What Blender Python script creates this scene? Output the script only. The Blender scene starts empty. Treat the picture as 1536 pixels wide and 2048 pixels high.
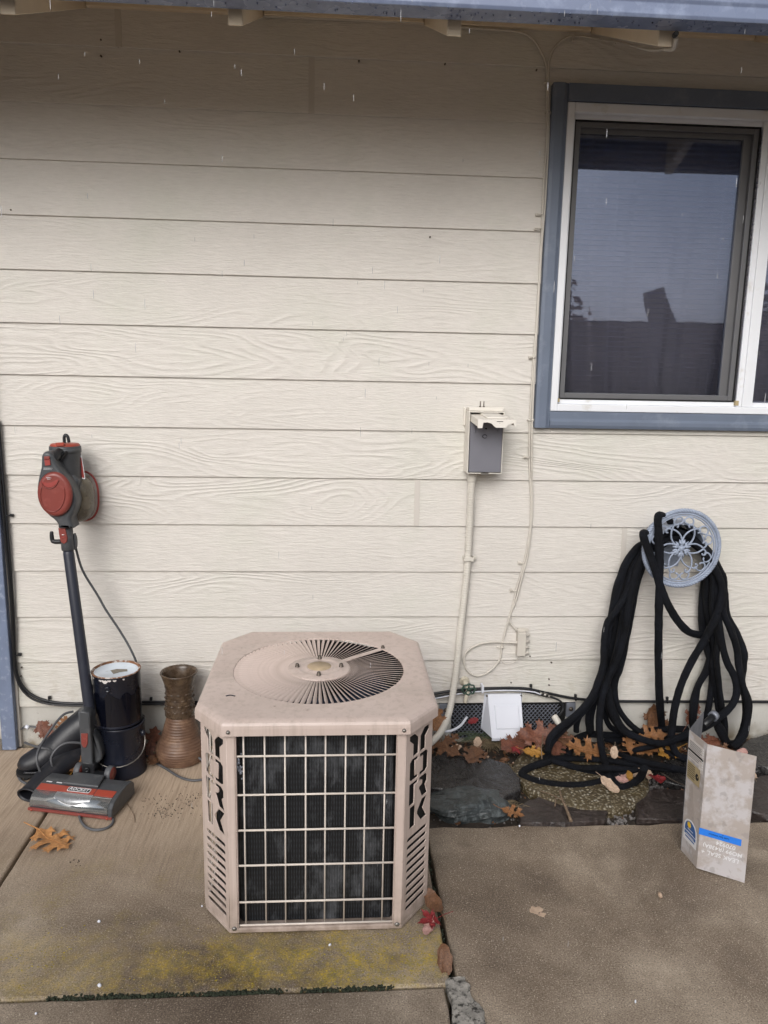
import bpy, bmesh, math, random
from math import sin, cos, pi, radians, sqrt, atan2
from mathutils import Vector, Matrix, Euler, noise as mnoise
from mathutils.geometry import delaunay_2d_cdt

SC = bpy.context.scene
COL = SC.collection

# ------------------------------------------------------------------ camera, sky, sun, exposure
CAM = Vector((0.0, -2.788195, 1.441552))
YAW, PITCH, ROLL, FPX = 0.0663016, -0.18178566, 0.01972975, 1519.8444
_f = Vector((sin(YAW) * cos(PITCH), cos(YAW) * cos(PITCH), sin(PITCH)))
_r = Vector((cos(YAW), -sin(YAW), 0))
_u = _r.cross(_f)
_r2 = _r * cos(ROLL) + _u * sin(ROLL)
_u2 = -_r * sin(ROLL) + _u * cos(ROLL)
cam_d = bpy.data.cameras.new("camera")
cam_d.sensor_fit = 'VERTICAL'
cam_d.sensor_height = 24.0
cam_d.lens = 24.0 * FPX / 2048.0
cam_d.clip_start = 0.05
cam_d.clip_end = 500
cam = bpy.data.objects.new("camera", cam_d)
COL.objects.link(cam)
cam.matrix_world = Matrix(((_r2.x, _u2.x, -_f.x, CAM.x), (_r2.y, _u2.y, -_f.y, CAM.y),
                           (_r2.z, _u2.z, -_f.z, CAM.z), (0, 0, 0, 1)))
SC.camera = cam

SUN_EL, SUN_AZ = radians(33), radians(-17)      # azimuth measured from straight in front of the wall, towards the right
world = bpy.data.worlds.new("World")
SC.world = world
world.use_nodes = True
wn = world.node_tree
bg = wn.nodes["Background"]
sky = wn.nodes.new("ShaderNodeTexSky")
sky.sky_type = 'NISHITA'
sky.sun_disc = False
sky.sun_elevation = SUN_EL
sky.sun_rotation = pi - SUN_AZ
sky.air_density = 1.0
sky.dust_density = 4.0
sky.ozone_density = 1.0
hs = wn.nodes.new("ShaderNodeHueSaturation")
hs.inputs["Saturation"].default_value = 0.35
wn.links.new(sky.outputs[0], hs.inputs["Color"])
# broken overcast: soft cloud shapes modulate the sky evenly all round
tc = wn.nodes.new("ShaderNodeTexCoord")
cn = wn.nodes.new("ShaderNodeTexNoise")
cn.inputs["Scale"].default_value = 3.2
cn.inputs["Detail"].default_value = 5
cr_ = wn.nodes.new("ShaderNodeValToRGB")
cr_.color_ramp.elements[0].position, cr_.color_ramp.elements[0].color = 0.35, (0.72, 0.75, 0.80, 1)
cr_.color_ramp.elements[1].position, cr_.color_ramp.elements[1].color = 0.68, (1.22, 1.20, 1.18, 1)
cm = wn.nodes.new("ShaderNodeMix")
cm.data_type = 'RGBA'
cm.blend_type = 'MULTIPLY'
cm.inputs[0].default_value = 1.0
wn.links.new(tc.outputs["Generated"], cn.inputs["Vector"])
wn.links.new(cn.outputs[0], cr_.inputs[0])
wn.links.new(hs.outputs[0], cm.inputs[6])
wn.links.new(cr_.outputs[0], cm.inputs[7])
wn.links.new(cm.outputs[2], bg.inputs["Color"])
bg.inputs["Strength"].default_value = 0.13
sun_d = bpy.data.lights.new("sun", 'SUN')
sun_d.energy = 1.25
sun_d.angle = radians(38)
sun_d.color = (1.0, 0.98, 0.955)
sun = bpy.data.objects.new("sun", sun_d)
COL.objects.link(sun)
_sd = Vector((sin(SUN_AZ) * cos(SUN_EL), -cos(SUN_AZ) * cos(SUN_EL), sin(SUN_EL)))
sun.rotation_euler = _sd.to_track_quat('Z', 'Y').to_euler()
SC.view_settings.view_transform = 'Standard'
SC.view_settings.look = 'None'
SC.view_settings.gamma = 1.0
SC.view_settings.use_curve_mapping = False
SC.view_settings.exposure = 0.14
SC.render.engine = 'CYCLES'
SC.cycles.max_bounces = 8
SC.cycles.transparent_max_bounces = 16

# ------------------------------------------------------------------ measuring: a photo pixel onto a plane of the place
def ray(px, py):
    return (_r2 * ((px - 768) / FPX) - _u2 * ((py - 1024) / FPX) + _f)
def W(px, py, Y=0.0):
    d = ray(px, py)
    return CAM + d * ((Y - CAM.y) / d.y)
def F(px, py, Z=0.0):
    d = ray(px, py)
    return CAM + d * ((Z - CAM.z) / d.z)

# ------------------------------------------------------------------ scene helpers
def props(o, label=None, cat=None, group=None, kind=None):
    if label: o["label"] = label
    if cat: o["category"] = cat
    if group: o["group"] = group
    if kind: o["kind"] = kind
    return o
def thing(name, label, cat, loc=(0, 0, 0), group=None, rot=None):
    o = bpy.data.objects.new(name, None)
    o.empty_display_size = 0.05
    COL.objects.link(o)
    o.location = loc
    if rot: o.rotation_euler = rot
    return props(o, label, cat, group)
def base_of(o):
    v = Vector((0, 0, 0))
    while o is not None:
        v += o.location
        o = o.parent
    return v
def link(name, mesh, m=None, parent=None, loc=(0, 0, 0), rot=None):
    o = bpy.data.objects.new(name, mesh)
    COL.objects.link(o)
    o.location = loc
    if rot: o.rotation_euler = rot
    if parent: o.parent = parent
    if m:
        mesh.materials.clear()
        mesh.materials.append(m)
    return o
def copy_tree(o, parent=None):
    c = o.copy()
    COL.objects.link(c)
    if parent: c.parent = parent
    for ch in list(o.children):
        copy_tree(ch, c)
    return c
def bev(o, w=0.002, seg=2, ang=35):
    md = o.modifiers.new("edge", 'BEVEL')
    md.width = w
    md.segments = seg
    md.limit_method = 'ANGLE'
    md.angle_limit = radians(ang)
    return o

def crom(pts, n=6, closed=False):
    P = [Vector(p) for p in pts]
    out = []
    L = len(P)
    rng = range(L) if closed else range(L - 1)
    for i in rng:
        if closed:
            a, b, c, d = P[(i - 1) % L], P[i], P[(i + 1) % L], P[(i + 2) % L]
        else:
            b, c = P[i], P[i + 1]
            a = P[i - 1] if i > 0 else b * 2 - c
            d = P[i + 2] if i + 2 < L else c * 2 - b
        for k in range(n):
            t = k / n
            out.append(0.5 * ((2 * b) + (c - a) * t + (2 * a - 5 * b + 4 * c - d) * t * t + (3 * b - a - 3 * c + d) * t ** 3))
    if not closed: out.append(P[-1].copy())
    return out

class MB:
    def __init__(s):
        s.v, s.f, s.sm = [], [], []
    def add(s, vs, fs, smooth=False):
        k = len(s.v)
        s.v += [Vector(v) for v in vs]
        s.f += [tuple(i + k for i in f) for f in fs]
        s.sm += [smooth] * len(fs)
        return s
    def box(s, x0, x1, y0, y1, z0, z1):
        return s.add([(x0, y0, z0), (x1, y0, z0), (x1, y1, z0), (x0, y1, z0), (x0, y0, z1), (x1, y0, z1), (x1, y1, z1), (x0, y1, z1)],
                     [(3, 2, 1, 0), (4, 5, 6, 7), (0, 1, 5, 4), (1, 2, 6, 5), (2, 3, 7, 6), (3, 0, 4, 7)])
    def prism(s, poly, vec):
        n = len(poly)
        vec = Vector(vec)
        P = [Vector(p) for p in poly]
        return s.add(P + [p + vec for p in P], [tuple(range(n))[::-1], tuple(range(n, 2 * n))] + [(i, (i + 1) % n, n + (i + 1) % n, n + i) for i in range(n)])
    def tube(s, pts, r, seg=8, closed=False, caps=True, flat=1.0, up=None, twist=0.0):
        P = [Vector(p) for p in pts]
        n = len(P)
        T = []
        for i in range(n):
            if closed: t = P[(i + 1) % n] - P[i - 1]
            else: t = P[min(i + 1, n - 1)] - P[max(i - 1, 0)]
            T.append(t.normalized() if t.length > 1e-9 else Vector((0, 0, 1)))
        u = Vector(up) if up else (Vector((0, 0, 1)) if abs(T[0].z) < 0.9 else Vector((1, 0, 0)))
        N = (u - T[0] * u.dot(T[0])).normalized()
        k = len(s.v)
        for i in range(n):
            N = (N - T[i] * N.dot(T[i])).normalized()
            B = T[i].cross(N)
            rr = r[i] if isinstance(r, (list, tuple)) else r
            for j in range(seg):
                a = 2 * pi * j / seg + twist * i
                s.v.append(P[i] + N * (cos(a) * rr * flat) + B * (sin(a) * rr))
        for i in range(n if closed else n - 1):
            i2 = (i + 1) % n
            for j in range(seg):
                j2 = (j + 1) % seg
                s.f.append((k + i * seg + j, k + i * seg + j2, k + i2 * seg + j2, k + i2 * seg + j))
                s.sm.append(True)
        if caps and not closed:
            s.f.append(tuple(k + j for j in range(seg))[::-1]); s.sm.append(False)
            s.f.append(tuple(k + (n - 1) * seg + j for j in range(seg))); s.sm.append(False)
        return s
    def lathe(s, prof, c=(0, 0, 0), seg=40, M=None, smooth=True):
        k = len(s.v)
        c = Vector(c)
        for (r, z) in prof:
            for j in range(seg):
                a = 2 * pi * j / seg
                p = Vector((r * cos(a), r * sin(a), z))
                if M: p = M @ p
                s.v.append(c + p)
        for i in range(len(prof) - 1):
            for j in range(seg):
                j2 = (j + 1) % seg
                s.f.append((k + i * seg + j, k + i * seg + j2, k + (i + 1) * seg + j2, k + (i + 1) * seg + j))
                s.sm.append(smooth)
        return s
    def ell(s, c, rx, ry, rz, seg=16, rings=10, p=1.0):
        c = Vector(c)
        k = len(s.v)
        def sp(x): return math.copysign(abs(x) ** p, x)
        for i in range(rings + 1):
            t = -pi / 2 + pi * i / rings
            for j in range(seg):
                a = 2 * pi * j / seg
                s.v.append(c + Vector((rx * sp(cos(t)) * sp(cos(a)), ry * sp(cos(t)) * sp(sin(a)), rz * sp(sin(t)))))
        for i in range(rings):
            for j in range(seg):
                j2 = (j + 1) % seg
                s.f.append((k + i * seg + j, k + i * seg + j2, k + (i + 1) * seg + j2, k + (i + 1) * seg + j)); s.sm.append(True)
        return s
    def loft(s, rings, smooth=True, caps=True, closed=True):
        k = len(s.v)
        m = len(rings[0])
        for R in rings: s.v += [Vector(p) for p in R]
        for i in range(len(rings) - 1):
            for j in range(m if closed else m - 1):
                j2 = (j + 1) % m
                s.f.append((k + i * m + j, k + i * m + j2, k + (i + 1) * m + j2, k + (i + 1) * m + j)); s.sm.append(smooth)
        if caps and closed:
            s.f.append(tuple(k + j for j in range(m))[::-1]); s.sm.append(False)
            s.f.append(tuple(k + (len(rings) - 1) * m + j for j in range(m))); s.sm.append(False)
        return s
    def mesh(s, name, off=Vector((0, 0, 0)), M=None, weld=False):
        me = bpy.data.meshes.new(name)
        V = [(M @ v if M else v) - off for v in s.v]
        me.from_pydata([tuple(v) for v in V], [], s.f)
        me.polygons.foreach_set("use_smooth", s.sm)
        bm = bmesh.new()
        bm.from_mesh(me)
        if weld: bmesh.ops.remove_doubles(bm, verts=bm.verts, dist=1e-5)
        bmesh.ops.recalc_face_normals(bm, faces=bm.faces)
        bm.to_mesh(me)
        bm.free()
        me.update()
        return me
    def build(s, name, m, parent=None, local=False, M=None, weld=False):
        off = Vector((0, 0, 0)) if (local or parent is None) else base_of(parent)
        return link(name, s.mesh(name, off, M, weld), m, parent)

def curve_mesh(name, loops, ext=0.001, bevel=0.0, bres=1):
    """a plate cut from closed 2-D outlines (holes included), as a mesh in its own XY plane"""
    cu = bpy.data.curves.new(name, 'CURVE')
    cu.dimensions = '2D'
    cu.fill_mode = 'BOTH'
    cu.extrude = ext
    cu.bevel_depth = bevel
    cu.bevel_resolution = bres
    for L in loops:
        sp = cu.splines.new('POLY')
        sp.points.add(len(L) - 1)
        for p, q in zip(sp.points, L): p.co = (q[0], q[1], 0, 1)
        sp.use_cyclic_u = True
    o = bpy.data.objects.new(name, cu)
    COL.objects.link(o)
    dg = bpy.context.evaluated_depsgraph_get()
    me = bpy.data.meshes.new_from_object(o.evaluated_get(dg))
    bpy.data.objects.remove(o)
    bpy.data.curves.remove(cu)
    me.name = name
    return me
def text_mesh(name, body, size, ext=0.0003, align='CENTER', bold=0.0, shear=0.0, space=1.0):
    cu = bpy.data.curves.new(name, 'FONT')
    cu.body = body
    cu.size = size
    cu.extrude = ext
    cu.offset = bold
    cu.shear = shear
    cu.space_character = space
    cu.align_x = align
    cu.align_y = 'CENTER'
    cu.resolution_u = 3
    o = bpy.data.objects.new(name, cu)
    COL.objects.link(o)
    dg = bpy.context.evaluated_depsgraph_get()
    me = bpy.data.meshes.new_from_object(o.evaluated_get(dg))
    bpy.data.objects.remove(o)
    bpy.data.curves.remove(cu)
    return me
def frame_mat(origin, X, Y):
    X = Vector(X).normalized()
    Y = Vector(Y)
    Y = (Y - X * Y.dot(X)).normalized()
    Z = X.cross(Y)
    o = Vector(origin)
    return Matrix(((X.x, Y.x, Z.x, o.x), (X.y, Y.y, Z.y, o.y), (X.z, Y.z, Z.z, o.z), (0, 0, 0, 1)))
def put(name, me, m, parent, M):
    off = base_of(parent) if parent else Vector((0, 0, 0))
    me.transform(Matrix.Translation(-off) @ M)
    return link(name, me, m, parent)

# ------------------------------------------------------------------ materials
def S(r, g, b, k=1.0):
    def f(c):
        c /= 255.0
        return (c / 12.92 if c <= 0.04045 else ((c + 0.055) / 1.055) ** 2.4) * k
    return (f(r), f(g), f(b), 1.0)
class NT:
    def __init__(s, name):
        s.m = bpy.data.materials.new(name)
        s.m.use_nodes = True
        s.t = s.m.node_tree
        s.b = s.t.nodes["Principled BSDF"]
        s.out = s.t.nodes["Material Output"]
        s._co = None
    def n(s, typ, inp=None, out=0, **pr):
        nd = s.t.nodes.new(typ)
        for k, v in pr.items(): setattr(nd, k, v)
        for k, v in (inp or {}).items(): s.set(nd.inputs[k], v)
        return nd.outputs[out]
    def set(s, sock, v):
        if isinstance(v, bpy.types.NodeSocket): s.t.links.new(v, sock)
        else: sock.default_value = v
    def co(s, kind="Object"):
        return s.n("ShaderNodeTexCoord", out=kind) if kind else None
    def noise(s, scale, vec=None, detail=3.0, rough=0.55, dist=0.0, out=0):
        i = {"Scale": scale, "Detail": detail, "Roughness": rough, "Distortion": dist}
        i["Vector"] = vec if vec is not None else s.co()
        return s.n("ShaderNodeTexNoise", i, out=out)
    def map(s, vec, scale=(1, 1, 1), loc=(0, 0, 0), rot=(0, 0, 0)):
        return s.n("ShaderNodeMapping", {"Vector": vec, "Scale": scale, "Location": loc, "Rotation": rot})
    def math(s, op, a, b=0.0, c=None, clamp=False):
        nd = s.t.nodes.new("ShaderNodeMath")
        nd.operation = op
        nd.use_clamp = clamp
        s.set(nd.inputs[0], a)
        s.set(nd.inputs[1], b)
        if c is not None: s.set(nd.inputs[2], c)
        return nd.outputs[0]
    def ramp(s, fac, stops, interp='LINEAR'):
        nd = s.t.nodes.new("ShaderNodeValToRGB")
        s.set(nd.inputs[0], fac)
        cr = nd.color_ramp
        cr.interpolation = interp
        while len(cr.elements) < len(stops): cr.elements.new(0.5)
        for e, (p, c) in zip(cr.elements, stops):
            e.position = p
            e.color = c if hasattr(c, '__len__') else (c, c, c, 1)
        return nd.outputs[0]
    def mix(s, fac, a, b, blend='MIX'):
        nd = s.t.nodes.new("ShaderNodeMix")
        nd.data_type = 'RGBA'
        nd.blend_type = blend
        s.set(nd.inputs[0], fac)
        s.set(nd.inputs[6], a)
        s.set(nd.inputs[7], b)
        return nd.outputs[2]
    def rng(s, v, a, b, c=0.0, d=1.0):
        return s.n("ShaderNodeMapRange", {"Value": v, "From Min": a, "From Max": b, "To Min": c, "To Max": d})
    def bump(s, h, strength=0.3, dist=0.01, normal=None):
        i = {"Height": h, "Strength": strength, "Distance": dist}
        if normal is not None: i["Normal"] = normal
        return s.n("ShaderNodeBump", i)
    def sep(s, v, k):
        return s.n("ShaderNodeSeparateXYZ", {"Vector": v}, out=k)
    def bsdf(s, **kw):
        for k, v in kw.items(): s.set(s.b.inputs[k.replace('_', ' ')], v)
        return s.m

def plain(name, col, rough=0.5, var=0.12, vscale=9.0, bump=0.0, bscale=150.0, metallic=0.0, spec=0.5, coat=0.0, dirt=None, dscale=25.0, dth=(0.58, 0.7)):
    t = NT(name)
    co = t.co()
    a = t.noise(vscale, co, 4)
    lo = tuple(c * (1 - var) for c in col[:3]) + (1,)
    hi = tuple(min(1, c * (1 + var)) for c in col[:3]) + (1,)
    c = t.ramp(a, [(0.3, lo), (0.7, hi)])
    if dirt:
        d = t.rng(t.noise(dscale, co, 6, 0.65), dth[0], dth[1])
        c = t.mix(d, c, dirt)
    kw = dict(Base_Color=c, Roughness=t.rng(t.noise(vscale * 3, co, 3), 0.3, 0.7, max(0.02, rough - 0.07), rough + 0.07), Metallic=metallic)
    if bump: kw["Normal"] = t.bump(t.noise(bscale, co, 3), bump, 0.002)
    t.bsdf(**kw)
    t.b.inputs["Specular IOR Level"].default_value = spec
    if coat: t.b.inputs["Coat Weight"].default_value = coat
    return t.m

def make_siding():
    t = NT("painted_siding")
    co = t.co()
    rnd = t.n("ShaderNodeObjectInfo", out="Random")
    off = t.n("ShaderNodeCombineXYZ", {"X": t.math('MULTIPLY', rnd, 37.0), "Y": t.math('MULTIPLY', rnd, 91.0), "Z": t.math('MULTIPLY', rnd, 53.0)})
    p = t.n("ShaderNodeVectorMath", {0: co, 1: off}, operation='ADD')
    big = t.noise(1.0, t.map(p, (1.5, 1, 6.5)), 1.5, 0.45, 0.25)
    rings = t.math('SINE', t.math('MULTIPLY', big, 120.0))
    rings = t.math('POWER', t.rng(rings, -1, 1), 1.8)
    amp = t.rng(t.noise(1.0, t.map(p, (1.1, 1, 4.0), (7, 3, 5)), 2), 0.40, 0.68, 0.05, 1.0)
    amp = t.math('MULTIPLY', amp, t.rng(t.math('FRACT', t.math('MULTIPLY', rnd, 17.3)), 0, 1, 0.55, 1.1))
    fine = t.noise(1.0, t.map(p, (24, 1, 170)), 3, 0.6)
    fine2 = t.noise(1.0, t.map(p, (70, 1, 330)), 2, 0.6)
    h = t.math('ADD', t.math('MULTIPLY', t.math('MULTIPLY', rings, amp), 0.55), t.math('ADD', t.math('MULTIPLY', fine, 0.75), t.math('MULTIPLY', fine2, 0.3)))
    base = t.ramp(t.noise(2.2, co, 4), [(0.3, S(208, 203, 196)), (0.5, S(213, 208, 201)), (0.72, S(206, 204, 194))])
    ht = t.rng(fine, 0.35, 0.75, 0.94, 1.03)
    base = t.mix(1.0, base, t.n("ShaderNodeCombineColor", {"Red": ht, "Green": ht, "Blue": ht}), 'MULTIPLY')
    # splash-back dirt near the ground and small chips
    z = t.sep(co, 2)
    low = t.math('MULTIPLY', t.rng(z, 0.42, 0.16), t.rng(t.noise(26, co, 5), 0.5, 0.75))
    base = t.mix(t.math('MULTIPLY', low, 0.35), base, S(150, 135, 105))
    t.bsdf(Base_Color=base, Roughness=0.55, Normal=t.bump(h, 0.72, 0.0046))
    t.b.inputs["Specular IOR Level"].default_value = 0.35
    return t.m

def make_concrete(name, tint=(1, 1, 1), moss=0.0, brushed=False, wet=True):
    t = NT(name)
    co = t.co()
    def C(r, g, b): return tuple(c * k for c, k in zip(S(r, g, b)[:3], tint)) + (1,)
    n1 = t.noise(1.7, co, 6, 0.62, 0.4)
    base = t.ramp(n1, [(0.32, C(80, 70, 60)), (0.44, C(122, 111, 97)), (0.56, C(146, 136, 121)), (0.70, C(180, 169, 152))])
    n2 = t.noise(7, co, 6, 0.7)
    base = t.mix(t.rng(n2, 0.44, 0.74, 0, 0.6), base, C(88, 76, 62))
    damp = t.rng(t.noise(0.95, t.map(co, loc=(2.3, 7.1, 0)), 5, 0.6, 0.6), 0.50, 0.62)
    base = t.mix(t.math('MULTIPLY', damp, 0.55), base, C(74, 63, 53))
    # pale sand grains and dark pits in the worn surface
    g = t.noise(250, co, 4, 0.8)
    base = t.mix(t.rng(g, 0.54, 0.70, 0, 0.78), base, C(200, 190, 172))
    base = t.mix(t.rng(g, 0.47, 0.34, 0, 0.92), base, C(46, 38, 31))
    g2 = t.n("ShaderNodeTexVoronoi", {"Vector": co, "Scale": 170.0}, out=0)
    spk = t.math('MULTIPLY', t.rng(g2, 0.26, 0.12), t.rng(t.noise(60, co, 2), 0.50, 0.62))
    base = t.mix(t.math('MULTIPLY', spk, 0.8), base, C(205, 198, 182))
    y = t.sep(co, 1)
    x = t.sep(co, 0)
    if brushed:
        back = t.math('MULTIPLY', t.rng(t.math('ADD', y, t.math('MULTIPLY', t.math('SUBTRACT', n2, 0.5), 0.35)), -0.95, -0.35), 0.75)
        st = t.noise(1.0, t.map(co, (150, 7, 1), rot=(0, 0, radians(-24))), 3, 0.6)
        tan = t.ramp(st, [(0.3, C(160, 143, 124)), (0.6, C(198, 181, 160))])
        base = t.mix(back, base, tan)
    if moss:
        band = t.math('MULTIPLY', t.rng(t.math('ADD', y, t.math('MULTIPLY', t.math('SUBTRACT', n2, 0.5), 0.3)), -0.98, -1.12), t.rng(y, -1.235, -1.19))
        mm = t.math('MULTIPLY', band, t.rng(t.noise(13, co, 9, 0.78), 0.40, 0.58))
        xx = t.math('ADD', t.rng(x, -0.55, 0.0, 0.45, 1.0), 0.0)
        mm = t.math('MULTIPLY', t.math('MULTIPLY', mm, xx), moss)
        mm = t.math('MULTIPLY', mm, t.rng(t.noise(150, co, 5, 0.8), 0.40, 0.58, 0.15, 1.0))
        mcol = t.ramp(t.noise(38, co, 4), [(0.35, C(126, 118, 40)), (0.6, C(190, 164, 36))])
        base = t.mix(mm, base, mcol)
        base = t.mix(t.math('MULTIPLY', t.math('MULTIPLY', t.rng(t.noise(5.5, t.map(co, loc=(3, 1, 0)), 8, 0.75), 0.50, 0.68), t.rng(y, -0.55, -0.95)), t.math('MULTIPLY', 0.75, t.rng(t.noise(120, co, 4, 0.8), 0.42, 0.60))), base, C(132, 120, 52))
    # small pits, hairline cracks and pale scuffs
    sc = t.rng(t.noise(24, t.map(co, loc=(5, 9, 0)), 4, 0.6), 0.66, 0.74)
    base = t.mix(t.math('MULTIPLY', sc, 0.4), base, C(186, 176, 158))
    pit = t.rng(t.noise(38, t.map(co, loc=(1, 8, 0)), 3, 0.6), 0.70, 0.76)
    base = t.mix(t.math('MULTIPLY', pit, 0.65), base, C(48, 41, 35))
    # dark blotches where leaves have lain
    bl = t.rng(t.noise(5.5, t.map(co, loc=(11, 4, 0)), 3, 0.5), 0.66, 0.78)
    base = t.mix(t.math('MULTIPLY', bl, 0.62), base, C(62, 49, 40))
    h = t.math('ADD', t.math('MULTIPLY', g, 0.6), t.math('ADD', t.math('MULTIPLY', t.noise(130, co, 3), 0.8), t.math('MULTIPLY', n2, 0.5)))
    t.bsdf(Base_Color=base, Roughness=t.math('SUBTRACT', t.rng(n1, 0.3, 0.7, 0.58, 0.78), t.math('MULTIPLY', damp, 0.16)), Normal=t.bump(h, 0.42, 0.003))
    t.b.inputs["Specular IOR Level"].default_value = 0.4
    return t.m

def make_slate(name, c1, c2, rough=0.5):
    t = NT(name)
    co = t.co()
    a = t.noise(9, co, 6, 0.65)
    lay = t.noise(1.0, t.map(co, (14, 60, 60), rot=(0.2, 0.1, 0.5)), 4, 0.65)
    spots = t.rng(t.noise(55, t.map(co, (1.4, 0.7, 1)), 4, 0.6), 0.50, 0.62)
    base = t.mix(t.rng(a, 0.35, 0.7), c1, c2)
    base = t.mix(t.math('MULTIPLY', spots, 0.30), base, tuple(min(1, c * 2.6 + 0.012) for c in c2[:3]) + (1,))
    t.bsdf(Base_Color=base, Roughness=t.rng(spots, 0, 1, rough - 0.12, rough + 0.2), Normal=t.bump(t.math('ADD', lay, t.math('MULTIPLY', t.noise(160, co, 3), 0.5)), 0.6, 0.005))
    return t.m

def make_leaf(name, c1, c2, c3):
    t = NT(name)
    co = t.co()
    base = t.ramp(t.noise(22, co, 5, 0.6), [(0.28, c1), (0.52, c2), (0.75, c3)])
    base = t.mix(t.rng(t.noise(120, co, 3), 0.62, 0.75, 0, 0.55), base, tuple(c * 0.35 for c in c1[:3]) + (1,))
    t.bsdf(Base_Color=base, Roughness=0.5, Normal=t.bump(t.noise(70, co, 3), 0.35, 0.003))
    t.b.inputs["Specular IOR Level"].default_value = 0.4
    return t.m

def make_glass(name, tint=0.5, gloss=0.55, ior=1.55):
    t = NT(name)
    tr = t.n("ShaderNodeBsdfTransparent", {"Color": (tint, tint, tint * 1.05, 1)})
    co = t.co()
    nb = t.bump(t.noise(1.0, t.map(co, (9, 1, 2.2)), 2, 0.4), 0.09, 0.004)
    gl = t.n("ShaderNodeBsdfGlossy", {"Color": (0.66, 0.76, 1.0, 1), "Roughness": 0.015, "Normal": nb})
    fr = t.n("ShaderNodeFresnel", {"IOR": ior})
    fac = t.math('MULTIPLY', fr, gloss * 4.0, clamp=True)
    mx = t.t.nodes.new("ShaderNodeMixShader")
    t.set(mx.inputs[0], fac)
    t.set(mx.inputs[1], tr)
    t.set(mx.inputs[2], gl)
    t.t.links.new(mx.outputs[0], t.out.inputs[0])
    return t.m

def make_ac_paint():
    t = NT("ac_paint")
    co = t.co()
    base = t.ramp(t.noise(5, co, 5), [(0.3, S(192, 175, 166)), (0.7, S(203, 186, 177))])
    base = t.mix(t.math('MULTIPLY', t.rng(t.noise(34, co, 6, 0.7), 0.66, 0.72), 0.7), base, S(120, 92, 76))
    z = t.sep(co, 2)
    streak = t.noise(1.0, t.map(co, (70, 70, 2.5)), 3, 0.6)
    base = t.mix(t.math('MULTIPLY', t.rng(streak, 0.48, 0.72), 0.38), base, S(150, 134, 120))
    gr = t.math('MULTIPLY', t.rng(t.noise(7, t.map(co, loc=(4, 2, 6)), 6, 0.68), 0.50, 0.70), 0.32)
    base = t.mix(gr, base, S(156, 144, 132))
    ch = t.rng(t.noise(90, t.map(co, loc=(2, 5, 1)), 4, 0.7), 0.71, 0.74)
    base = t.mix(t.math('MULTIPLY', ch, 0.8), base, S(92, 70, 58))
    low = t.math('MULTIPLY', t.rng(z, 0.14, 0.0), t.rng(t.noise(18, co, 5), 0.32, 0.62))
    base = t.mix(t.math('MULTIPLY', low, 0.75), base, S(112, 98, 84))
    t.bsdf(Base_Color=base, Roughness=t.rng(t.noise(12, co, 3), 0.3, 0.7, 0.32, 0.48), Normal=t.bump(t.noise(260, co, 2), 0.08, 0.002))
    return t.m

def make_coil():
    t = NT("coil_fins")
    co = t.co()
    w = t.n("ShaderNodeTexWave", {"Vector": co, "Scale": 46.0, "Distortion": 1.2, "Detail": 1.0, "Detail Scale": 1.5}, wave_type='BANDS', bands_direction='X', out=1)
    wz = t.n("ShaderNodeTexWave", {"Vector": co, "Scale": 21.0, "Distortion": 0.5}, wave_type='BANDS', bands_direction='Z', out=1)
    fins = t.math('MULTIPLY', w, t.rng(wz, 0, 1, 0.6, 1.0))
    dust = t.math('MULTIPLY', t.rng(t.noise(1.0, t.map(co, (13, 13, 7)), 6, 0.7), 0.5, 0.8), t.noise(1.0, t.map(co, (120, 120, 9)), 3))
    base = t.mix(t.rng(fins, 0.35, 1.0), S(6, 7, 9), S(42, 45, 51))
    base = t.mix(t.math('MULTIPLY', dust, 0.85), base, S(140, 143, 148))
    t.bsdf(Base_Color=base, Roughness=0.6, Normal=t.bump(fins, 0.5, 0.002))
    return t.m

def make_hose():
    t = NT("hose_fabric")
    co = t.co()
    a = t.n("ShaderNodeTexVoronoi", {"Vector": co, "Scale": 420.0}, out=0)
    base = t.ramp(t.noise(14, co, 4), [(0.3, S(10, 11, 15)), (0.7, S(20, 23, 31))])
    wr = t.noise(62, co, 4, 0.65)
    t.bsdf(Base_Color=base, Roughness=0.72, Normal=t.bump(t.math('ADD', t.math('MULTIPLY', wr, 1.0), t.math('MULTIPLY', a, 0.3)), 0.9, 0.010))
    t.b.inputs["Specular IOR Level"].default_value = 0.22
    return t.m

def make_aggregate():
    t = NT("exposed_aggregate")
    co = t.co()
    v = t.n("ShaderNodeTexVoronoi", {"Vector": co, "Scale": 95.0, "Randomness": 1.0}, out=0)
    vc = t.n("ShaderNodeTexVoronoi", {"Vector": co, "Scale": 95.0, "Randomness": 1.0}, out=1)
    pc = t.ramp(t.sep(vc, 0), [(0.0, S(92, 80, 62)), (0.4, S(128, 116, 92)), (0.75, S(150, 142, 122)), (1.0, S(172, 166, 152))])
    base = t.mix(t.rng(v, 0.28, 0.55), pc, S(72, 62, 44))
    base = t.mix(t.rng(t.noise(7, co, 5), 0.45, 0.7, 0, 0.5), base, S(88, 76, 48))
    t.bsdf(Base_Color=base, Roughness=0.5, Normal=t.bump(t.rng(v, 0.6, 0.0), 0.8, 0.006))
    return t.m

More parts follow.
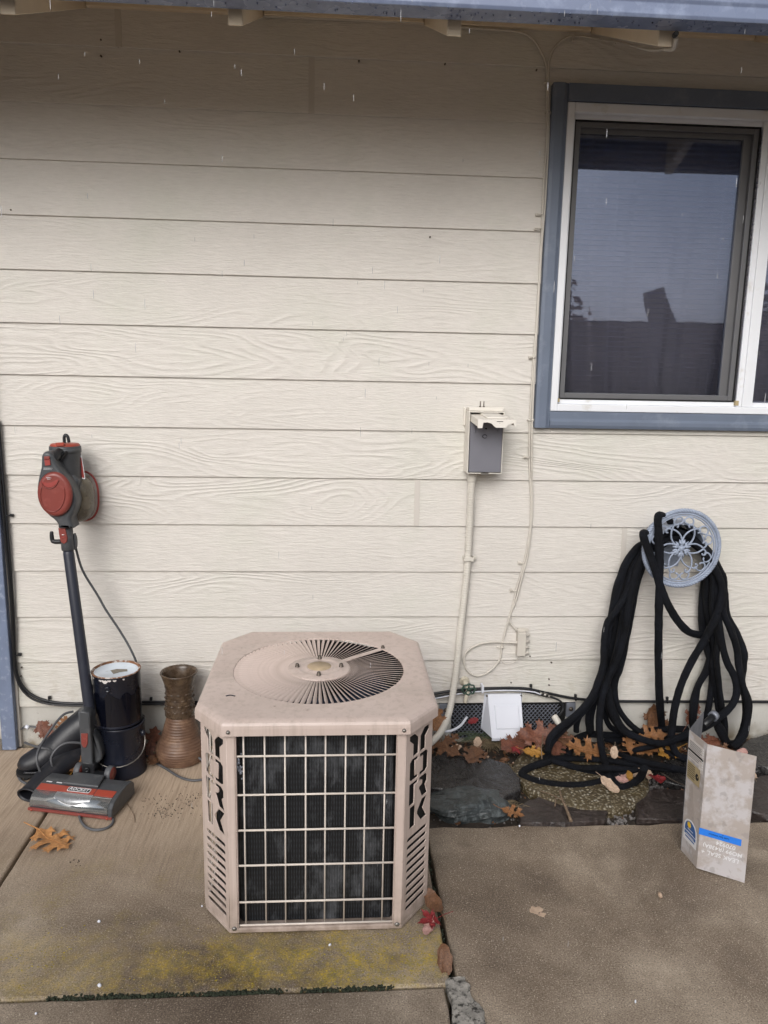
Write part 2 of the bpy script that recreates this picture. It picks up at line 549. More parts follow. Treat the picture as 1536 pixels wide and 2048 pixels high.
def make_foundation():
    t = NT("painted_foundation")
    co = t.co()
    base = t.ramp(t.noise(6, co, 5), [(0.3, S(186, 183, 176)), (0.7, S(200, 198, 191))])
    z = t.sep(co, 2)
    sp = t.rng(t.noise(48, co, 5, 0.7), 0.62, 0.70)
    base = t.mix(t.math('MULTIPLY', sp, t.rng(z, 0.2, 0.02, 0.15, 0.8)), base, S(104, 92, 76))
    base = t.mix(t.math('MULTIPLY', t.rng(z, 0.07, 0.0), t.rng(t.noise(14, co, 5), 0.35, 0.6)), base, S(124, 112, 92))
    t.bsdf(Base_Color=base, Roughness=0.8, Normal=t.bump(t.noise(60, co, 5), 0.4, 0.005))
    return t.m

M = {}
M['siding'] = make_siding()
M['foundation'] = make_foundation()
M['joint'] = plain("joint_strip_paint", S(196, 190, 182), 0.6, 0.04)
M['beige'] = plain("eave_paint", S(222, 207, 184), 0.6, 0.05, bump=0.2, bscale=90)
M['trim_blue'] = plain("blue_grey_trim_paint", S(102, 112, 129), 0.5, 0.08, 6, 0.15, 60, dirt=S(124, 133, 147), dscale=14, dth=(0.55, 0.8))
M['door_blue'] = plain("worn_blue_paint", S(110, 122, 146), 0.55, 0.12, 12, 0.3, 60, dirt=S(142, 152, 172), dscale=40, dth=(0.55, 0.68))
M['gutter'] = plain("gutter_paint", S(116, 127, 153), 0.25, 0.08, 4, 0.0, dirt=S(150, 162, 188), dscale=18, dth=(0.5, 0.8))
M['vinyl'] = plain("white_vinyl", S(226, 228, 232), 0.4, 0.03, 5, dirt=S(196, 192, 182), dscale=12, dth=(0.6, 0.8))
M['screen_frame'] = plain("grey_screen_frame", S(98, 98, 100), 0.45, 0.06)
M['seal'] = plain("black_seal", S(16, 16, 18), 0.6, 0.1)
M['glass'] = make_glass("window_glass", 0.74, 0.60)
M['blind'] = plain("blind_slat_white", S(224, 224, 226), 0.45, 0.03)
M['curtain'] = plain("curtain_cloth", S(226, 222, 220), 0.85, 0.06)
M['room'] = plain("room_paint", S(112, 108, 108), 0.9, 0.05)
M['slab_left'] = make_concrete("patio_concrete_brushed", (1.06, 1.01, 0.985), 0.95, True)
M['slab_right'] = make_concrete("patio_concrete_worn", (1.18, 1.12, 1.09), 0.0)
M['slab_front'] = make_concrete("patio_concrete_front", (1.0, 0.95, 0.93), 0.0)
M['patch'] = plain("grey_mortar", S(142, 138, 131), 0.85, 0.4, 45, 1.0, 140, dirt=S(46, 44, 40), dscale=70, dth=(0.50, 0.62))
M['soil'] = plain("dark_soil", S(48, 41, 35), 0.75, 0.4, 40, 0.9, 120, dirt=S(92, 80, 64), dscale=90)
M['yard'] = plain("pale_bounce_ground", S(180, 172, 160), 0.9, 0.25, 3)  # invented pale surface for the unseen yard, brightens the upper wall
M['slate'] = make_slate("dark_slate", S(30, 29, 29), S(46, 44, 44), 0.38)
M['slate_brown'] = make_slate("brown_slate", S(42, 35, 33), S(55, 47, 44), 0.45)
M['boulder'] = make_slate("grey_green_rock", S(40, 44, 45), S(74, 80, 81), 0.4)
M['aggregate'] = make_aggregate()
M['pebble'] = plain("grey_pebble", S(104, 100, 98), 0.55, 0.4, 3)
M['ac'] = make_ac_paint()
M['ac_wire'] = plain("grille_wire_coating", S(212, 202, 192), 0.45, 0.06, 20)
M['coil'] = make_coil()
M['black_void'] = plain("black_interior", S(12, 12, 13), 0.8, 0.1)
M['fan'] = plain("fan_metal", S(52, 60, 76), 0.4, 0.15, 12, metallic=0.2)
M['steel'] = plain("dull_steel", S(150, 146, 140), 0.38, 0.15, 30, metallic=0.9)
M['dark_steel'] = plain("rusty_bolt_steel", S(96, 88, 80), 0.45, 0.25, 60, metallic=0.7)
M['galv'] = plain("galvanised_mesh", S(126, 130, 140), 0.5, 0.2, 20, metallic=0.3)
M['label_disc'] = plain("worn_tan_label", S(178, 158, 130), 0.6, 0.15, 40)
M['hose'] = make_hose()
M['iron'] = plain("blue_grey_cast_metal", S(146, 156, 174), 0.5, 0.14, 25, 0.2, 200, dirt=S(108, 116, 134), dscale=40)
M['zinc'] = plain("bare_zinc_sheet", S(112, 114, 120), 0.45, 0.12, 20)
M['moss_yellow'] = plain("yellow_moss", S(150, 134, 46), 0.95, 0.4, 40)
M['white_plastic'] = plain("white_plastic", S(216, 219, 228), 0.35, 0.02)
M['cable_white'] = plain("painted_cable", S(200, 194, 184), 0.5, 0.06)
M['cable_black'] = plain("black_cable", S(24, 25, 29), 0.45, 0.1)
M['cable_grey'] = plain("grey_power_cord", S(86, 87, 90), 0.5, 0.1)
M['conduit'] = plain("painted_conduit", S(207, 202, 192), 0.45, 0.05)
M['box_paint'] = plain("box_beige_paint", S(220, 215, 206), 0.45, 0.05)
M['box_grey'] = plain("grey_insert", S(116, 116, 124), 0.5, 0.05)
M['green_metal'] = plain("green_handwheel", S(54, 78, 66), 0.45, 0.25, 60)
M['brass_paint'] = plain("painted_pipe", S(198, 190, 172), 0.5, 0.1, 40)
M['vac_grey'] = plain("vacuum_grey_plastic", S(70, 72, 75), 0.42, 0.08, dirt=S(96, 97, 98), dscale=26, dth=(0.54, 0.8))
M['vac_dark'] = plain("vacuum_dark_tube", S(42, 45, 56), 0.4, 0.06)
M['vac_black'] = plain("vacuum_black_plastic", S(30, 31, 34), 0.42, 0.08)
M['vac_red'] = plain("vacuum_red_plastic", S(130, 62, 55), 0.38, 0.06, dirt=S(150, 84, 76), dscale=30, dth=(0.55, 0.8))
M['vac_orange'] = plain("vacuum_orange_band", S(160, 68, 52), 0.42, 0.05)
M['vac_shiny'] = plain("vacuum_smoky_window", S(176, 180, 182), 0.14, 0.06, 12, metallic=0.8)
M['vac_lens'] = plain("vacuum_front_lens", S(150, 152, 154), 0.25, 0.05, 12, metallic=0.5)
M['white_print'] = plain("white_print", S(222, 222, 224), 0.5, 0.02)
M['black_print'] = plain("black_print", S(24, 24, 26), 0.5, 0.02)
M['red_print'] = plain("red_print", S(150, 60, 54), 0.5, 0.02)
M['boot'] = plain("black_rubber", S(34, 35, 40), 0.42, 0.15, 8, 0.15, 90, dirt=S(70, 68, 70), dscale=10, dth=(0.55, 0.85))
M['boot_sole'] = plain("black_rubber_sole", S(24, 24, 26), 0.7, 0.2)
M['can'] = plain("navy_can_paint", S(26, 29, 40), 0.3, 0.25, 6, dirt=S(40, 44, 58), dscale=22)
M['can_wet'] = plain("glossy_paint_run", S(10, 12, 22), 0.12, 0.2)
M['can_lid'] = plain("pale_blue_lid", S(214, 224, 234), 0.35, 0.06, 10, dirt=S(176, 180, 180), dscale=40, dth=(0.58, 0.72))
M['rust'] = plain("rusty_rim", S(122, 84, 58), 0.7, 0.3, 60, 0.5, 200, dirt=S(196, 190, 184), dscale=45, dth=(0.5, 0.6))
M['glue'] = plain("scraped_glue", S(122, 116, 104), 0.7, 0.25, 80)
M['vase_dark'] = plain("dark_bronze_glaze", S(72, 58, 46), 0.28, 0.22, 20, 0.3, 60, dirt=S(104, 86, 66), dscale=30, dth=(0.5, 0.75))
M['vase_brown'] = plain("ribbed_terracotta", S(104, 78, 62), 0.5, 0.2, 10, 0.3, 90, dirt=S(134, 106, 84), dscale=20, dth=(0.5, 0.75))
M['tape'] = plain("blue_tape", S(40, 124, 226), 0.5, 0.05)
M['label_white'] = plain("white_data_label", S(206, 200, 196), 0.45, 0.05, 60)
M['label_tan'] = plain("tan_data_label", S(168, 152, 118), 0.45, 0.08, 60)
M['sticker_blue'] = plain("sticker_blue", S(48, 92, 150), 0.4, 0.05)
M['sun_yellow'] = plain("sticker_yellow", S(232, 190, 50), 0.4, 0.05)
M['leaf_orange'] = make_leaf("leaf_orange_brown", S(104, 70, 44), S(134, 92, 57), S(158, 114, 74))
M['leaf_tan'] = make_leaf("leaf_tan_orange", S(150, 104, 62), S(182, 130, 80), S(200, 152, 102))
M['leaf_brown'] = make_leaf("leaf_brown", S(72, 50, 36), S(106, 74, 52), S(130, 94, 68))
M['leaf_rust'] = make_leaf("leaf_rust", S(78, 48, 38), S(112, 70, 54), S(138, 92, 72))
M['leaf_red'] = make_leaf("leaf_red", S(88, 24, 28), S(124, 34, 38), S(140, 60, 52))
M['leaf_yellow'] = make_leaf("leaf_yellow", S(130, 90, 36), S(160, 116, 48), S(164, 128, 76))
M['leaf_pale'] = make_leaf("leaf_pale", S(154, 128, 108), S(188, 164, 142), S(204, 184, 164))
M['leaf_pink'] = make_leaf("leaf_pink", S(144, 102, 96), S(176, 138, 130), S(190, 160, 150))
M['twig'] = plain("twig_bark", S(120, 102, 84), 0.8, 0.3, 60, 0.5, 200)
M['dead_grass'] = plain("dry_grass", S(122, 108, 84), 0.8, 0.3, 30)
M['pine_grass'] = plain("green_needle", S(84, 96, 74), 0.7, 0.3, 30)
M['moss'] = plain("dark_moss", S(38, 44, 30), 0.95, 0.4, 60)
M['fence'] = plain("weathered_fence", S(88, 80, 74), 0.8, 0.2, 4)
M['umbrella'] = plain("umbrella_cloth", S(78, 82, 80), 0.85, 0.1)
M['bark'] = plain("tree_bark", S(70, 60, 52), 0.9, 0.2, 8)
M['tree_leaf'] = plain("red_brown_foliage", S(104, 58, 44), 0.8, 0.3, 2)
M['tree_dark'] = plain("dark_green_foliage", S(40, 48, 40), 0.8, 0.3, 2)
def _cup():
    t = NT("dust_cup_plastic")
    co = t.co()
    c = t.ramp(t.noise(20, co, 4), [(0.3, S(96, 88, 76)), (0.7, S(146, 138, 122))])
    t.bsdf(Base_Color=c, Roughness=0.2, Alpha=0.78)
    t.b.inputs["Transmission Weight"].default_value = 0.25
    return t.m
M['vac_cup'] = _cup()
def _panel():
    t = NT("faded_panel_paint")
    co = t.co()
    base = t.ramp(t.noise(6, co, 5), [(0.3, S(166, 157, 151)), (0.7, S(180, 170, 164))])
    ch = t.rng(t.noise(11, co, 6, 0.65), 0.46, 0.56)
    base = t.mix(t.math('MULTIPLY', ch, 0.85), base, S(196, 193, 195))
    sp = t.rng(t.noise(38, co, 2, 0.5), 0.6, 0.66)
    base = t.mix(t.math('MULTIPLY', sp, 0.5), base, S(150, 144, 142))
    t.bsdf(Base_Color=base, Roughness=0.4)
    return t.m
M['panel'] = _panel()
def _rain():
    t = NT("falling_sleet")
    t.bsdf(Base_Color=(0.8, 0.8, 0.82, 1), Roughness=0.15, Alpha=0.34)
    return t.m
M['rain'] = _rain()

R = random.Random(7)

# ------------------------------------------------------------------ ground and patio
def slab_mesh(x0, x1, y0, y1, top=0.0, th=0.10, step=0.06, wob=0.0, seed=0, rough_far=0.0):
    """one slab with gently uneven edges and a small rounded arris"""
    mb = MB()
    def edge(ax, ay, bx, by, nx, ny):
        n = max(2, int(max(abs(bx - ax), abs(by - ay)) / step))
        out = []
        for i in range(n):
            t = i / n
            x, y = ax + (bx - ax) * t, ay + (by - ay) * t
            k = wob
            if rough_far and ny > 0.5: k = rough_far
            d = k * mnoise.noise((x * 9 + seed, y * 9, seed * 1.7)) + 0.5 * k * mnoise.noise((x * 31 + seed, y * 31, 2.0))
            out.append(Vector((x + nx * d, y + ny * d, 0)))
        return out
    P = edge(x0, y0, x1, y0, 0, -1) + edge(x1, y0, x1, y1, 1, 0) + edge(x1, y1, x0, y1, 0, 1) + edge(x0, y1, x0, y0, -1, 0)
    c = Vector(((x0 + x1) / 2, (y0 + y1) / 2, 0))
    n = len(P)
    def ring(ins, z):
        out = []
        for i, p in enumerate(P):
            a, b = P[i - 1], P[(i + 1) % n]
            t = (b - a).normalized()
            nrm = Vector((-t.y, t.x, 0))
            out.append(Vector((p.x + nrm.x * ins, p.y + nrm.y * ins, z)))
        return out
    mb.loft([ring(0, top - th), ring(0, top - 0.006), ring(0.002, top - 0.002), ring(0.006, top)], smooth=False)
    return mb
def struct(name, mb, m, **k):
    o = mb.build(name, m)
    o["kind"] = "structure"
    return o
struct("soil_bed", MB().add([(-60, -60, -0.075), (60, -60, -0.075), (60, 0.05, -0.075), (-60, 0.05, -0.075)], [(0, 1, 2, 3)]), M['soil'])
struct("patio_slab", slab_mesh(-0.930, 0.288, -1.214, -0.004, wob=0.0025, seed=1), M['slab_left'])
struct("patio_slab", slab_mesh(-3.4, -0.941, -1.214, -0.004, wob=0.002, seed=2), M['slab_left'])
struct("patio_slab", slab_mesh(-3.4, 0.270, -6.4, -1.222, wob=0.004, seed=3), M['slab_front'])  # unseen far part lengthened to bounce light up to the eave
struct("patio_slab", slab_mesh(0.304, 4.2, -6.4, -0.572, top=-0.004, wob=0.003, seed=4, rough_far=0.012), M['slab_right'])  # also lengthened behind the camera for more bounce light
struct("bounce_yard", MB().add([(-60, -60, -0.03), (60, -60, -0.03), (60, -6.42, -0.03), (-60, -6.42, -0.03)], [(0, 1, 2, 3)]), M['yard'])  # unseen ground behind the camera, made pale to bounce light onto the wall top
# the raised rough mortar patch where four slabs meet
pm = MB()
PP = crom([(0.276, -1.205, 0), (0.300, -1.195, 0), (0.332, -1.215, 0), (0.330, -1.25, 0), (0.352, -1.29, 0), (0.350, -1.34, 0), (0.372, -1.38, 0), (0.388, -1.46, 0), (0.43, -1.6, 0), (0.31, -1.6, 0), (0.292, -1.46, 0), (0.276, -1.33, 0), (0.281, -1.26, 0)], 6, True)
def _pj(p, k, z):
    q = Vector((0.325, p.y, 0)).lerp(p, k)
    return q + Vector((0.004 * mnoise.noise(p * 70), 0.004 * mnoise.noise(p * 70 + Vector((9, 9, 9))), z + 0.0015 * mnoise.noise(p * 50 + Vector((k, 3, k)) * 9)))
pm.loft([_r for _r in [[_pj(p, 1.0, -0.02) for p in PP], [_pj(p, 1.0, 0.0005) for p in PP], [_pj(p, 0.9, 0.0018) for p in PP], [_pj(p, 0.6, 0.0022) for p in PP], [_pj(p, 0.3, 0.002) for p in PP], [_pj(p, 0.02, 0.002) for p in PP]]], smooth=False)
props(pm.build("mortar_patch", M['patch']), kind="structure")
# soil surface of the planting strip
gm = MB()
nx, ny = 130, 24
for j in range(ny + 1):
    for i in range(nx + 1):
        x = 0.285 + (4.0 - 0.285) * i / nx
        y = -0.585 + 0.60 * j / ny
        z = -0.022 + 0.012 * mnoise.noise((x * 6, y * 6, 1)) + 0.006 * mnoise.noise((x * 25, y * 25, 4)) + 0.012 * (j / ny)
        gm.v.append(Vector((x, y, z)))
for j in range(ny):
    for i in range(nx):
        a = j * (nx + 1) + i
        gm.f.append((a, a + 1, a + nx + 2, a + nx + 1)); gm.sm.append(True)
struct("planting_strip", gm, M['soil'])
def soil_z(x, y):
    j = (y + 0.585) / 0.60
    return -0.022 + 0.012 * mnoise.noise((x * 6, y * 6, 1)) + 0.006 * mnoise.noise((x * 25, y * 25, 4)) + 0.012 * j

# ------------------------------------------------------------------ house
G, LAP = 0.163, 0.178
WX0, WX1, WZ0, WZ1 = 0.800, 2.26, 1.330, 2.355          # rough opening of the window
house = thing("house", "cream lap-sided house wall with blue-grey trim behind the grey patio", "house")
XL, XR = -1.1895, 3.6
def board(x0, x1, z0, z1, zb):
    """one lap board: zb is the course's own bottom edge, z0..z1 the piece kept"""
    def yf(z): return 0.0085 * (z - zb) / 0.20
    mb = MB()
    a0, a1 = yf(z0), yf(z1)
    mb.add([(x0, a0, z0), (x1, a0, z0), (x1, a0 + 0.0085, z0), (x0, a0 + 0.0085, z0), (x0, a1, z1), (x1, a1, z1), (x1, a1 + 0.0085, z1), (x0, a1 + 0.0085, z1)],
           [(3, 2, 1, 0), (4, 5, 6, 7), (0, 1, 5, 4), (1, 2, 6, 5), (2, 3, 7, 6), (3, 0, 4, 7)])
    o = mb.build("siding_board", M['siding'], house)
    bev(o, 0.0012, 1)
JOINTS = {12: [-0.088], 4: [0.308], 3: [1.113], 13: [-0.72], 8: [2.9], 1: [2.6], 6: [2.75], 0: [], 10: [-1.0 + 3.9]}
for k in range(14):
    zb = G + LAP * k
    zt = zb + 0.198
    xs = [XL] + [j for j in JOINTS.get(k, [])] + [XR]
    for a, b in zip(xs[:-1], xs[1:]):
        a2 = a + (0.0012 if a != XL else 0)
        b2 = b - (0.0012 if b != XR else 0)
        if zt <= WZ0 or zb >= WZ1:
            board(a2, b2, zb, zt, zb)
        else:
            if a2 < WX0: board(a2, min(b2, WX0), zb, zt, zb)
            if b2 > WX1: board(max(a2, WX1), b2, zb, zt, zb)
            if zb < WZ0 and b2 > WX0: board(max(a2, WX0), min(b2, WX1), zb, WZ0, zb)
            if zt > WZ1 and b2 > WX0: board(max(a2, WX0), min(b2, WX1), WZ1, zt, zb)
    for j in JOINTS.get(k, []):
        mb = MB()
        y0, y1 = -0.0022, 0.0085 * 0.177 / 0.2 - 0.0022
        mb.add([(j - 0.010, y0, zb + 0.001), (j + 0.010, y0, zb + 0.001), (j + 0.010, y0 + 0.004, zb + 0.001), (j - 0.010, y0 + 0.004, zb + 0.001),
                (j - 0.010, y1, zb + 0.177), (j + 0.010, y1, zb + 0.177), (j + 0.010, y1 + 0.004, zb + 0.177), (j - 0.010, y1 + 0.004, zb + 0.177)],
               [(3, 2, 1, 0), (4, 5, 6, 7), (0, 1, 5, 4), (1, 2, 6, 5), (2, 3, 7, 6), (3, 0, 4, 7)])
        mb.build("joint_strip", M['joint'], house)
# nail heads and plugged holes scattered over the boards
nm = MB()
for (px, py) in [(202, 80), (202, 112), (359, 103), (718, 122), (890, 128), (1073, 140), (22, 420), (860, 474), (43, 1335), (42, 1352), (660, 1300), (1060, 1312), (1103, 1325), (1098, 1370), (1098, 1358), (1022, 1365)]:
    p = W(px, py, 0.002)
    nm.lathe([(0.0, -0.0045), (0.0022, -0.0045), (0.003, -0.003), (0.003, 0.004)], p, 8, Matrix.Rotation(radians(-90), 3, 'X'))
nm.build("nail_heads", M['dark_steel'], house)["kind"] = "stuff"
MB().box(-1.3, XR, 0.012, 0.16, -0.12, G + 0.02).build("foundation", M['foundation'], house)
MB().box(-1.3, WX0, 0.018, 0.16, G + 0.022, 2.9).box(WX1, XR, 0.018, 0.16, G + 0.022, 2.9).box(WX0, WX1, 0.018, 0.16, G + 0.022, WZ0).box(WX0, WX1, 0.018, 0.16, WZ1, 2.9).build("wall_sheathing", M['room'], house)
# eave
EY, EZ = -0.60, 2.318
SLOPE = 0.45
RD = 0.14
def roof_z(y): return EZ + RD + SLOPE * (y - EY)
for i in range(-6, 7):
    x0 = 0.287 + 0.5725 * i
    mb = MB()
    P = [(EY, EZ), (0.15, EZ + SLOPE * (0.15 - EY)), (0.15, roof_z(0.15)), (EY, roof_z(EY))]
    mb.prism([(x0, y, z) for y, z in P], (0.038, 0, 0))
    bev(mb.build("rafter", M['beige'], house), 0.002, 1)
    b2 = MB()
    b2.box(x0 + 0.040, x0 + 0.5705, -0.012, 0.014, 2.592, roof_z(0) - 0.012)
    bev(b2.build("blocking", M['beige'], house), 0.002, 1)
mb = MB()
mb.prism([(-3.3, -0.635, roof_z(-0.635) + 0.002), (-3.3, 0.4, roof_z(0.4) + 0.002), (-3.3, 0.4, roof_z(0.4) + 0.03), (-3.3, -0.635, roof_z(-0.635) + 0.03)], (7.2, 0, 0))
mb.build("roof_sheathing", M['beige'], house)
mb = MB()
mb.prism([(-3.3, -0.70, roof_z(-0.70) + 0.034), (-3.3, 1.5, roof_z(1.5) + 0.034), (-3.3, 1.5, roof_z(1.5) + 0.05), (-3.3, -0.70, roof_z(-0.70) + 0.05)], (7.2, 0, 0))
mb.build("roof_shingles", M['slate'], house)
# metal gutter: back, floor, stepped face with a rolled top edge
GZ = 2.352
prof = [(-0.612, 2.52), (-0.612, GZ), (-0.690, GZ - 0.004), (-0.694, GZ + 0.004), (-0.694, GZ + 0.030), (-0.698, GZ + 0.038), (-0.700, GZ + 0.060), (-0.706, GZ + 0.072),
        (-0.722, GZ + 0.092), (-0.730, GZ + 0.110), (-0.730, GZ + 0.130), (-0.724, GZ + 0.134), (-0.722, GZ + 0.118), (-0.690, GZ + 0.064), (-0.686, GZ + 0.006), (-0.616, GZ + 0.010), (-0.616, 2.52)]
bev(MB().prism([(-3.3, y, z) for y, z in prof], (7.2, 0, 0)).build("gutter", M['gutter'], house), 0.0015, 2, 20)
dm = MB()
for i in range(150):
    x = R.uniform(-1.0, 1.35)
    dm.ell((x, R.uniform(-0.692, -0.640), GZ - 0.004), 0.0022, 0.0022, R.uniform(0.002, 0.0045), 6, 4)
dm.build("gutter_drips", M['glass'], house)["kind"] = "stuff"

# window: trim, vinyl frame, screen, sash, glass
win = thing("window", None, None, (WX0, 0, WZ0))
win.parent = house
del_keys = [k for k in win.keys()]
def wpart(name, mb, m, b=0.0015):
    o = mb.build(name, m, win)
    if b: bev(o, b, 2)
    return o
TX0, TX1, TZ0, TZ1 = 0.733, 2.33, 1.251, 2.424
FX0, FX1, FZ0, FZ1 = 0.788, 2.275, 1.312, 2.368
def tprof(mb, pts, vec):
    return mb.prism(pts, vec)
wpart("trim_board", MB().prism([(TX0, -0.022, TZ0), (TX0 + 0.012, -0.026, TZ0), (FX0 - 0.016, -0.026, TZ0), (FX0 - 0.004, -0.018, TZ0), (FX0, -0.018, TZ0), (FX0, 0.012, TZ0), (TX0, 0.012, TZ0)], (0, 0, TZ1 - TZ0)), M['trim_blue'])
wpart("trim_board", MB().prism([(TX1, -0.022, TZ0), (TX1, 0.012, TZ0), (FX1, 0.012, TZ0), (FX1, -0.018, TZ0), (FX1 + 0.012, -0.026, TZ0)], (0, 0, TZ1 - TZ0)), M['trim_blue'])
wpart("trim_board", MB().prism([(FX0, -0.022, TZ0), (FX0, -0.027, TZ0 + 0.012), (FX0, -0.027, TZ0 + 0.026), (FX0, -0.021, TZ0 + 0.034), (FX0, -0.021, FZ0), (FX0, 0.012, FZ0), (FX0, 0.012, TZ0)], (FX1 - FX0, 0, 0)), M['trim_blue'])
wpart("trim_board", MB().prism([(FX0, -0.024, TZ1), (FX0, -0.024, FZ1), (FX0, 0.012, FZ1), (FX0, 0.012, TZ1)], (FX1 - FX0, 0, 0)), M['trim_blue'])
def rect_frame(mb, x0, x1, z0, z1, w, y0, y1):
    wl = w if isinstance(w, tuple) else (w, w, w, w)   # left, right, bottom, top
    mb.box(x0, x0 + wl[0], y0, y1, z0, z1)
    mb.box(x1 - wl[1], x1, y0, y1, z0, z1)
    mb.box(x0 + wl[0], x1 - wl[1], y0, y1, z0, z0 + wl[2])
    mb.box(x0 + wl[0], x1 - wl[1], y0, y1, z1 - wl[3], z1)
    return mb
wpart("frame", rect_frame(MB(), FX0 + 0.0015, FX1 - 0.0015, FZ0 + 0.0015, FZ1 - 0.0015, (0.026, 0.026, 0.026, 0.032), -0.0165, 0.10), M['vinyl'], 0.003)
wpart("frame", rect_frame(MB(), FX0 + 0.0275, FX1 - 0.0275, FZ0 + 0.0275, FZ1 - 0.0335, (0.008, 0.008, 0.016, 0.016), 0.004, 0.10), M['vinyl'], 0.002)
MX0, MX1 = 1.497, 1.553
wpart("frame", MB().box(MX0, MX1, -0.006, 0.0035, FZ0 + 0.028, FZ1 - 0.034).box(MX0 + 0.020, MX1 + 0.004, -0.013, -0.0065, FZ0 + 0.028, FZ1 - 0.034), M['vinyl'], 0.002)
# left light: grey screen frame on black seal
LX0, LX1, LZ0, LZ1 = 0.824, 1.494, 1.3565, 2.3175
wpart("seal", rect_frame(MB(), LX0, LX1, LZ0, LZ1, 0.004, 0.0065, 0.05), M['seal'], 0)
wpart("screen_frame", rect_frame(MB(), LX0 + 0.0045, LX1 - 0.0045, LZ0 + 0.0045, LZ1 - 0.0045, 0.018, 0.010, 0.022), M['screen_frame'])
wpart("sash", rect_frame(MB(), LX0 + 0.008, LX1 - 0.008, LZ0 + 0.008, LZ1 - 0.008, (0.016, 0.042, 0.016, 0.03), 0.026, 0.046), M['screen_frame'])
wpart("pane", MB().box(LX0 + 0.02, LX1 - 0.02, 0.034, 0.038, LZ0 + 0.02, LZ1 - 0.02), M['glass'], 0)
wpart("pane", MB().box(MX1 + 0.001, FX1 - 0.036, 0.030, 0.034, FZ0 + 0.044, FZ1 - 0.050), M['glass'], 0)
wpart("clip", MB().box(LX1 - 0.001, LX1 + 0.012, -0.009, 0.006, LZ0 - 0.012, LZ0 + 0.006), M['label_tan'], 0.001)
wpart("clip", MB().box(LX0 - 0.010, LX0 + 0.001, -0.009, 0.0035, LZ0 - 0.010, LZ0 + 0.003), M['label_tan'], 0.001)
# dark room behind
rm = MB()
rm.add([(0.3, 0.165, 0.4), (3.0, 0.165, 0.4), (3.0, 2.4, 0.4), (0.3, 2.4, 0.4), (0.3, 0.165, 2.7), (3.0, 0.165, 2.7), (3.0, 2.4, 2.7), (0.3, 2.4, 2.7)],
       [(0, 1, 2, 3), (4, 7, 6, 5), (1, 5, 6, 2), (2, 6, 7, 3), (3, 7, 4, 0)])
rm.build("room_wall", M['room'], house)
# blind and curtain inside
blind = thing("window_blind", "white horizontal mini blind hanging behind the window glass", "blind", (1.5, 0.10, 2.36))
MB().box(0.83, 2.24, 0.075, 0.115, 2.325, 2.352).build("headrail", M['blind'], blind)
sl = MB()
sl.box(-0.70, 0.70, -0.012, 0.012, -0.0006, 0.0006)
slm = sl.mesh("slat")
for i in range(52):
    z = 1.372 + 0.0182 * i
    o = link("slat", slm, M['blind'], blind, Vector((1.535, 0.095, z)) - base_of(blind), (radians(-2), 0, 0))
MB().box(0.835, 2.235, 0.085, 0.105, 1.345, 1.360).build("bottom_rail", M['blind'], blind)
lc = MB()
for x in (1.02, 1.42, 1.66, 2.08):
    lc.tube([(x, 0.083, 1.35), (x, 0.083, 2.33)], 0.0012, 5)
lc.build("ladder_cord", M['blind'], blind)
cur = MB()
rows = []
for zi in range(14):
    z = 1.30 + (2.36 - 1.30) * zi / 13
    row = []
    for xi in range(90):
        x = 0.80 + 1.46 * xi / 89
        pull = 0.10 * (2.36 - z)
        y = 0.20 + 0.026 * sin(x * 42 + 2.0 * sin(x * 7) + pull * 20) + 0.012 * sin(x * 93)
        row.append((x + 0.05 * sin((z - 1.3) * 2.0) * sin(x * 5), y, z))
    rows.append(row)
cur.loft(rows, closed=False, caps=False)
props(cur.build("curtain", M['curtain']), "pale gathered curtain hanging behind the blind inside the window", "curtain")

# doorway at the left: blue door trim, dark door behind
MB().box(-1.225, -1.190, -0.006, 0.012, 0.004, 2.5).build("corner_trim", M['joint'], house)
bev(MB().box(-1.250, -1.1975, -0.034, -0.0065, 0.004, 2.5).build("door_trim", M['door_blue'], house), 0.003)
door = MB().box(-2.15, -1.2515, 0.05, 0.09, 0.03, 2.4)
dr = door.build("door", M['slate_brown'], house)
MB().box(-2.2, -1.2515, -0.03, 0.10, 0.002, 0.028).build("threshold", M['steel'], house)
MB().box(-3.3, -2.2, -0.02, 0.02, 0.0, 2.5).build("side_wall", M['siding'], house)
MB().box(-2.2, -1.2515, 0.0, 0.06, 2.4, 2.52).build("door_head", M['door_blue'], house)
#NEXT
# ------------------------------------------------------------------ air conditioner
AX0, AX1, AYF, AYB = -0.340, 0.262, -1.030, -0.392     # body footprint
ACX, ACY = (AX0 + AX1) / 2, (AYF + AYB) / 2
CHX, CHY = 0.078, 0.098
AH = 0.576
ac = thing("air_conditioner", "pinkish beige air conditioner with a radial fan grille on top, standing on the patio", "air conditioner", (ACX, ACY, 0))
def octo(x0, x1, y0, y1, cx, cy):
    return [(x0 + cx, y0), (x1 - cx, y0), (x1, y0 + cy), (x1, y1 - cy), (x1 - cx, y1), (x0 + cx, y1), (x0, y1 - cy), (x0, y0 + cy)]
def ins(d): return octo(AX0 + d, AX1 - d, AYF + d, AYB - d, CHX, CHY)
# base pan with two small drain notches along the front lip
bp = MB()
bp.loft([[(x, y, 0.004) for x, y in ins(0.0)], [(x, y, 0.018) for x, y in ins(0.0)], [(x, y, 0.018) for x, y in ins(0.012)], [(x, y, 0.010) for x, y in ins(0.014)]], smooth=False)
bev(bp.build("base_pan", M['ac'], ac), 0.003, 2)
ft = MB()
for x, y in ((-0.25, -0.98), (0.17, -0.98), (-0.25, -0.44), (0.17, -0.44)): ft.box(x - 0.02, x + 0.02, y - 0.02, y + 0.02, -0.001, 0.006)
ft.build("foot", M['black_void'], ac)
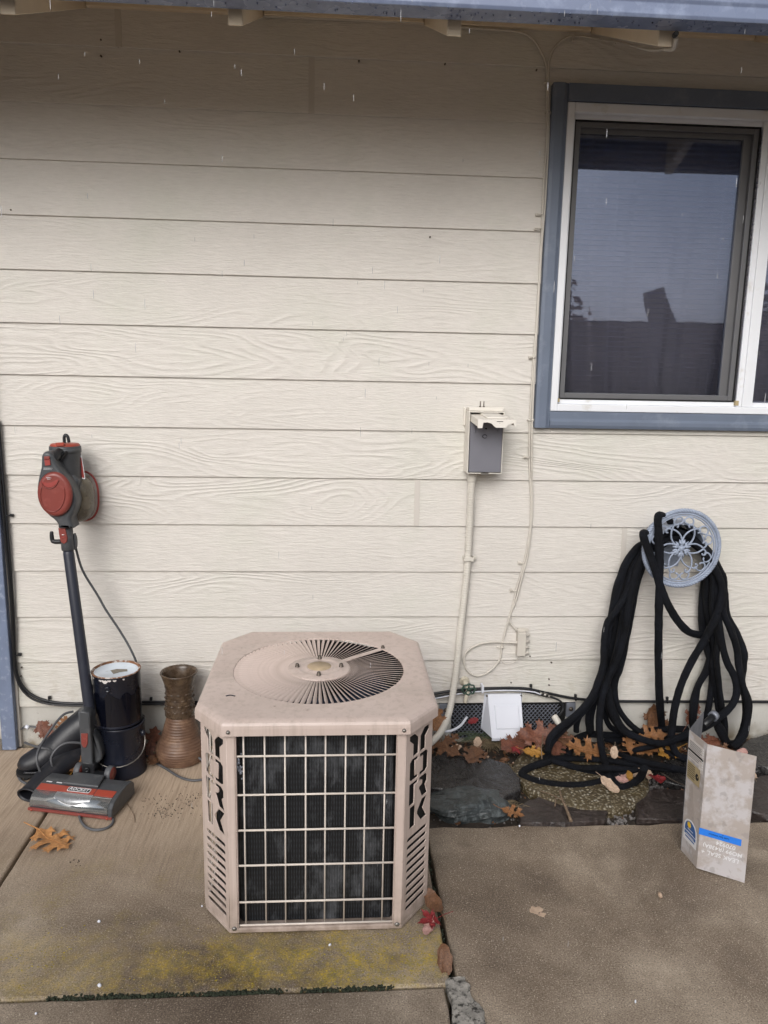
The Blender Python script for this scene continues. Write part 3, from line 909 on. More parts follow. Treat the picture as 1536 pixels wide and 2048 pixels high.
# coil: fins wrapped round the inside
co_ = MB()
co_.loft([[(x, y, 0.016) for x, y in ins(0.030)], [(x, y, AH - 0.02) for x, y in ins(0.030)]], smooth=False, caps=False)
co_.loft([[(x, y, AH - 0.02) for x, y in ins(0.050)], [(x, y, 0.016) for x, y in ins(0.050)]], smooth=False, caps=False)
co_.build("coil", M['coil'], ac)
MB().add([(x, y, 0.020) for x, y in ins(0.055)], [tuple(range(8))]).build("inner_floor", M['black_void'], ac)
# corner panels with cut letters and louvre slots
def letter(ch):
    L = {'Y': [[(-0.04, 1.0), (0.24, 1.0), (0.46, .72), (0.46, 0), (0.16, 0), (0.16, .56), (-0.04, .80)]],
         'O': [[(.46, 1), (.12, 1), (.0, .88), (.0, .12), (.12, 0), (.46, 0), (.46, .17), (.29, .17), (.29, .83), (.46, .83)]],
         'R': [[(.46, 1), (.0, 1), (.0, 0), (.29, 0), (.29, .83), (.46, .83)]],
         'K': [[(.06, 1), (.36, 1), (.36, 0), (.06, 0)]]}[ch]
    Rr = {'Y': None, 'O': None,
          'R': [[(.54, 1), (.88, 1), (1.0, .88), (1.0, .58), (.90, .46), (1.04, 0), (.72, 0), (.58, .40), (.54, .40), (.54, .57), (.66, .60), (.71, .66), (.71, .78), (.66, .83), (.54, .83)]],
          'K': [[(.72, 1), (1.04, 1), (.80, .52), (1.04, 0), (.70, 0), (.46, .46), (.46, .58)]]}[ch]
    if Rr is None: Rr = [[(1 - x, y) for x, y in reversed(P)] for P in L]
    return L + Rr
def corner_panel(w, h):
    loops = [[(0, 0), (w, 0), (w, h), (0, h)]]
    m0, lw = w * 0.16, w * 0.70
    cell = 0.0615
    top = h - 0.034
    for i, ch in enumerate("YORK"):
        y1 = top - i * (cell + 0.0055)
        y0 = y1 - cell
        for P in letter(ch): loops.append([(m0 + x * lw, y0 + y * (y1 - y0)) for x, y in P])
    ys = top - 4 * (cell + 0.0055) - 0.012
    n = 10
    pitch = (ys - 0.020) / n
    for i in range(n):
        yy = ys - pitch * (i + 0.5)
        r = 0.0062
        x0, x1 = m0 + r - 0.004, m0 + lw - r + 0.004
        P = []
        for k in range(9):
            a = -pi / 2 + pi * k / 8
            P.append((x1 + r * cos(a), yy + r * sin(a)))
        for k in range(9):
            a = pi / 2 + pi * k / 8
            P.append((x0 + r * cos(a), yy + r * sin(a)))
        loops.append(P)
    return loops
O = ins(0.001)
ppairs = [(O[7], O[0]), (O[1], O[2]), (O[3], O[4]), (O[5], O[6])]
for a, b in ppairs:
    d = Vector((b[0] - a[0], b[1] - a[1], 0))
    w = d.length
    me = curve_mesh("corner_panel", corner_panel(w, AH - 0.022), 0.0009, 0.0007, 1)
    put("corner_panel", me, M['ac'], ac, frame_mat((a[0], a[1], 0.0195), d, (0, 0, 1)))
_a, _b = Vector((O[1][0], O[1][1], 0)), Vector((O[2][0], O[2][1], 0))
_d = (_b - _a).normalized()
_n = Vector((-_d.y, _d.x, 0))
MB().prism([_a + _d * 0.006 + _n * 0.007 + Vector((0, 0, 0.02)), _b - _d * 0.004 + _n * 0.007 + Vector((0, 0, 0.02)), _b - _d * 0.004 + _n * 0.008 + Vector((0, 0, 0.02)), _a + _d * 0.006 + _n * 0.008 + Vector((0, 0, 0.02))], (0, 0, AH - 0.03)).build("black_liner", M['black_void'], ac)  # black sheet added behind the right panel so its cut-outs look dark inside
# front/back posts beside the wire grilles (returns of the corner panels)
def post(x0, x1, y0, y1): return MB().box(x0, x1, y0, y1, 0.0185, AH - 0.003)
fx0, fx1 = AX0 + CHX, AX1 - CHX
for x0, x1 in ((fx0 + 0.001, fx0 + 0.021), (fx1 - 0.021, fx1 - 0.001)):
    for y0, y1 in ((AYF - 0.001, AYF + 0.003), (AYB - 0.003, AYB + 0.001)):
        bev(post(x0, x1, y0, y1).build("corner_post", M['ac'], ac), 0.0015, 2)
for xx, s in ((fx0 + 0.021, 1), (fx1 - 0.021, -1)):
    bev(MB().box(min(xx, xx + s * 0.003), max(xx, xx + s * 0.003), AYF + 0.0005, AYF + 0.016, 0.0185, AH - 0.003).build("corner_post", M['ac'], ac), 0.001, 1)
for y0, y1 in ((AYF + CHY, AYF + CHY + 0.03), (AYB - CHY - 0.03, AYB - CHY)):
    for x0, x1 in ((AX0 - 0.001, AX0 + 0.003), (AX1 - 0.003, AX1 + 0.001)):
        if x0 > 0 and y1 < -0.8: y1 = y0 + 0.008
        bev(post(x0, x1, y0, y1).build("corner_post", M['ac'], ac), 0.0015, 2)
# wire grilles
def wire(p, q, r, name="grille_wire"):
    mb = MB().tube([p, q], r, 8)
    return mb.build(name, M['ac_wire'], ac)
ZL = [0.564, 0.496, 0.391, 0.293, 0.194, 0.089, 0.022]
XV = [-0.221, -0.169, -0.1185, -0.067, -0.0175, 0.033, 0.083, 0.133]
yw = AYF + 0.007
for z in ZL: wire((fx0 + 0.020, yw, z), (fx1 - 0.020, yw, z), 0.0027)
for x in XV: wire((x, yw + 0.0045, 0.016), (x, yw + 0.0045, 0.572), 0.0022)
for xs in (AX0 + 0.006, AX1 - 0.006):
    for z in ZL: wire((xs, AYF + CHY + 0.02, z), (xs, AYB - CHY - 0.02, z), 0.0027)
    for i in range(8):
        y = AYF + CHY + 0.05 + i * 0.049
        wire((xs, y, 0.016), (xs, y, 0.572), 0.0022)
# lid with its turned-down skirt and fan opening
FC = (-0.040, -0.706)
FR = 0.245
lo = 0.012
LO = octo(AX0 - lo, AX1 + lo, AYF - lo - 0.006, AYB + lo, CHX + 0.004, CHY + 0.004)
def offs(P, d):
    c = Vector((sum(p[0] for p in P) / len(P), sum(p[1] for p in P) / len(P)))
    n = len(P)
    out = []
    for i in range(n):
        a, b, e = Vector(P[i - 1]), Vector(P[i]), Vector(P[(i + 1) % n])
        t1, t2 = (b - a).normalized(), (e - b).normalized()
        n1, n2 = Vector((-t1.y, t1.x)), Vector((-t2.y, t2.x))
        k = (n1 + n2) / (1 + n1.dot(n2))
        out.append(tuple(b + k * d))
    return out
lid = MB()
ZT = 0.600
seq = [(0.0, AH - 0.014), (0.0, AH + 0.004), (0.001, AH + 0.012), (0.004, AH + 0.018), (0.009, ZT - 0.003), (0.016, ZT - 0.0008), (0.024, ZT)]
rings = [[(x, y, z) for x, y in offs(LO, d)] for d, z in seq]
lid.loft(rings, caps=False, smooth=False)
lid.loft([[(x, y, z) for x, y in offs(LO, 0.003)] for z in (AH - 0.014, AH + 0.010)][::-1], caps=False, smooth=False)
inner = offs(LO, 0.024)
NS = 96
circ = [(FC[0] + FR * cos(2 * pi * i / NS), FC[1] + FR * sin(2 * pi * i / NS)) for i in range(NS)]
V2 = [Vector(p) for p in inner] + [Vector(p) for p in circ]
E2 = [(i, (i + 1) % 8) for i in range(8)] + [(8 + i, 8 + (i + 1) % NS) for i in range(NS)]
vv, ee, ff, *_ = delaunay_2d_cdt(V2, E2, [], 0, 1e-6)
keep = []
for f in ff:
    c = sum((vv[i] for i in f), Vector((0, 0))) / len(f)
    if (c - Vector(FC)).length > FR * 0.999 - 0.001:
        # inside the octagon?
        ok = True
        for i in range(8):
            a, b = Vector(inner[i]), Vector(inner[(i + 1) % 8])
            if (b - a).cross(c - a) < -1e-9: ok = False
        if ok: keep.append(tuple(f))
lid.add([(v.x, v.y, ZT) for v in vv], keep)
lid.loft([[(x, y, ZT) for x, y in circ], [(FC[0] + (FR - 0.002) * cos(2 * pi * i / NS), FC[1] + (FR - 0.002) * sin(2 * pi * i / NS), ZT - 0.004) for i in range(NS)]], caps=False)
o = lid.build("lid", M['ac'], ac, weld=True)
# radial louvres: one blade, turned round the hub
RI = 0.088
NB = 92
bl = MB()
tilt = radians(31)
rows = []
for i in range(7):
    t = i / 6
    r = RI - 0.004 + (FR - 0.001 - RI + 0.004) * t
    wd = (2 * pi * r / NB) * (0.40 if i < 6 else 0.26)
    if i == 5: wd *= 0.97
    dz = sin(tilt) * wd
    dx = cos(tilt) * wd
    rows.append([(r, -dx, ZT - 0.001), (r, 0.0, ZT - 0.001 - 0.72 * dz), (r, dx, ZT - 0.001 - dz * 2.0), (r, dx * 0.98, ZT - 0.002 - dz * 2.0), (r, -0.0008, ZT - 0.0019 - 0.72 * dz), (r, -dx, ZT - 0.0022)])
bl.loft(rows, smooth=False)
blm = bl.mesh("fan_louver")
BAR = radians(39)
for i in range(NB):
    a = 2 * pi * (i + 0.5) / NB
    if abs((a - BAR + pi) % (2 * pi) - pi) < radians(4.2): continue
    link("fan_louver", blm, M['ac'], ac, Vector((FC[0], FC[1], 0)) - base_of(ac), (0, 0, a))
Mb = Matrix.Translation((FC[0], FC[1], 0)) @ Matrix.Rotation(BAR, 4, 'Z')
b_ = MB().box(RI - 0.004, FR + 0.002, -0.0085, 0.0085, ZT - 0.0035, ZT - 0.0004)
bev(b_.build("louver_bar", M['ac'], ac, M=Mb), 0.001, 1)
hub = MB().lathe([(0.0, ZT + 0.004), (0.036, ZT + 0.004), (0.040, ZT + 0.0035), (0.042, ZT + 0.002), (0.056, ZT + 0.0015), (0.060, ZT + 0.003), (0.066, ZT + 0.003), (0.070, ZT + 0.0015), (0.086, ZT + 0.001), (0.090, ZT - 0.001), (0.090, ZT - 0.006), (0.0, ZT - 0.006)], (FC[0], FC[1], 0), 56)
hub.build("fan_hub_plate", M['ac'], ac)
MB().lathe([(0.0, ZT + 0.0052), (0.034, ZT + 0.0052), (0.0345, ZT + 0.0042)], (FC[0], FC[1], 0), 40).build("hub_label", M['label_disc'], ac)
def bolt(p, r=0.0055, h=0.011, m='dark_steel', M3=None):
    return MB().lathe([(r * 1.25, 0), (r * 1.25, 0.002), (r, 0.003), (r, h * 0.6), (r * 0.75, h * 0.9), (0, h)], p, 10, M3).build("bolt", M[m], ac)
for a in (0, 90, 180, 270):
    bolt((FC[0] + 0.063 * cos(radians(a)), FC[1] + 0.063 * sin(radians(a)), ZT + 0.003))
bolt((FC[0] + (FR + 0.004) * cos(BAR), FC[1] + (FR + 0.004) * sin(BAR), ZT), 0.005, 0.009)
RX = Matrix.Rotation(radians(90), 3, 'X')
for x in (fx0 + 0.008, fx1 - 0.008):
    bolt((x, AYF - lo - 0.006, AH - 0.003), 0.0042, 0.005, 'steel', RX)
    bolt((x + (0.004 if x < 0 else -0.004), AYF - 0.0, 0.019), 0.0052, 0.005, 'steel', RX)
bolt((AX1 + lo, AYF + CHY + 0.012, AH - 0.006), 0.004, 0.005, 'steel', Matrix.Rotation(radians(90), 3, 'Y'))
bolt((AX0 - lo, AYF + CHY + 0.006, AH - 0.006), 0.004, 0.005, 'steel', Matrix.Rotation(radians(-90), 3, 'Y'))
# fan and motor inside
fan = MB()
for k in range(4):
    a0 = radians(18 + 90 * k)
    rows = []
    for i in range(6):
        r = 0.05 + 0.17 * i / 5
        row = []
        for j in range(7):
            a = a0 + radians(-26 + 56 * j / 6 + 10 * i / 5)
            row.append((FC[0] + r * cos(a), FC[1] + r * sin(a), 0.515 + 0.040 * (j / 6 - 0.5)))
        rows.append(row)
    fan.loft(rows, closed=False, caps=False)
fan.lathe([(0, 0.53), (0.055, 0.53), (0.06, 0.52), (0.06, 0.49), (0, 0.49)], (FC[0], FC[1], 0), 28)
fan.build("fan", M['fan'], ac)
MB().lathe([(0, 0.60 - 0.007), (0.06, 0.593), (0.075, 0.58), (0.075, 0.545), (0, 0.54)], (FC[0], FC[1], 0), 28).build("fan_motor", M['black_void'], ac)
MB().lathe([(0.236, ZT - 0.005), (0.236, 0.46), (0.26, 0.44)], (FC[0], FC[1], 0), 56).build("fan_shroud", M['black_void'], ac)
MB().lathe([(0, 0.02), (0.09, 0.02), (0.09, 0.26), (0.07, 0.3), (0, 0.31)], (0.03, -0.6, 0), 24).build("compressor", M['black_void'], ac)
# lint caught on the coil, leaf-blade nick on the lid
lint = MB()
for i in range(26):
    p = Vector((-0.233 + R.gauss(0, 0.006), AYF + 0.012 + R.uniform(0, 0.006), 0.462 + R.gauss(0, 0.013)))
    lint.ell(p, 0.003 * R.uniform(.6, 1.6), 0.002, 0.004 * R.uniform(.5, 1.5), 6, 4)
props(lint.build("lint_tuft", M['galv']), "grey tuft of lint caught behind the top left of the wire grille", "lint tuft")
cl = MB()
pts = [F(452, 1392, ZT + 0.001), F(460, 1390, ZT + 0.001), F(470, 1392, ZT + 0.001)]
cl.tube(crom(pts, 4), 0.0022, 6, flat=0.5)
cl.build("paint_chip", M['can'], ac)

# ------------------------------------------------------------------ disconnect box, conduit
bx = thing("disconnect_box", "small beige electrical box on the wall, cover flipped up, grey insert inside", "electrical box", W(967, 885, 0))
BX0, BX1, BZ0, BZ1, BD = 0.478, 0.605, 1.087, 1.310, 0.085
mb = MB()
mb.box(BX0, BX0 + 0.003, -BD, 0.006, BZ0, BZ1).box(BX1 - 0.003, BX1, -BD, 0.006, BZ0, BZ1).box(BX0 + 0.003, BX1 - 0.003, -BD, 0.006, BZ0, BZ0 + 0.003).box(BX0 + 0.003, BX1 - 0.003, -BD, 0.006, BZ1 - 0.003, BZ1)
mb.box(BX0 + 0.003, BX1 - 0.003, -0.01, 0.006, BZ0 + 0.003, BZ1 - 0.003)
bev(mb.build("enclosure", M['box_paint'], bx), 0.001, 1)
bev(MB().box(BX0 - 0.008, BX0 - 0.0005, -0.012, 0.006, BZ1 - 0.055, BZ1 + 0.012).build("mounting_flange", M['box_paint'], bx), 0.002, 1)
bev(MB().box(BX0 + 0.004, BX1 + 0.006, -BD * 0.55, -0.006, BZ1 + 0.0005, BZ1 + 0.014).build("top_rail", M['box_paint'], bx), 0.002, 1)
mb = MB().box(BX0 + 0.006, BX1 - 0.004, -BD + 0.004, -BD + 0.010, BZ0 + 0.006, BZ1 - 0.012)
mb.box(BX0 + 0.018, BX0 + 0.024, -BD + 0.001, -BD + 0.005, BZ1 - 0.075, BZ1 - 0.02).box(BX1 - 0.024, BX1 - 0.018, -BD + 0.001, -BD + 0.005, BZ1 - 0.07, BZ1 - 0.02)
bev(mb.build("insert_panel", M['box_grey'], bx), 0.001, 1)
mb = MB().tube([(0.537 + 0.008 * cos(a * 0.3), -BD + 0.003, 1.222 + 0.006 * sin(a * 0.3)) for a in range(0, 20)], 0.0012, 5)
mb.ell((0.541, -BD + 0.003, 1.250), 0.004, 0.002, 0.003, 8, 5)
mb.build("latch_mark", M['black_print'], bx)
mb = MB().box(0.528, 0.556, -BD - 0.004, -BD + 0.001, BZ0 - 0.004, BZ0 + 0.004)
bev(mb.build("hasp", M['steel'], bx), 0.001, 1)
# flipped-up cover: hinged at the top, its lip hanging at the front
cv = thing("cover", None, None, (0, 0, 0))
cv.parent = bx
cv.location = Vector((0.542, -0.05, BZ1)) - bx.location
hz = BZ1 - 0.012
mb = MB()
P0 = [(BX0 + 0.004, -0.055, hz), (BX1 + 0.003, -0.055, hz), (BX1 + 0.016, -0.185, hz - 0.012), (BX0 + 0.012, -0.185, hz - 0.012)]
mb.loft([[Vector(p) for p in P0], [Vector(p) + Vector((0, 0, 0.003)) for p in P0]], smooth=False)
bev(mb.build("cover_plate", M['box_paint'], cv), 0.001, 1)
me = curve_mesh("cover_lip", [[(0, 0), (0, -0.030), (0.016, -0.030), (0.019, -0.012), (0.034, -0.010), (0.048, -0.014), (0.058, -0.024), (0.064, -0.028), (0.098, -0.028), (0.106, -0.016), (0.125, -0.012), (0.129, -0.024), (0.134, -0.024), (0.134, 0)]], 0.0012)
put("cover_lip", me, M['box_paint'], cv, frame_mat((BX0 + 0.012, -0.186, hz - 0.009), (1, 0, 0), (0, 0.1, 1)))
mb = MB().prism([(BX0 + 0.004, -0.055, hz), (BX0 + 0.012, -0.184, hz - 0.012), (BX0 + 0.012, -0.184, hz - 0.034), (BX0 + 0.004, -0.055, hz - 0.020)], (0.002, 0, 0))
mb.prism([(BX1 + 0.003, -0.055, hz), (BX1 + 0.016, -0.184, hz - 0.012), (BX1 + 0.016, -0.184, hz - 0.030), (BX1 + 0.003, -0.055, hz - 0.018)], (-0.002, 0, 0))
mb.build("cover_side", M['box_paint'], cv)
P1 = [(BX0 + 0.040, -0.058, hz + 0.003), (BX1 - 0.020, -0.058, hz + 0.003), (BX1 - 0.010, -0.168, hz - 0.0075), (BX0 + 0.046, -0.168, hz - 0.0075)]
bev(MB().loft([[Vector(p) for p in P1], [Vector(p) * 1 + Vector((0, 0, 0.006)) for p in P1]], smooth=False).build("raised_panel", M['box_paint'], cv), 0.003, 2)
MB().tube([(0.566, -0.188, hz - 0.024), (0.566, -0.1885, hz - 0.024)], 0.003, 10).box(0.556, 0.578, -0.1885, -0.186, hz - 0.0165, hz - 0.0145).build("cover_hole", M['black_print'], cv)
sc = MB()
for x in (BX0 + 0.048, BX0 + 0.061):
    sc.lathe([(0.0045, 0), (0.0045, 0.002), (0.002, 0.004), (0.0018, 0.020), (0, 0.022)], (x, -0.03, BZ1 + 0.0142), 8)
    props(sc.build("loose_screw", M['dark_steel']), "grey screw standing on its head on the electrical box, %s of the two" % ("left" if x < BX0 + 0.05 else "right"), "screw", "loose screws on the electrical box")
    sc = MB()
cd = thing("conduit", "ribbed cream conduit running from the electrical box down behind the air conditioner", "conduit", W(941, 950, -0.04))
mb = MB().lathe([(0.019, 0), (0.019, -0.006), (0.0165, -0.007), (0.0165, -0.030), (0.0145, -0.034)], (0.503, -0.045, BZ0), 20)
mb.build("connector", M['conduit'], cd)
path = [(0.503, -0.045, BZ0 - 0.030), W(939, 1060, -0.022), W(935, 1130, -0.018), W(928, 1200, -0.018), W(920, 1270, -0.019), W(914, 1330, -0.022), W(907, 1380, -0.035), W(898, 1425, -0.07), W(884, 1460, -0.14), W(862, 1485, -0.24), W(842, 1492, -0.36)]
cp = crom(path, 22)
mb = MB()
rr = []
pts = []
acc = 0
step = 0.0033
# resample evenly and ripple the radius
Ls = [0]
for a, b in zip(cp[:-1], cp[1:]): Ls.append(Ls[-1] + (b - a).length)
n = int(Ls[-1] / step)
j = 0
for i in range(n):
    s_ = i * step
    while j < len(Ls) - 2 and Ls[j + 1] < s_: j += 1
    t = (s_ - Ls[j]) / max(1e-9, Ls[j + 1] - Ls[j])
    pts.append(cp[j].lerp(cp[j + 1], t))
    rr.append(0.0128 + (0.0011 if i % 3 == 0 else -0.0003) if s_ < 0.93 else 0.0126)
mb.tube(pts, rr, 14)
mb.build("conduit_pipe", M['conduit'], cd)
p = W(937, 1117, -0.02)
mb = MB().box(p.x - 0.017, p.x + 0.018, -0.036, -0.033, p.z - 0.008, p.z + 0.008).box(p.x + 0.016, p.x + 0.032, -0.010, -0.004, p.z - 0.007, p.z + 0.007).box(p.x - 0.019, p.x - 0.016, -0.034, 0.0, p.z - 0.008, p.z + 0.008).box(p.x + 0.016, p.x + 0.019, -0.034, 0.0, p.z - 0.008, p.z + 0.008)
bev(mb.build("strap", M['conduit'], cd), 0.001, 1)

# ------------------------------------------------------------------ cables on the wall
def clip_mesh(w, h, m=None):
    mb = MB()
    mb.tube(crom([(-w, 0.0, 0), (-w, -h, 0), (0, -h - 0.003, 0), (w, -h, 0), (w, 0.0, 0)], 3), 0.0022, 6)
    mb.box(w, w + 0.011, -0.008, 0.001, -0.0045, 0.0045)
    mb.lathe([(0.0032, 0), (0.0032, 0.002), (0, 0.003)], (w + 0.006, -0.008, 0), 8, RX)
    return mb.mesh("cable_clip")
clipM = {'cable_white': clip_mesh(0.006, 0.011), 'cable_black': clip_mesh(0.006, 0.011)}
def cable(name, label, paths, r, m, clips=(), cm=None, cat="cable", group=None):
    base = paths[0][0]
    t = thing(name, label, cat, base, group)
    for P in paths:
        MB().tube(crom(P, 6), r, 8).build("cable_run", M[m], t)
    for (px, py, Y, rot) in clips:
        link("cable_clip", clipM[cm or m], M[cm or m], t, W(px, py, Y) - Vector(base), (0, rot, 0))
    return t
# pair of thin pale cables beside the window, down to the splitter
pA = [W(520, 32, -0.004), W(700, 40, -0.004), W(860, 47, -0.006), W(940, 56, -0.006), W(1030, 63, -0.006), W(1062, 75, -0.006), W(1083, 105, -0.006), W(1093, 135, -0.006), W(1094, 200, -0.006), W(1094, 280, -0.006), W(1088, 360, -0.006), W(1083, 470, -0.006),
      W(1078, 560, -0.006), W(1072, 660, -0.006), W(1067, 720, -0.006), W(1060, 840, -0.006), W(1059, 930, -0.006), W(1062, 1000, -0.006), W(1060, 1060, -0.006), W(1048, 1125, -0.006), W(1034, 1175, -0.006), W(1022, 1225, -0.006), W(1010, 1265, -0.006), W(1003, 1295, -0.006), W(1000, 1318, -0.007), W(980, 1342, -0.008), W(955, 1352, -0.008),
      W(935, 1342, -0.008), W(928, 1322, -0.008), W(935, 1302, -0.008), W(960, 1288, -0.009), W(990, 1284, -0.012), W(1012, 1285, -0.014), W(1030, 1285, -0.016)]
pB = [W(1330, 98, -0.50), W(1310, 100, -0.42), W(1290, 98, -0.34), W(1240, 85, -0.10), W(1190, 77, -0.006), W(1145, 72, -0.006), W(1118, 85, -0.006), W(1103, 108, -0.006), W(1097, 140, -0.006), W(1098, 210, -0.006), W(1097, 290, -0.006), W(1091, 400, -0.006), W(1083, 500, -0.006), W(1076, 620, -0.006), W(1068, 760, -0.006),
      W(1064, 860, -0.006), W(1064, 960, -0.006), W(1064, 1030, -0.006), W(1057, 1100, -0.006), W(1045, 1150, -0.006), W(1032, 1200, -0.006), W(1018, 1235, -0.006), W(1022, 1248, -0.006), W(1034, 1262, -0.008)]
cable("coax_cable", "pale cable along the eave, down beside the window, looping left of the splitter", [pA], 0.0036, 'cable_white',
      [(1091, 168, 0.001, 0), (1093, 227, 0.001, 0), (1080, 430, 0.001, pi), (1077, 458, 0.001, pi), (1066, 715, 0.001, pi), (1058, 840, 0.001, 0), (1055, 914, 0.001, pi), (1044, 1125, 0.001, pi), (1028, 1180, 0.001, pi), (998, 1294, 0.001, 0)], cat="cable")
cable("coax_cable", "pale cable arching from the rafter end to the window, down to the splitter top", [pB], 0.0036, 'cable_white', [(1145, 74, 0.001, pi / 2), (1228, 81, -0.06, pi / 2)], cat="cable")
# loose connector at the rafter end
cc = MB()
a, b = W(1330, 98, -0.50), W(1352, 74, -0.615)
cc.tube(crom([a, a.lerp(b, 0.5) + Vector((0.01, 0, -0.012)), b], 5), 0.0062, 8)
props(cc.build("cable_end", M['cable_white']), "pale thick cable end bent up under the rightmost rafter tail", "cable end")
cc = MB()
d = (b - a).normalized()
cc.tube([b + Vector((-0.006, -0.004, 0.002)), b + d * 0.018 + Vector((-0.006, -0.004, 0.002))], 0.007, 10).tube([b + d * 0.018 + Vector((-0.006, -0.004, 0.002)), b + d * 0.024 + Vector((-0.006, -0.004, 0.002))], 0.0045, 8)
props(cc.build("cable_connector", M['black_print']), "small black connector on the cable end under the rightmost rafter", "connector")
# splitter
sp = thing("cable_splitter", "cream cable splitter block with four stubs on its right side", "splitter", W(1041, 1285, 0))
p = W(1041, 1285, 0)
sx0, sx1, sz0, sz1 = W(1032, 1285).x, W(1049, 1285).x, W(1041, 1308).z, W(1041, 1262).z
bev(MB().box(sx0, sx1, -0.026, 0.002, sz0, sz1).build("splitter_body", M['cable_white'], sp), 0.002, 2)
RYp = Matrix.Rotation(radians(90), 3, 'Y')
for i in range(4):
    z = sz1 - 0.012 - i * (sz1 - sz0 - 0.02) / 3
    MB().lathe([(0.006, 0), (0.006, 0.008), (0.0048, 0.0085), (0.0048, 0.016), (0, 0.0165)], (sx1 - 0.0005, -0.014, z), 10, RYp).build("port", M['cable_white'], sp)
MB().lathe([(0.005, 0), (0.0058, 0.006), (0.0058, 0.014), (0.0042, 0.02), (0.0042, 0.034), (0, 0.034)], (sx0 + 0.0005, -0.014, W(1030, 1285, -0.014).z), 10, Matrix.Rotation(radians(-90), 3, 'Y')).build("input_port", M['cable_white'], sp)
MB().box(sx0 + 0.002, sx1 + 0.012, -0.006, 0.002, sz1 + 0.0005, sz1 + 0.012).build("mounting_ear", M['cable_white'], sp)
gw = [W(1002, 1318, -0.006), W(1008, 1326, -0.008), W(1020, 1327, -0.009), W(1032, 1322, -0.010), W(1040, 1308, -0.012)]
MB().tube(crom(gw, 5), 0.0014, 6).build("ground_wire", M['cable_white'], sp)

# black cables along the bottom of the wall
k1 = [W(-4, 840, -0.012), W(4, 930, -0.012), W(13, 1040, -0.012), W(22, 1150, -0.012), W(28, 1250, -0.012), W(30, 1320, -0.012), W(38, 1358, -0.012), W(58, 1386, -0.012), W(95, 1402, -0.012), W(150, 1407, -0.012), W(230, 1404, -0.012), W(340, 1404, -0.012), W(450, 1404, -0.012), W(700, 1402, -0.012), W(820, 1396, -0.012), W(870, 1387, -0.012), W(930, 1379, -0.012), W(1000, 1376, -0.012), W(1050, 1377, -0.012), W(1090, 1385, -0.012), W(1150, 1397, -0.010), W(1220, 1402, -0.008), W(1330, 1403, -0.008), W(1450, 1403, -0.008), W(1545, 1404, -0.008)]
k2 = [W(-10, 850, -0.02), W(-1, 950, -0.02), W(9, 1060, -0.02), W(20, 1180, -0.02), W(26, 1290, -0.02), W(30, 1345, -0.02), W(48, 1384, -0.02), W(84, 1405, -0.02), W(150, 1411, -0.02), W(260, 1409, -0.02), W(450, 1408, -0.02), W(700, 1408, -0.02), W(860, 1394, -0.02), W(930, 1384, -0.018), W(975, 1380, -0.018), W(1040, 1382, -0.018), W(1085, 1390, -0.018), W(1108, 1396, -0.022), W(1122, 1404, -0.026), W(1126, 1418, -0.03), W(1118, 1430, -0.04), W(1108, 1432, -0.05)]
cable("black_cable", "thick black cable clipped along the bottom of the siding from doorway to right edge", [k1], 0.0055, 'cable_black',
      [(18, 1030, -0.002, 0), (34, 1308, -0.002, 0), (100, 1400, -0.002, -pi / 2), (303, 1402, -0.002, -pi / 2), (1061, 1376, -0.002, -pi / 2), (1150, 1396, -0.002, -pi / 2), (1333, 1401, -0.002, -pi / 2), (1496, 1402, -0.002, -pi / 2)])
cable("black_cable", "thinner black cable below the thick one, dropping down right of the white vent hood", [k2], 0.0042, 'cable_black')
k3 = MB().tube(crom([W(866, 1398, -0.024), W(930, 1386, -0.024), W(1000, 1381, -0.026), W(1060, 1383, -0.026), W(1082, 1389, -0.026)], 6), 0.0026, 6)
props(k3.build("white_wire", M['white_plastic']), "thin white wire following the black cables above the vent hood", "wire")
kc = MB()
a, b = W(1079, 1386, -0.022), W(1100, 1393, -0.024)
kc.tube([a, a.lerp(b, 0.3)], 0.0058, 8).tube([a.lerp(b, 0.35), a.lerp(b, 0.75)], 0.0085, 8).tube([a.lerp(b, 0.8), b], 0.0058, 8)
props(kc.build("cable_joiner", M['steel']), "silver cable joiner on the black cable above the foundation vent", "cable joiner")
zt = MB()
p = W(965, 1378, -0.026)
zt.box(p.x - 0.004, p.x + 0.004, -0.034, 0.0, p.z - 0.014, p.z + 0.014)
props(zt.build("cable_tie", M['white_plastic']), "white tie strap round the black cables above the vent hood", "cable tie")

# faucet with green handwheel
fa = thing("outdoor_faucet", "pale pipe stub with a green handwheel low on the wall beside the conduit", "faucet", W(937, 1377, -0.03))
p = W(937, 1378, -0.045)
q = W(929, 1362, 0.0)
MB().tube(crom([q + Vector((0, 0.01, 0)), q + Vector((0, -0.018, 0)), p.lerp(q, 0.3), p + Vector((0, 0.01, 0))], 5), 0.011, 12).lathe([(0.020, 0), (0.020, 0.003), (0.012, 0.004)], q, 14, RX).build("pipe_stub", M['brass_paint'], fa)
hw = MB()
ring = []
for i in range(40):
    a = 2 * pi * i / 40
    ring.append(p + Vector(((0.025 + 0.0018 * cos(8 * a)) * cos(a), -0.004, (0.021 + 0.0018 * cos(8 * a)) * sin(a))))
hw.tube(ring, 0.0034, 7, closed=True)
for i in range(5):
    a = 2 * pi * i / 5 + 0.3
    hw.tube([p + Vector((0, -0.004, 0)), p + Vector((0.024 * cos(a), -0.004, 0.020 * sin(a)))], 0.0026, 6)
hw.ell(p + Vector((0, -0.005, 0)), 0.007, 0.006, 0.007, 10, 6)
hw.build("handwheel", M['green_metal'], fa)
hy = MB().tube(crom([p + Vector((0, 0.008, -0.004)), p + Vector((-0.006, 0.0, -0.03)), p + Vector((-0.012, -0.004, -0.055))], 4), 0.008, 10)
hy.build("spout", M['brass_paint'], fa)

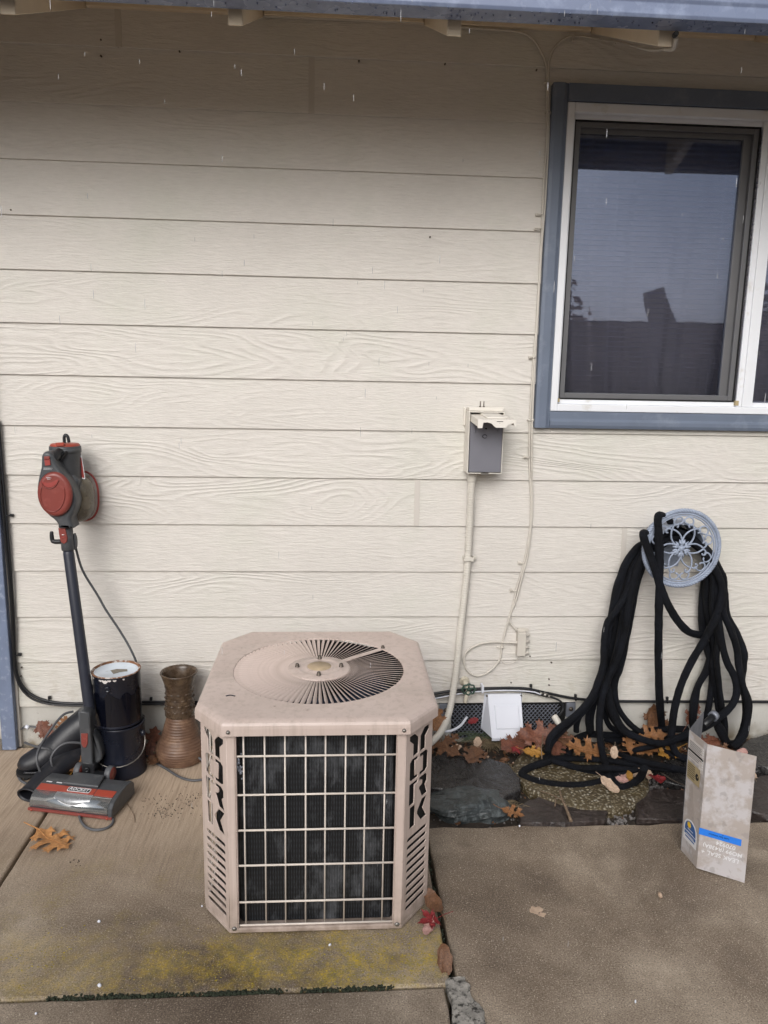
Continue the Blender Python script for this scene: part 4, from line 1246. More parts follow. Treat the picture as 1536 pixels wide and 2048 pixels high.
# ------------------------------------------------------------------ foundation vent and white vent hood
fv = thing("foundation_vent", "galvanised expanded mesh vent low on the wall behind the white hood", "vent", (0.70, 0.006, 0.11))
VX0, VX1, VZ0, VZ1 = 0.470, 0.930, 0.012, 0.158
MB().box(VX0, VX1, 0.0095, 0.0105, VZ0, VZ1).build("vent_back", M['black_void'], fv)
mm = MB()
dx, dz = 0.0165, 0.0095
nxv, nzv = int((VX1 - VX0) / dx) - 1, int((VZ1 - VZ0) / dz)
for j in range(nzv):
    for i in range(nxv):
        x = VX0 + 0.006 + dx * (i + (0.5 if j % 2 else 0))
        z = VZ0 + dz * j
        for sx in (-1, 1):
            a = Vector((x, 0.004, z)); b = Vector((x + sx * dx / 2, 0.0015, z + dz))
            mm.tube([a, b], 0.0016, 4, caps=False)
mm.build("vent_mesh", M['galv'], fv)["kind"] = "stuff"
for x0, x1 in ((VX0 - 0.05, VX0), (VX1, VX1 + 0.036)):
    o = MB().box(x0, x1, -0.002, 0.011, 0.100, 0.160)
    bev(o.build("vent_bracket", M['galv'], fv), 0.001, 1)
    MB().lathe([(0.009, 0), (0.009, 0.003), (0.006, 0.006), (0, 0.007)], ((x0 + x1) / 2, -0.002, 0.135), 10, RX).build("bracket_bolt", M['dark_steel'], fv)
vh = thing("vent_hood", "clean white plastic vent hood fixed low on the wall over the mesh vent", "vent hood", W(1006, 1425, 0))
HX0, HX1, HZ0, HZ1 = 0.602, 0.742, 0.050, 0.204
hd = 0.075
mb = MB()
# sloping front, two triangular sides, top flange
A = [(HX0 + 0.006, -0.008, HZ1), (HX1 - 0.002, -0.008, HZ1), (HX1 + 0.002, -hd, HZ0), (HX0 + 0.016, -hd, HZ0)]
B = [(HX0 - 0.006, 0.0, HZ1), (HX1 + 0.006, 0.0, HZ1), (HX1 + 0.008, 0.0, HZ0 + 0.006), (HX0 - 0.014, 0.0, HZ0 + 0.006)]
A2 = [Vector(p) + Vector((0, 0, -0.014)) if i > 1 else Vector(p) for i, p in enumerate(A)]
mb.add([*A, *B], [(0, 1, 2, 3), (1, 5, 6, 2), (0, 3, 7, 4), (0, 4, 5, 1)])
mb.add([A[3], A[2], Vector(A[2]) + Vector((0, 0.002, -0.012)), Vector(A[3]) + Vector((0, 0.002, -0.012))], [(0, 1, 2, 3)])
o = mb.build("hood_shell", M['white_plastic'], vh, weld=True)
sd = o.modifiers.new("thick", 'SOLIDIFY'); sd.thickness = 0.0025
bev(o, 0.0025, 2)
# shallow recessed field on the slope
def onslope(u, v, out=0.0):
    a = Vector(A[0]).lerp(Vector(A[1]), u); b = Vector(A[3]).lerp(Vector(A[2]), u)
    return a.lerp(b, v) + Vector((0, -0.9, 0.42)) * out
mb = MB()
mb.loft([[onslope(.16, .24, .0015), onslope(.9, .24, .0015), onslope(.9, .8, .0015), onslope(.16, .8, .0015)], [onslope(.18, .27, .003), onslope(.88, .27, .003), onslope(.88, .78, .003), onslope(.18, .78, .003)]], smooth=False)
mb.build("raised_field", M['white_plastic'], vh)
mb = MB()
for u in (0.36, 0.46, 0.56, 0.66, 0.76, 0.86):
    p = onslope(u, 1.0) + Vector((0, -0.0018, -0.007))
    mb.box(p.x - 0.0045, p.x + 0.0045, p.y - 0.0012, p.y + 0.001, p.z - 0.0014, p.z + 0.0014)
mb.build("slot_row", M['black_print'], vh)
for x in (HX0 + 0.004, HX1 - 0.003):
    MB().lathe([(0.0052, 0), (0.0052, 0.003), (0.003, 0.005), (0, 0.005)], (x, -0.006, HZ1 - 0.008), 10, RX).build("screw", M['dark_steel'], vh)
# ------------------------------------------------------------------ hose hanger and hose
HC = W(1363, 1097, -0.135)
HR = 0.148
hh = thing("hose_hanger", "round blue-grey cast metal hose hanger with a six-petal flower and scrolls", "hose hanger", (HC.x, 0, HC.z))
def HP(r, a, dy=0.0): return Vector((HC.x + r * cos(a), HC.y + dy, HC.z + r * sin(a)))
mb = MB()
for k in range(3):
    pts = []
    for i in range(168):
        a = 2 * pi * i / 168
        ph = a * 28 + 2 * pi * k / 3
        rr_ = HR - 0.006 + 0.0045 * cos(ph)
        pts.append(HP(rr_, a, 0.0045 * sin(ph)))
    mb.tube(pts, 0.0045, 6, closed=True)
mb.build("rope_rim", M['iron'], hh)
mb = MB().tube([HP(HR - 0.0165, 2 * pi * i / 72) for i in range(72)], 0.0042, 8, closed=True)
mb.tube([HP(HR - 0.0245, 2 * pi * i / 72, 0.002) for i in range(72)], 0.0030, 8, closed=True)
mb.build("inner_ring", M['iron'], hh)
def scroll(c, ang, size, turn, r=0.0034):
    """a C-scroll ending in a curl"""
    pts = []
    for i in range(15):
        t = i / 14
        th = ang + turn * t * 1.55 * pi
        rr_ = size * (1 - 0.55 * t)
        pts.append(c + Vector((cos(th) * rr_, 0, sin(th) * rr_)))
    return pts
for k in range(6):
    a = radians(60 * k)
    mb = MB()
    L = 0.082
    for s in (-1, 1):
        pts = []
        for i in range(11):
            t = i / 10
            r_ = 0.006 + (L - 0.006) * t
            w_ = 0.0165 * sin(pi * min(1, t * 1.02)) ** 0.8 if 0 < t < 1 else 0.0
            u = Vector((cos(a), 0, sin(a))); v = Vector((-sin(a), 0, cos(a)))
            pts.append(HC + u * r_ + v * (s * (w_ + 0.0025 * t)))
        # out to a small curl
        e = pts[-1]
        u = Vector((cos(a), 0, sin(a))); v = Vector((-sin(a), 0, cos(a))) * s
        pts += [e + u * 0.008 + v * 0.005, e + u * 0.012 + v * 0.014, e + u * 0.007 + v * 0.022, e + u * 0.000 + v * 0.021, e + u * -0.002 + v * 0.016]
        mb.tube(crom(pts, 3), 0.0034, 7)
    mb.build("petal", M['iron'], hh)
    # bud between petals
    a2 = a + radians(30)
    u = Vector((cos(a2), 0, sin(a2))); v = Vector((-sin(a2), 0, cos(a2)))
    mb = MB()
    for (f, wv, l0, l1) in ((0, 0.0, 0.012, 0.043), (0.5, 0.010, 0.014, 0.034), (-0.5, -0.010, 0.014, 0.034)):
        pts = [HC + u * l0, HC + u * ((l0 + l1) / 2) + v * wv * 0.7, HC + u * l1 + v * wv]
        mb.tube(crom(pts, 4), [0.002 + 0.0035 * sin(pi * min(1, i / 8 + 0.12)) for i in range(9)], 7)
    mb.build("bud", M['iron'], hh)
    # pair of outer C-scrolls touching the ring
    mb = MB()
    for s in (-1, 1):
        cc_ = HC + u * 0.100 + v * (s * 0.019)
        pts = []
        for i in range(18):
            t = i / 17
            th = a2 + s * (2.6 - 2 * pi * 0.82 * t)
            r_ = 0.0175 if t < 0.75 else 0.0175 - 0.010 * (t - 0.75) / 0.25
            pts.append(cc_ + Vector((cos(th) * r_, 0, sin(th) * r_ * 1.0)))
        mb.tube(pts, 0.0032, 7)
    mb.build("rim_scroll", M['iron'], hh)
MB().ell(HC + Vector((0, -0.001, 0)), 0.010, 0.006, 0.010, 12, 8).build("hub_boss", M['iron'], hh)
# saddle and wall plate behind
mb = MB()
inn, out = [], []
for i in range(17):
    a = radians(10 + 160 * i / 16)
    inn.append((0.088 * cos(a), 0.088 * sin(a)))
    out.append((0.094 * cos(a), 0.094 * sin(a)))
rows = [[(HC.x + x, y, HC.z + z) for x, z in inn + out[::-1]] for y in (-0.128, -0.006)]
mb.loft(rows, smooth=False)
mb.build("saddle", M['iron'], hh)
bev(MB().box(HC.x - 0.055, HC.x + 0.055, -0.008, 0.004, HC.z - 0.10, HC.z + 0.085).build("wall_plate", M['iron'], hh), 0.002, 1)

hose = thing("garden_hose", "long black fabric-covered garden hose looped over the hanger and heaped on the ground", "hose", (HC.x, -0.05, 0.0))
hm = MB()
def z7(zx, zy): return (1020 + zx / 2.977, 980 + zy / 2.977)
SAVED = []
def strand(pts, y0, y1, r=0.0148, pw=1.6, ys=None):
    SAVED.append((pts, y0, y1))
    P = []
    n = len(pts)
    for i, (zx, zy) in enumerate(pts):
        t = (i / (n - 1)) ** pw
        px, py = z7(zx, zy)
        q = W(px, py, ys[i] if ys else y0 + (y1 - y0) * t)
        if q.z < 0.012: q = F(px, py, 0.02)
        P.append(q)
    C = crom(P, 6)
    rad = []
    sd_ = R.uniform(0, 50)
    for p in C:
        rad.append(r * (1 + 0.12 * mnoise.noise((p.x * 14 + sd_, p.y * 14, p.z * 14)) + 0.07 * mnoise.noise((p.x * 70 + sd_, p.y * 70, p.z * 70))))
    hm.tube(C, rad, 10, flat=R.uniform(.66, .9), twist=R.uniform(-.05, .05))
def gstrand(pts, zs, r=0.0148):
    P = []
    for i, (zx, zy) in enumerate(pts):
        z = zs[i] if isinstance(zs, (list, tuple)) else zs
        P.append(F(*z7(zx, zy), z))
    C = crom(P, 6)
    sd_ = R.uniform(0, 50)
    hm.tube(C, [r * (1 + 0.12 * mnoise.noise((p.x * 14 + sd_, p.y * 14, 3)) + 0.07 * mnoise.noise((p.x * 70, p.y * 70 + sd_, 3))) for p in C], 10, flat=R.uniform(.66, .88))
# left fall
strand([(820, 300), (760, 350), (690, 450), (645, 600), (610, 760), (568, 900), (566, 1050), (585, 1200), (620, 1320), (680, 1420), (780, 1478), (900, 1505), (1010, 1480), (1080, 1450)], -0.05, -0.24, 0.0150)
strand([(830, 310), (760, 420), (715, 520), (690, 640), (668, 800), (640, 950), (600, 1080), (540, 1180), (440, 1310), (320, 1420), (240, 1510), (215, 1600)], -0.07, -0.20, 0.0155)
strand([(840, 330), (785, 430), (755, 540), (725, 680), (705, 820), (680, 950), (650, 1070), (625, 1170), (640, 1280), (700, 1380), (790, 1450)], -0.03, -0.11, 0.0150)
strand([(820, 320), (745, 440), (700, 560), (655, 700), (625, 860), (590, 1000), (545, 1130), (505, 1250), (482, 1350), (480, 1440)], -0.04, -0.07, 0.0148)
strand([(835, 330), (770, 440), (735, 560), (705, 700), (680, 860), (640, 1000), (590, 1110), (550, 1230), (532, 1380), (540, 1510), (565, 1620), (605, 1720), (655, 1772), (720, 1755), (775, 1710), (800, 1655)], -0.10, -0.42, 0.0152, 2.0)
strand([(800, 380), (740, 520), (680, 640), (620, 740), (580, 790), (560, 900), (556, 1030), (530, 1130), (480, 1240), (390, 1340), (290, 1420), (238, 1480), (222, 1560)], -0.09, -0.22, 0.0150)
strand([(830, 340), (775, 480), (745, 620), (720, 760), (690, 900), (660, 1010), (600, 1120), (570, 1220), (565, 1330), (590, 1400), (640, 1440)], -0.06, -0.06, 0.0145)
# two front strands laid over the rim
strand([(990, 235), (950, 185), (915, 152), (890, 146), (880, 175), (884, 240), (888, 340), (890, 480), (888, 640), (885, 800), (884, 1000), (888, 1200), (897, 1330), (906, 1420)], 0, 0, 0.0150, 3, ys=[-.095, -.105, -.125, -.148, -.156, -.158, -.158, -.157, -.15, -.14, -.12, -.09, -.06, -.02])
strand([(920, 330), (870, 285), (820, 255), (795, 256), (798, 290), (832, 380), (866, 480), (900, 590), (945, 690), (1000, 780), (1065, 845), (1150, 868)], 0, 0, 0.0150, ys=[-.09, -.10, -.12, -.15, -.158, -.160, -.160, -.155, -.15, -.14, -.12, -.09])
for k_ in (0, 2, 3, 6, 9):
    pts_, a_, b_ = SAVED[k_]
    j_ = [(x + R.uniform(-9, 9) - 6 * i / len(pts_), y + R.uniform(-5, 5)) for i, (x, y) in enumerate(pts_)]
    strand(j_, a_ * .8 - .01, b_, 0.0142)
# over the saddle, behind the flower
for d, yy in ((0, -0.035), (28, -0.065), (52, -0.095), (14, -0.10), (40, -0.03)):
    strand([(800, 370 + d), (850, 300 + d), (920, 250 + d * 0.9), (1000, 235 + d), (1090, 275 + d), (1170, 345 + d), (1230, 430 + d), (1258, 520 + d)], yy, yy, 0.0150)
strand([(880, 175), (935, 160), (960, 200), (1000, 250), (1060, 290), (1120, 340)], -0.11, -0.07, 0.0148)
strand([(835, 345), (780, 460), (740, 580), (712, 700), (690, 830), (655, 960), (615, 1060), (585, 1140), (575, 1240), (600, 1340), (660, 1425), (720, 1450)], -0.08, -0.12, 0.0146)
strand([(815, 330), (735, 430), (675, 560), (640, 690), (600, 830), (575, 960), (560, 1080), (520, 1190), (450, 1280), (400, 1380), (395, 1440)], -0.03, -0.05, 0.0146)
# right fall
strand([(1090, 300), (1150, 372), (1168, 440), (1155, 520), (1140, 660), (1138, 800), (1160, 920), (1190, 1020), (1200, 1110), (1192, 1220), (1172, 1330), (1150, 1400)], -0.04, -0.06, 0.0150)
strand([(1090, 300), (1160, 372), (1215, 450), (1230, 600), (1240, 760), (1255, 880), (1290, 1020), (1335, 1110), (1350, 1200), (1322, 1280), (1250, 1350), (1160, 1412), (1010, 1484)], -0.09, -0.20, 0.0152)
strand([(1090, 300), (1160, 372), (1245, 470), (1275, 600), (1290, 740), (1345, 850), (1385, 970), (1388, 1060), (1378, 1140), (1400, 1240), (1404, 1340), (1382, 1440), (1335, 1520), (1288, 1500), (1245, 1430), (1225, 1380)], -0.06, -0.16, 0.0152)
strand([(1090, 300), (1160, 372), (1250, 530), (1258, 640), (1220, 770), (1150, 905), (1082, 1020), (1022, 1150), (984, 1280), (966, 1400), (962, 1480), (985, 1560), (1040, 1610)], -0.12, -0.22, 0.0150)
strand([(1090, 300), (1160, 372), (1200, 560), (1190, 700), (1195, 820), (1205, 920), (1172, 1060), (1122, 1160), (1092, 1260), (1085, 1360), (1090, 1420)], -0.05, -0.05, 0.0148)
strand([(1090, 300), (1160, 372), (1205, 520), (1200, 700), (1235, 860), (1230, 1000), (1246, 1160), (1262, 1290), (1280, 1390), (1278, 1480)], -0.10, -0.10, 0.0150)
strand([(1090, 300), (1160, 372), (1265, 500), (1272, 620), (1268, 720), (1310, 830), (1350, 940), (1362, 1060), (1385, 1160), (1412, 1260), (1410, 1370), (1375, 1470), (1320, 1530)], -0.10, -0.20, 0.0150)
strand([(1090, 300), (1160, 372), (1185, 450), (1165, 600), (1175, 740), (1200, 860), (1215, 960), (1205, 1060), (1225, 1180), (1240, 1300), (1262, 1400)], -0.07, -0.07, 0.0150)
for k_ in range(len(SAVED) - 8, len(SAVED), 2):
    pts_, a_, b_ = SAVED[k_]
    j_ = [(x + R.uniform(-9, 9) + 10 * i / len(pts_), y + R.uniform(-5, 5)) for i, (x, y) in enumerate(pts_)]
    strand(j_, a_ * .8 - .01, b_, 0.0142)
# heap on the ground
gstrand([(205, 1600), (300, 1598), (420, 1600), (600, 1612), (800, 1645), (930, 1660), (1060, 1668)], [.05, .035, .03, .035, .04, .05, .05])
gstrand([(215, 1600), (330, 1632), (440, 1668), (560, 1690), (650, 1690), (760, 1660)], [.05, .03, .022, .02, .02, .04])
gstrand([(240, 1612), (150, 1640), (85, 1672), (78, 1700), (160, 1735), (300, 1758), (430, 1758), (540, 1738), (600, 1700)], [.05, .03, .02, .018, .018, .018, .018, .018, .04])
gstrand([(345, 1590), (358, 1530), (390, 1485), (470, 1455), (600, 1460), (760, 1450), (900, 1425), (1060, 1425)], [.02, .035, .05, .05, .05, .055, .06, .06])
gstrand([(640, 1575), (700, 1595), (800, 1620), (920, 1645), (1050, 1672)], [.02, .05, .06, .06, .06])
gstrand([(680, 1565), (760, 1545), (860, 1525), (960, 1500), (1060, 1470)], [.02, .05, .055, .06, .07])
gstrand([(330, 1640), (420, 1655), (560, 1655), (700, 1665), (830, 1690)], [.02, .03, .05, .03, .02])
gstrand([(560, 1480), (700, 1500), (840, 1540), (980, 1580), (1060, 1600)], [.03, .03, .03, .035, .04])
gstrand([(700, 1420), (820, 1440), (940, 1470), (1080, 1480)], [.03, .03, .03, .03])
hm.build("hose_body", M['hose'], hose)
a, b = W(*z7(1150, 1405), -0.24), W(*z7(1212, 1345), -0.20)
d = (b - a).normalized()
MB().tube([a, b], 0.013, 12).build("hose_end", M['cable_black'], hose)
MB().tube([b - d * 0.008, b + d * 0.010], 0.0185, 14).build("hose_fitting", M['galv'], hose)

# ------------------------------------------------------------------ loose access panel
B0, B1, B2, B3 = Vector((1.172, -0.600, 0)), F(1362, 1700, 0.0), F(1393, 1736, 0.0), F(1489, 1766, 0.0)
PH = 0.398
pn = thing("access_panel", "loose folded beige metal panel with blue tape and labels, standing upright on the patio", "metal panel", B2)
ro = [B0, B1, B2, B3]
tops = [Vector((1.176, -0.600, PH + 0.004)), Vector((1.072, -0.720, PH + 0.003)), Vector((1.086, -0.805, PH)), Vector((1.192, -0.879, PH))]
tk = 0.0012
mb = MB()
def offr(P, d):
    out = []
    for i, p in enumerate(P):
        a = P[max(0, i - 1)]; b = P[min(len(P) - 1, i + 1)]
        t = (b - a); t.z = 0; t.normalize()
        out.append(p + Vector((-t.y, t.x, 0)) * d)
    return out
lowf, lowb, topf, topb = ro, offr(ro, tk), tops, offr(tops, tk)
lowf, lowb, topf, topb = lowf[1:], lowb[1:], topf[1:], topb[1:]
ringA = [Vector(p) for p in lowf] + [Vector(p) for p in lowb[::-1]]
ringB = [Vector(p) for p in topf] + [Vector(p) for p in topb[::-1]]
mb.loft([ringA, ringB], smooth=False)
mb.build("sheet", M['panel'], pn)
_e = (B0 - B1).normalized() * 0.0008
MB().loft([[B1 + _e, B0, B0 + Vector((-0.0009, 0.0009, 0)), B1 + _e + Vector((-0.0009, 0.0009, 0))], [tops[1] + _e, tops[0], tops[0] + Vector((-0.0009, 0.0009, 0)), tops[1] + _e + Vector((-0.0009, 0.0009, 0))]], smooth=False).build("back_flange", M['zinc'], pn)
# returned bottom flange peeking out behind
f0, f1 = B1.lerp(B2, 0.1), B3.lerp(B2, 0.12)
mb = MB().prism([B2 + Vector((0.004, 0.004, 0.002)), B3.lerp(B2, 0.14) + Vector((0, 0.006, 0.002)), B3.lerp(B2, 0.14) + Vector((0.004, 0.03, 0.002)), B2 + Vector((0.01, 0.03, 0.002))], (0, 0, 0.0012))
mb.build("bottom_flange", M['panel'], pn)
def on_face(i, out=0.0006):
    """frame of face i, seen upside down: x runs leftwards, y downwards"""
    a, b = (ro[i], ro[i + 1])
    ta, tb = (tops[i], tops[i + 1])
    X = (b - a).normalized()
    Yv = (ta - a).normalized()
    nrm = X.cross(Yv).normalized()
    if nrm.y > 0: nrm = -nrm
    w = (b - a).length
    return a, X, Yv, nrm, w
def decal(i, u0, u1, v0, v1, m, name, out=0.0008, th=0.0004, skew=0.0, poly=None):
    a, X, Yv, n, w = on_face(i)
    pts = poly or [(u0, v0), (u1, v0 + skew), (u1, v1 + skew), (u0, v1)]
    P = [a + X * (u * w) + Yv * v + n * out for u, v in pts]
    return MB().prism(P, n * th).build(name, M[m], pn)
def ftext(i, u, v, body, size, m, name, flip=True, out=0.0016, bold=0.0, rot=0.0, shear=0.0):
    a, X, Yv, n, w = on_face(i)
    me = text_mesh(name, body, size, 0.0002, bold=bold, shear=shear)
    o = a + X * (u * w) + Yv * v + n * out
    Xf, Yf = (-X, -Yv) if flip else (X, Yv)
    if rot:
        Xf, Yf = Xf * cos(rot) + Yf * sin(rot), -Xf * sin(rot) + Yf * cos(rot)
    put(name, me, M[m], pn, frame_mat(o, Xf, Yf))
# face 1 = left of fold, face 2 = right of fold
decal(1, 0.03, 0.97, 0.318, 0.382, 'label_white', "data_label", poly=None)
decal(1, 0.03, 0.95, 0.341, 0.3475, 'black_print', "label_bar", out=0.0013)
decal(1, 0.70, 0.97, 0.300, 0.3175, 'label_white', "data_label", out=0.0008)
for k in range(5):
    decal(1, 0.10, 0.80 + 0.1 * sin(k * 3), 0.372 - k * 0.0052, 0.3735 - k * 0.0052, 'vac_grey', "label_line", out=0.0013)
for k in range(3):
    decal(1, 0.08, 0.75 + 0.1 * cos(k * 2), 0.335 - k * 0.0055, 0.3365 - k * 0.0055, 'vac_grey', "label_line", out=0.0013)
for k in range(9):
    decal(1, 0.88, 0.94, 0.376 - k * 0.0078, 0.379 - k * 0.0078, 'white_print', "label_line", out=0.0013)
decal(1, 0.05, 0.82, 0.252, 0.308, 'label_tan', "data_label")
for k in range(7):
    decal(1, 0.09, 0.52, 0.300 - k * 0.0066, 0.3018 - k * 0.0066, 'black_print', "label_line", out=0.0013)
a_, X_, Y_, n_, w_ = on_face(1)
me = curve_mesh("label_emblem", [[(0.0085 * cos(a * pi / 9) * (1 + 0.18 * sin(a * 2.3)), 0.0105 * sin(a * pi / 9)) for a in range(18)], [(0.003 + 0.0035 * cos(-a * pi / 5), 0.002 + 0.003 * sin(-a * pi / 5)) for a in range(10)]], 0.0002)
put("label_emblem", me, M['black_print'], pn, frame_mat(a_ + X_ * 0.66 * w_ + Y_ * 0.278 + n_ * 0.0014, X_, Y_))
# round-topped sticker, upright
st = [(0.10, 0.052), (0.90, 0.052), (0.90, 0.096), (0.86, 0.110), (0.76, 0.121), (0.62, 0.127), (0.5, 0.129), (0.38, 0.127), (0.24, 0.121), (0.14, 0.110), (0.10, 0.096)]
decal(1, 0, 1, 0, 1, 'white_print', "sticker", poly=st)
st2 = [((x - .5) * .84 + .5, (y - .09) * .86 + .09) for x, y in st]
decal(1, 0, 1, 0, 1, 'sticker_blue', "sticker_print", out=0.0013, poly=[(x, max(y, 0.086)) for x, y in st2])
spk = []
for k in range(20):
    r_ = 0.0115 if k % 2 == 0 else 0.0075
    spk.append((r_ * cos(pi * k / 10), r_ * sin(pi * k / 10)))
put("sticker_sun", curve_mesh("sticker_sun", [spk], 0.0002), M['sun_yellow'], pn, frame_mat(a_ + X_ * 0.42 * w_ + Y_ * 0.110 + n_ * 0.0019, X_, Y_))
decal(1, 0.16, 0.84, 0.073, 0.083, 'sticker_blue', "sticker_print", out=0.0013)
decal(1, 0.22, 0.78, 0.064, 0.0685, 'sticker_blue', "sticker_print", out=0.0013)
for k in range(3):
    decal(1, 0.26 + 0.04 * k, 0.74 - 0.03 * k, 0.0755 + k * 0.010, 0.0772 + k * 0.010, 'white_print', "sticker_line", out=0.0019)
# tape and handwriting, upside down
decal(2, -0.015, 0.86, 0.112, 0.133, 'tape', "blue_tape", out=0.0010, th=0.0003)
ftext(2, 0.40, 0.1225, "Leak Seal Installed", 0.0075, 'black_print', "tape_writing", out=0.0016)
ftext(2, 0.48, 0.1298, "o", 0.006, 'black_print', "tape_writing", out=0.0016)
ftext(2, 0.56, 0.101, "070924", 0.0175, 'white_print', "handwriting", bold=0.0002, shear=0.1)
ftext(2, 0.50, 0.083, "MO99 (R438A)", 0.0170, 'white_print', "handwriting", bold=0.0002, shear=0.1)
ftext(2, 0.46, 0.062, "LEAK SEAL +", 0.0185, 'white_print', "handwriting", bold=0.0002, shear=0.1)
a_, X_, Y_, n_, w_ = on_face(2)
MB().lathe([(0.0045, 0), (0.0045, 0.001), (0.002, 0.0015), (0, 0.0015)], a_ + X_ * 0.88 * w_ + Y_ * 0.355 + n_ * 0.0005, 10, frame_mat((0, 0, 0), X_, Y_).to_3x3()).build("screw_hole", M['dark_steel'], pn)
MB().lathe([(0.002, 0), (0.002, 0.0018), (0, 0.0018)], a_ + X_ * 0.88 * w_ + Y_ * 0.355 + n_ * 0.0005, 8, frame_mat((0, 0, 0), X_, Y_).to_3x3()).build("screw_hole", M['black_print'], pn)

# ------------------------------------------------------------------ paint cans
def can(name, label, c, z0, upside, tilt=0.0):
    t = thing(name, label, "paint can", (c[0], c[1], z0), "stacked paint cans")
    r, h = 0.0835, 0.193
    mb = MB().lathe([(0, 0.001), (r - 0.004, 0.001), (r - 0.002, 0.0), (r, 0.003), (r, 0.007), (r - 0.0015, 0.010), (r - 0.0015, h - 0.010), (r, h - 0.007), (r, h - 0.003)], (c[0], c[1], z0), 48)
    mb.build("can_body", M['can'], t)
    rim = MB().lathe([(r, h - 0.0029), (r + 0.0012, h - 0.0005), (r - 0.002, h + 0.0015), (r - 0.006, h - 0.001), (r - 0.009, h - 0.0045)], (c[0], c[1], z0), 48)
    rim.build("rim", M['rust'] if upside else M['can'], t)
    MB().lathe([(r - 0.0089, h - 0.0045), (r - 0.016, h - 0.0035), (r - 0.018, h - 0.005), (0, h - 0.005)], (c[0], c[1], z0), 48).build("lid", M['can_lid'] if upside else M['can'], t)
    return t, r, h
CX, CY = -0.764, -0.186
t, r, h = can("paint_can", "dark navy paint can on the ground with a wire handle, under another can", (CX + 0.004, CY), 0.0, False)
for s in (-1, 1):
    a = radians(-90 + s * 76)
    p = Vector((CX + 0.004 + (r + 0.001) * cos(a), CY + (r + 0.001) * sin(a), 0.155))
    MB().ell(p, 0.010, 0.010, 0.012, 10, 7).build("ear", M['can'], t)
pts = []
for i in range(21):
    th = pi * i / 20
    a = radians(-90 + 80 * cos(th))
    rr_ = r + 0.003 + 0.016 * sin(th)
    pts.append((CX + 0.004 + rr_ * cos(a), CY + rr_ * sin(a), 0.152 - 0.086 * sin(th)))
MB().tube(pts, 0.0021, 8).build("wire_handle", M['steel'], t)
t, r, h = can("paint_can", "navy paint can with pale blue lid and rusty rim, stacked on another can", (CX - 0.004, CY), 0.196, True)
mb = MB().add([Vector((CX - 0.004, CY, 0.3845)) + Vector(p) for p in ((-0.022, -0.030, 0), (-0.012, 0.002, 0), (0.034, 0.006, 0), (0.030, -0.016, 0), (0.012, -0.020, 0), (-0.012, -0.042, 0))], [(0, 5, 4, 3, 2, 1)])
me = curve_mesh("scraped_label", [[(-0.026, 0.010), (-0.006, 0.020), (0.030, 0.014), (0.034, -0.004), (0.008, -0.010), (-0.010, -0.024)]], 0.0004)
put("scraped_label", me, M['glue'], t, frame_mat((CX + 0.004, CY - 0.010, 0.196 + h - 0.0042), (1, 0.1, 0), (0, 1, 0)))
# paint run: glossy lower half, and chipped white patches under the rim
me = MB()
P = []
for i in range(33):
    a = radians(-178 + 176 * i / 32)
    P.append((a, 0.125 + 0.008 * sin(i * 0.9) * (1 if i % 5 else 2)))
rows = [[(CX - 0.004 + (r - 0.0005) * cos(a), CY + (r - 0.0005) * sin(a), 0.196 + 0.011) for a, z in P], [(CX - 0.004 + (r - 0.0003) * cos(a), CY + (r - 0.0003) * sin(a), 0.196 + z) for a, z in P]]
me.loft(rows, closed=False, caps=False)
me.build("paint_run", M['can_wet'], t)
def chip(a0, a1, z0, z1):
    rows = []
    for z in (z0, (z0 + z1) / 2, z1):
        row = []
        for i in range(7):
            a = a0 + (a1 - a0) * i / 6
            k = 0 if z < z1 else 0.004 * sin(i * 2.1)
            kk = (0.35 if z == z0 else 1.0)
            aa = (a0 + a1) / 2 + (a - (a0 + a1) / 2) * kk
            row.append((CX - 0.004 + (r + 0.0004) * cos(aa), CY + (r + 0.0004) * sin(aa), 0.196 + z + k * 0.3))
        rows.append(row)
    return rows
for a0, a1, z0, z1 in ((-108, -94, 0.172, 0.184), (-117, -108, 0.178, 0.184), (-94, -86, 0.179, 0.185), (-142, -134, 0.180, 0.185), (-82, -74, 0.179, 0.185), (-60, -55, 0.180, 0.185)):
    MB().loft(chip(radians(a0), radians(a1), z0, z1), closed=False, caps=False).build("paint_chip", M['label_white'], t)
a = radians(-96)
MB().lathe([(0.011, 0), (0.011, 0.003), (0.007, 0.005), (0.006, 0.003), (0, 0.003)], (CX - 0.004 + (r - 0.002) * cos(a), CY + (r - 0.002) * sin(a), 0.196 + 0.150), 14, RX).build("ear", M['can'], t)
a = radians(-165)
MB().ell((CX - 0.004 + r * cos(a), CY + r * sin(a), 0.196 + 0.13), 0.012, 0.012, 0.013, 10, 7).build("ear", M['can'], t)

# ------------------------------------------------------------------ vase
VC = (-0.566, -0.106)
vs = thing("vase", "brown vase with a dark ridged neck and ribbed terracotta body, beside the air conditioner", "vase", (VC[0], VC[1], 0))
pr = []
for i in range(61):
    z = 0.004 + 0.176 * i / 60
    t_ = z / 0.18
    rb = 0.080 + 0.012 * sin(pi * min(1, t_ * 1.9)) - 0.034 * max(0, (t_ - 0.30) / 0.70) ** 1.1
    pr.append((rb + 0.0016 * sin(i * 1.9), z))
MB().lathe([(0, 0.0), (0.074, 0.0), (0.078, 0.002)] + pr + [(0.055, 0.182)], (VC[0], VC[1], 0), 48).build("vase_body", M['vase_brown'], vs)
nk = []
for i in range(31):
    t_ = i / 30
    z = 0.182 + 0.158 * t_
    rb = 0.0555 - 0.006 * sin(pi * t_ * 0.9) + 0.0125 * max(0, (t_ - 0.55) / 0.45) ** 1.6
    nk.append((rb + (0.0012 * (1 if (i // 3) % 2 else -0.3) if t_ < 0.72 else 0), z))
top = nk[-1]
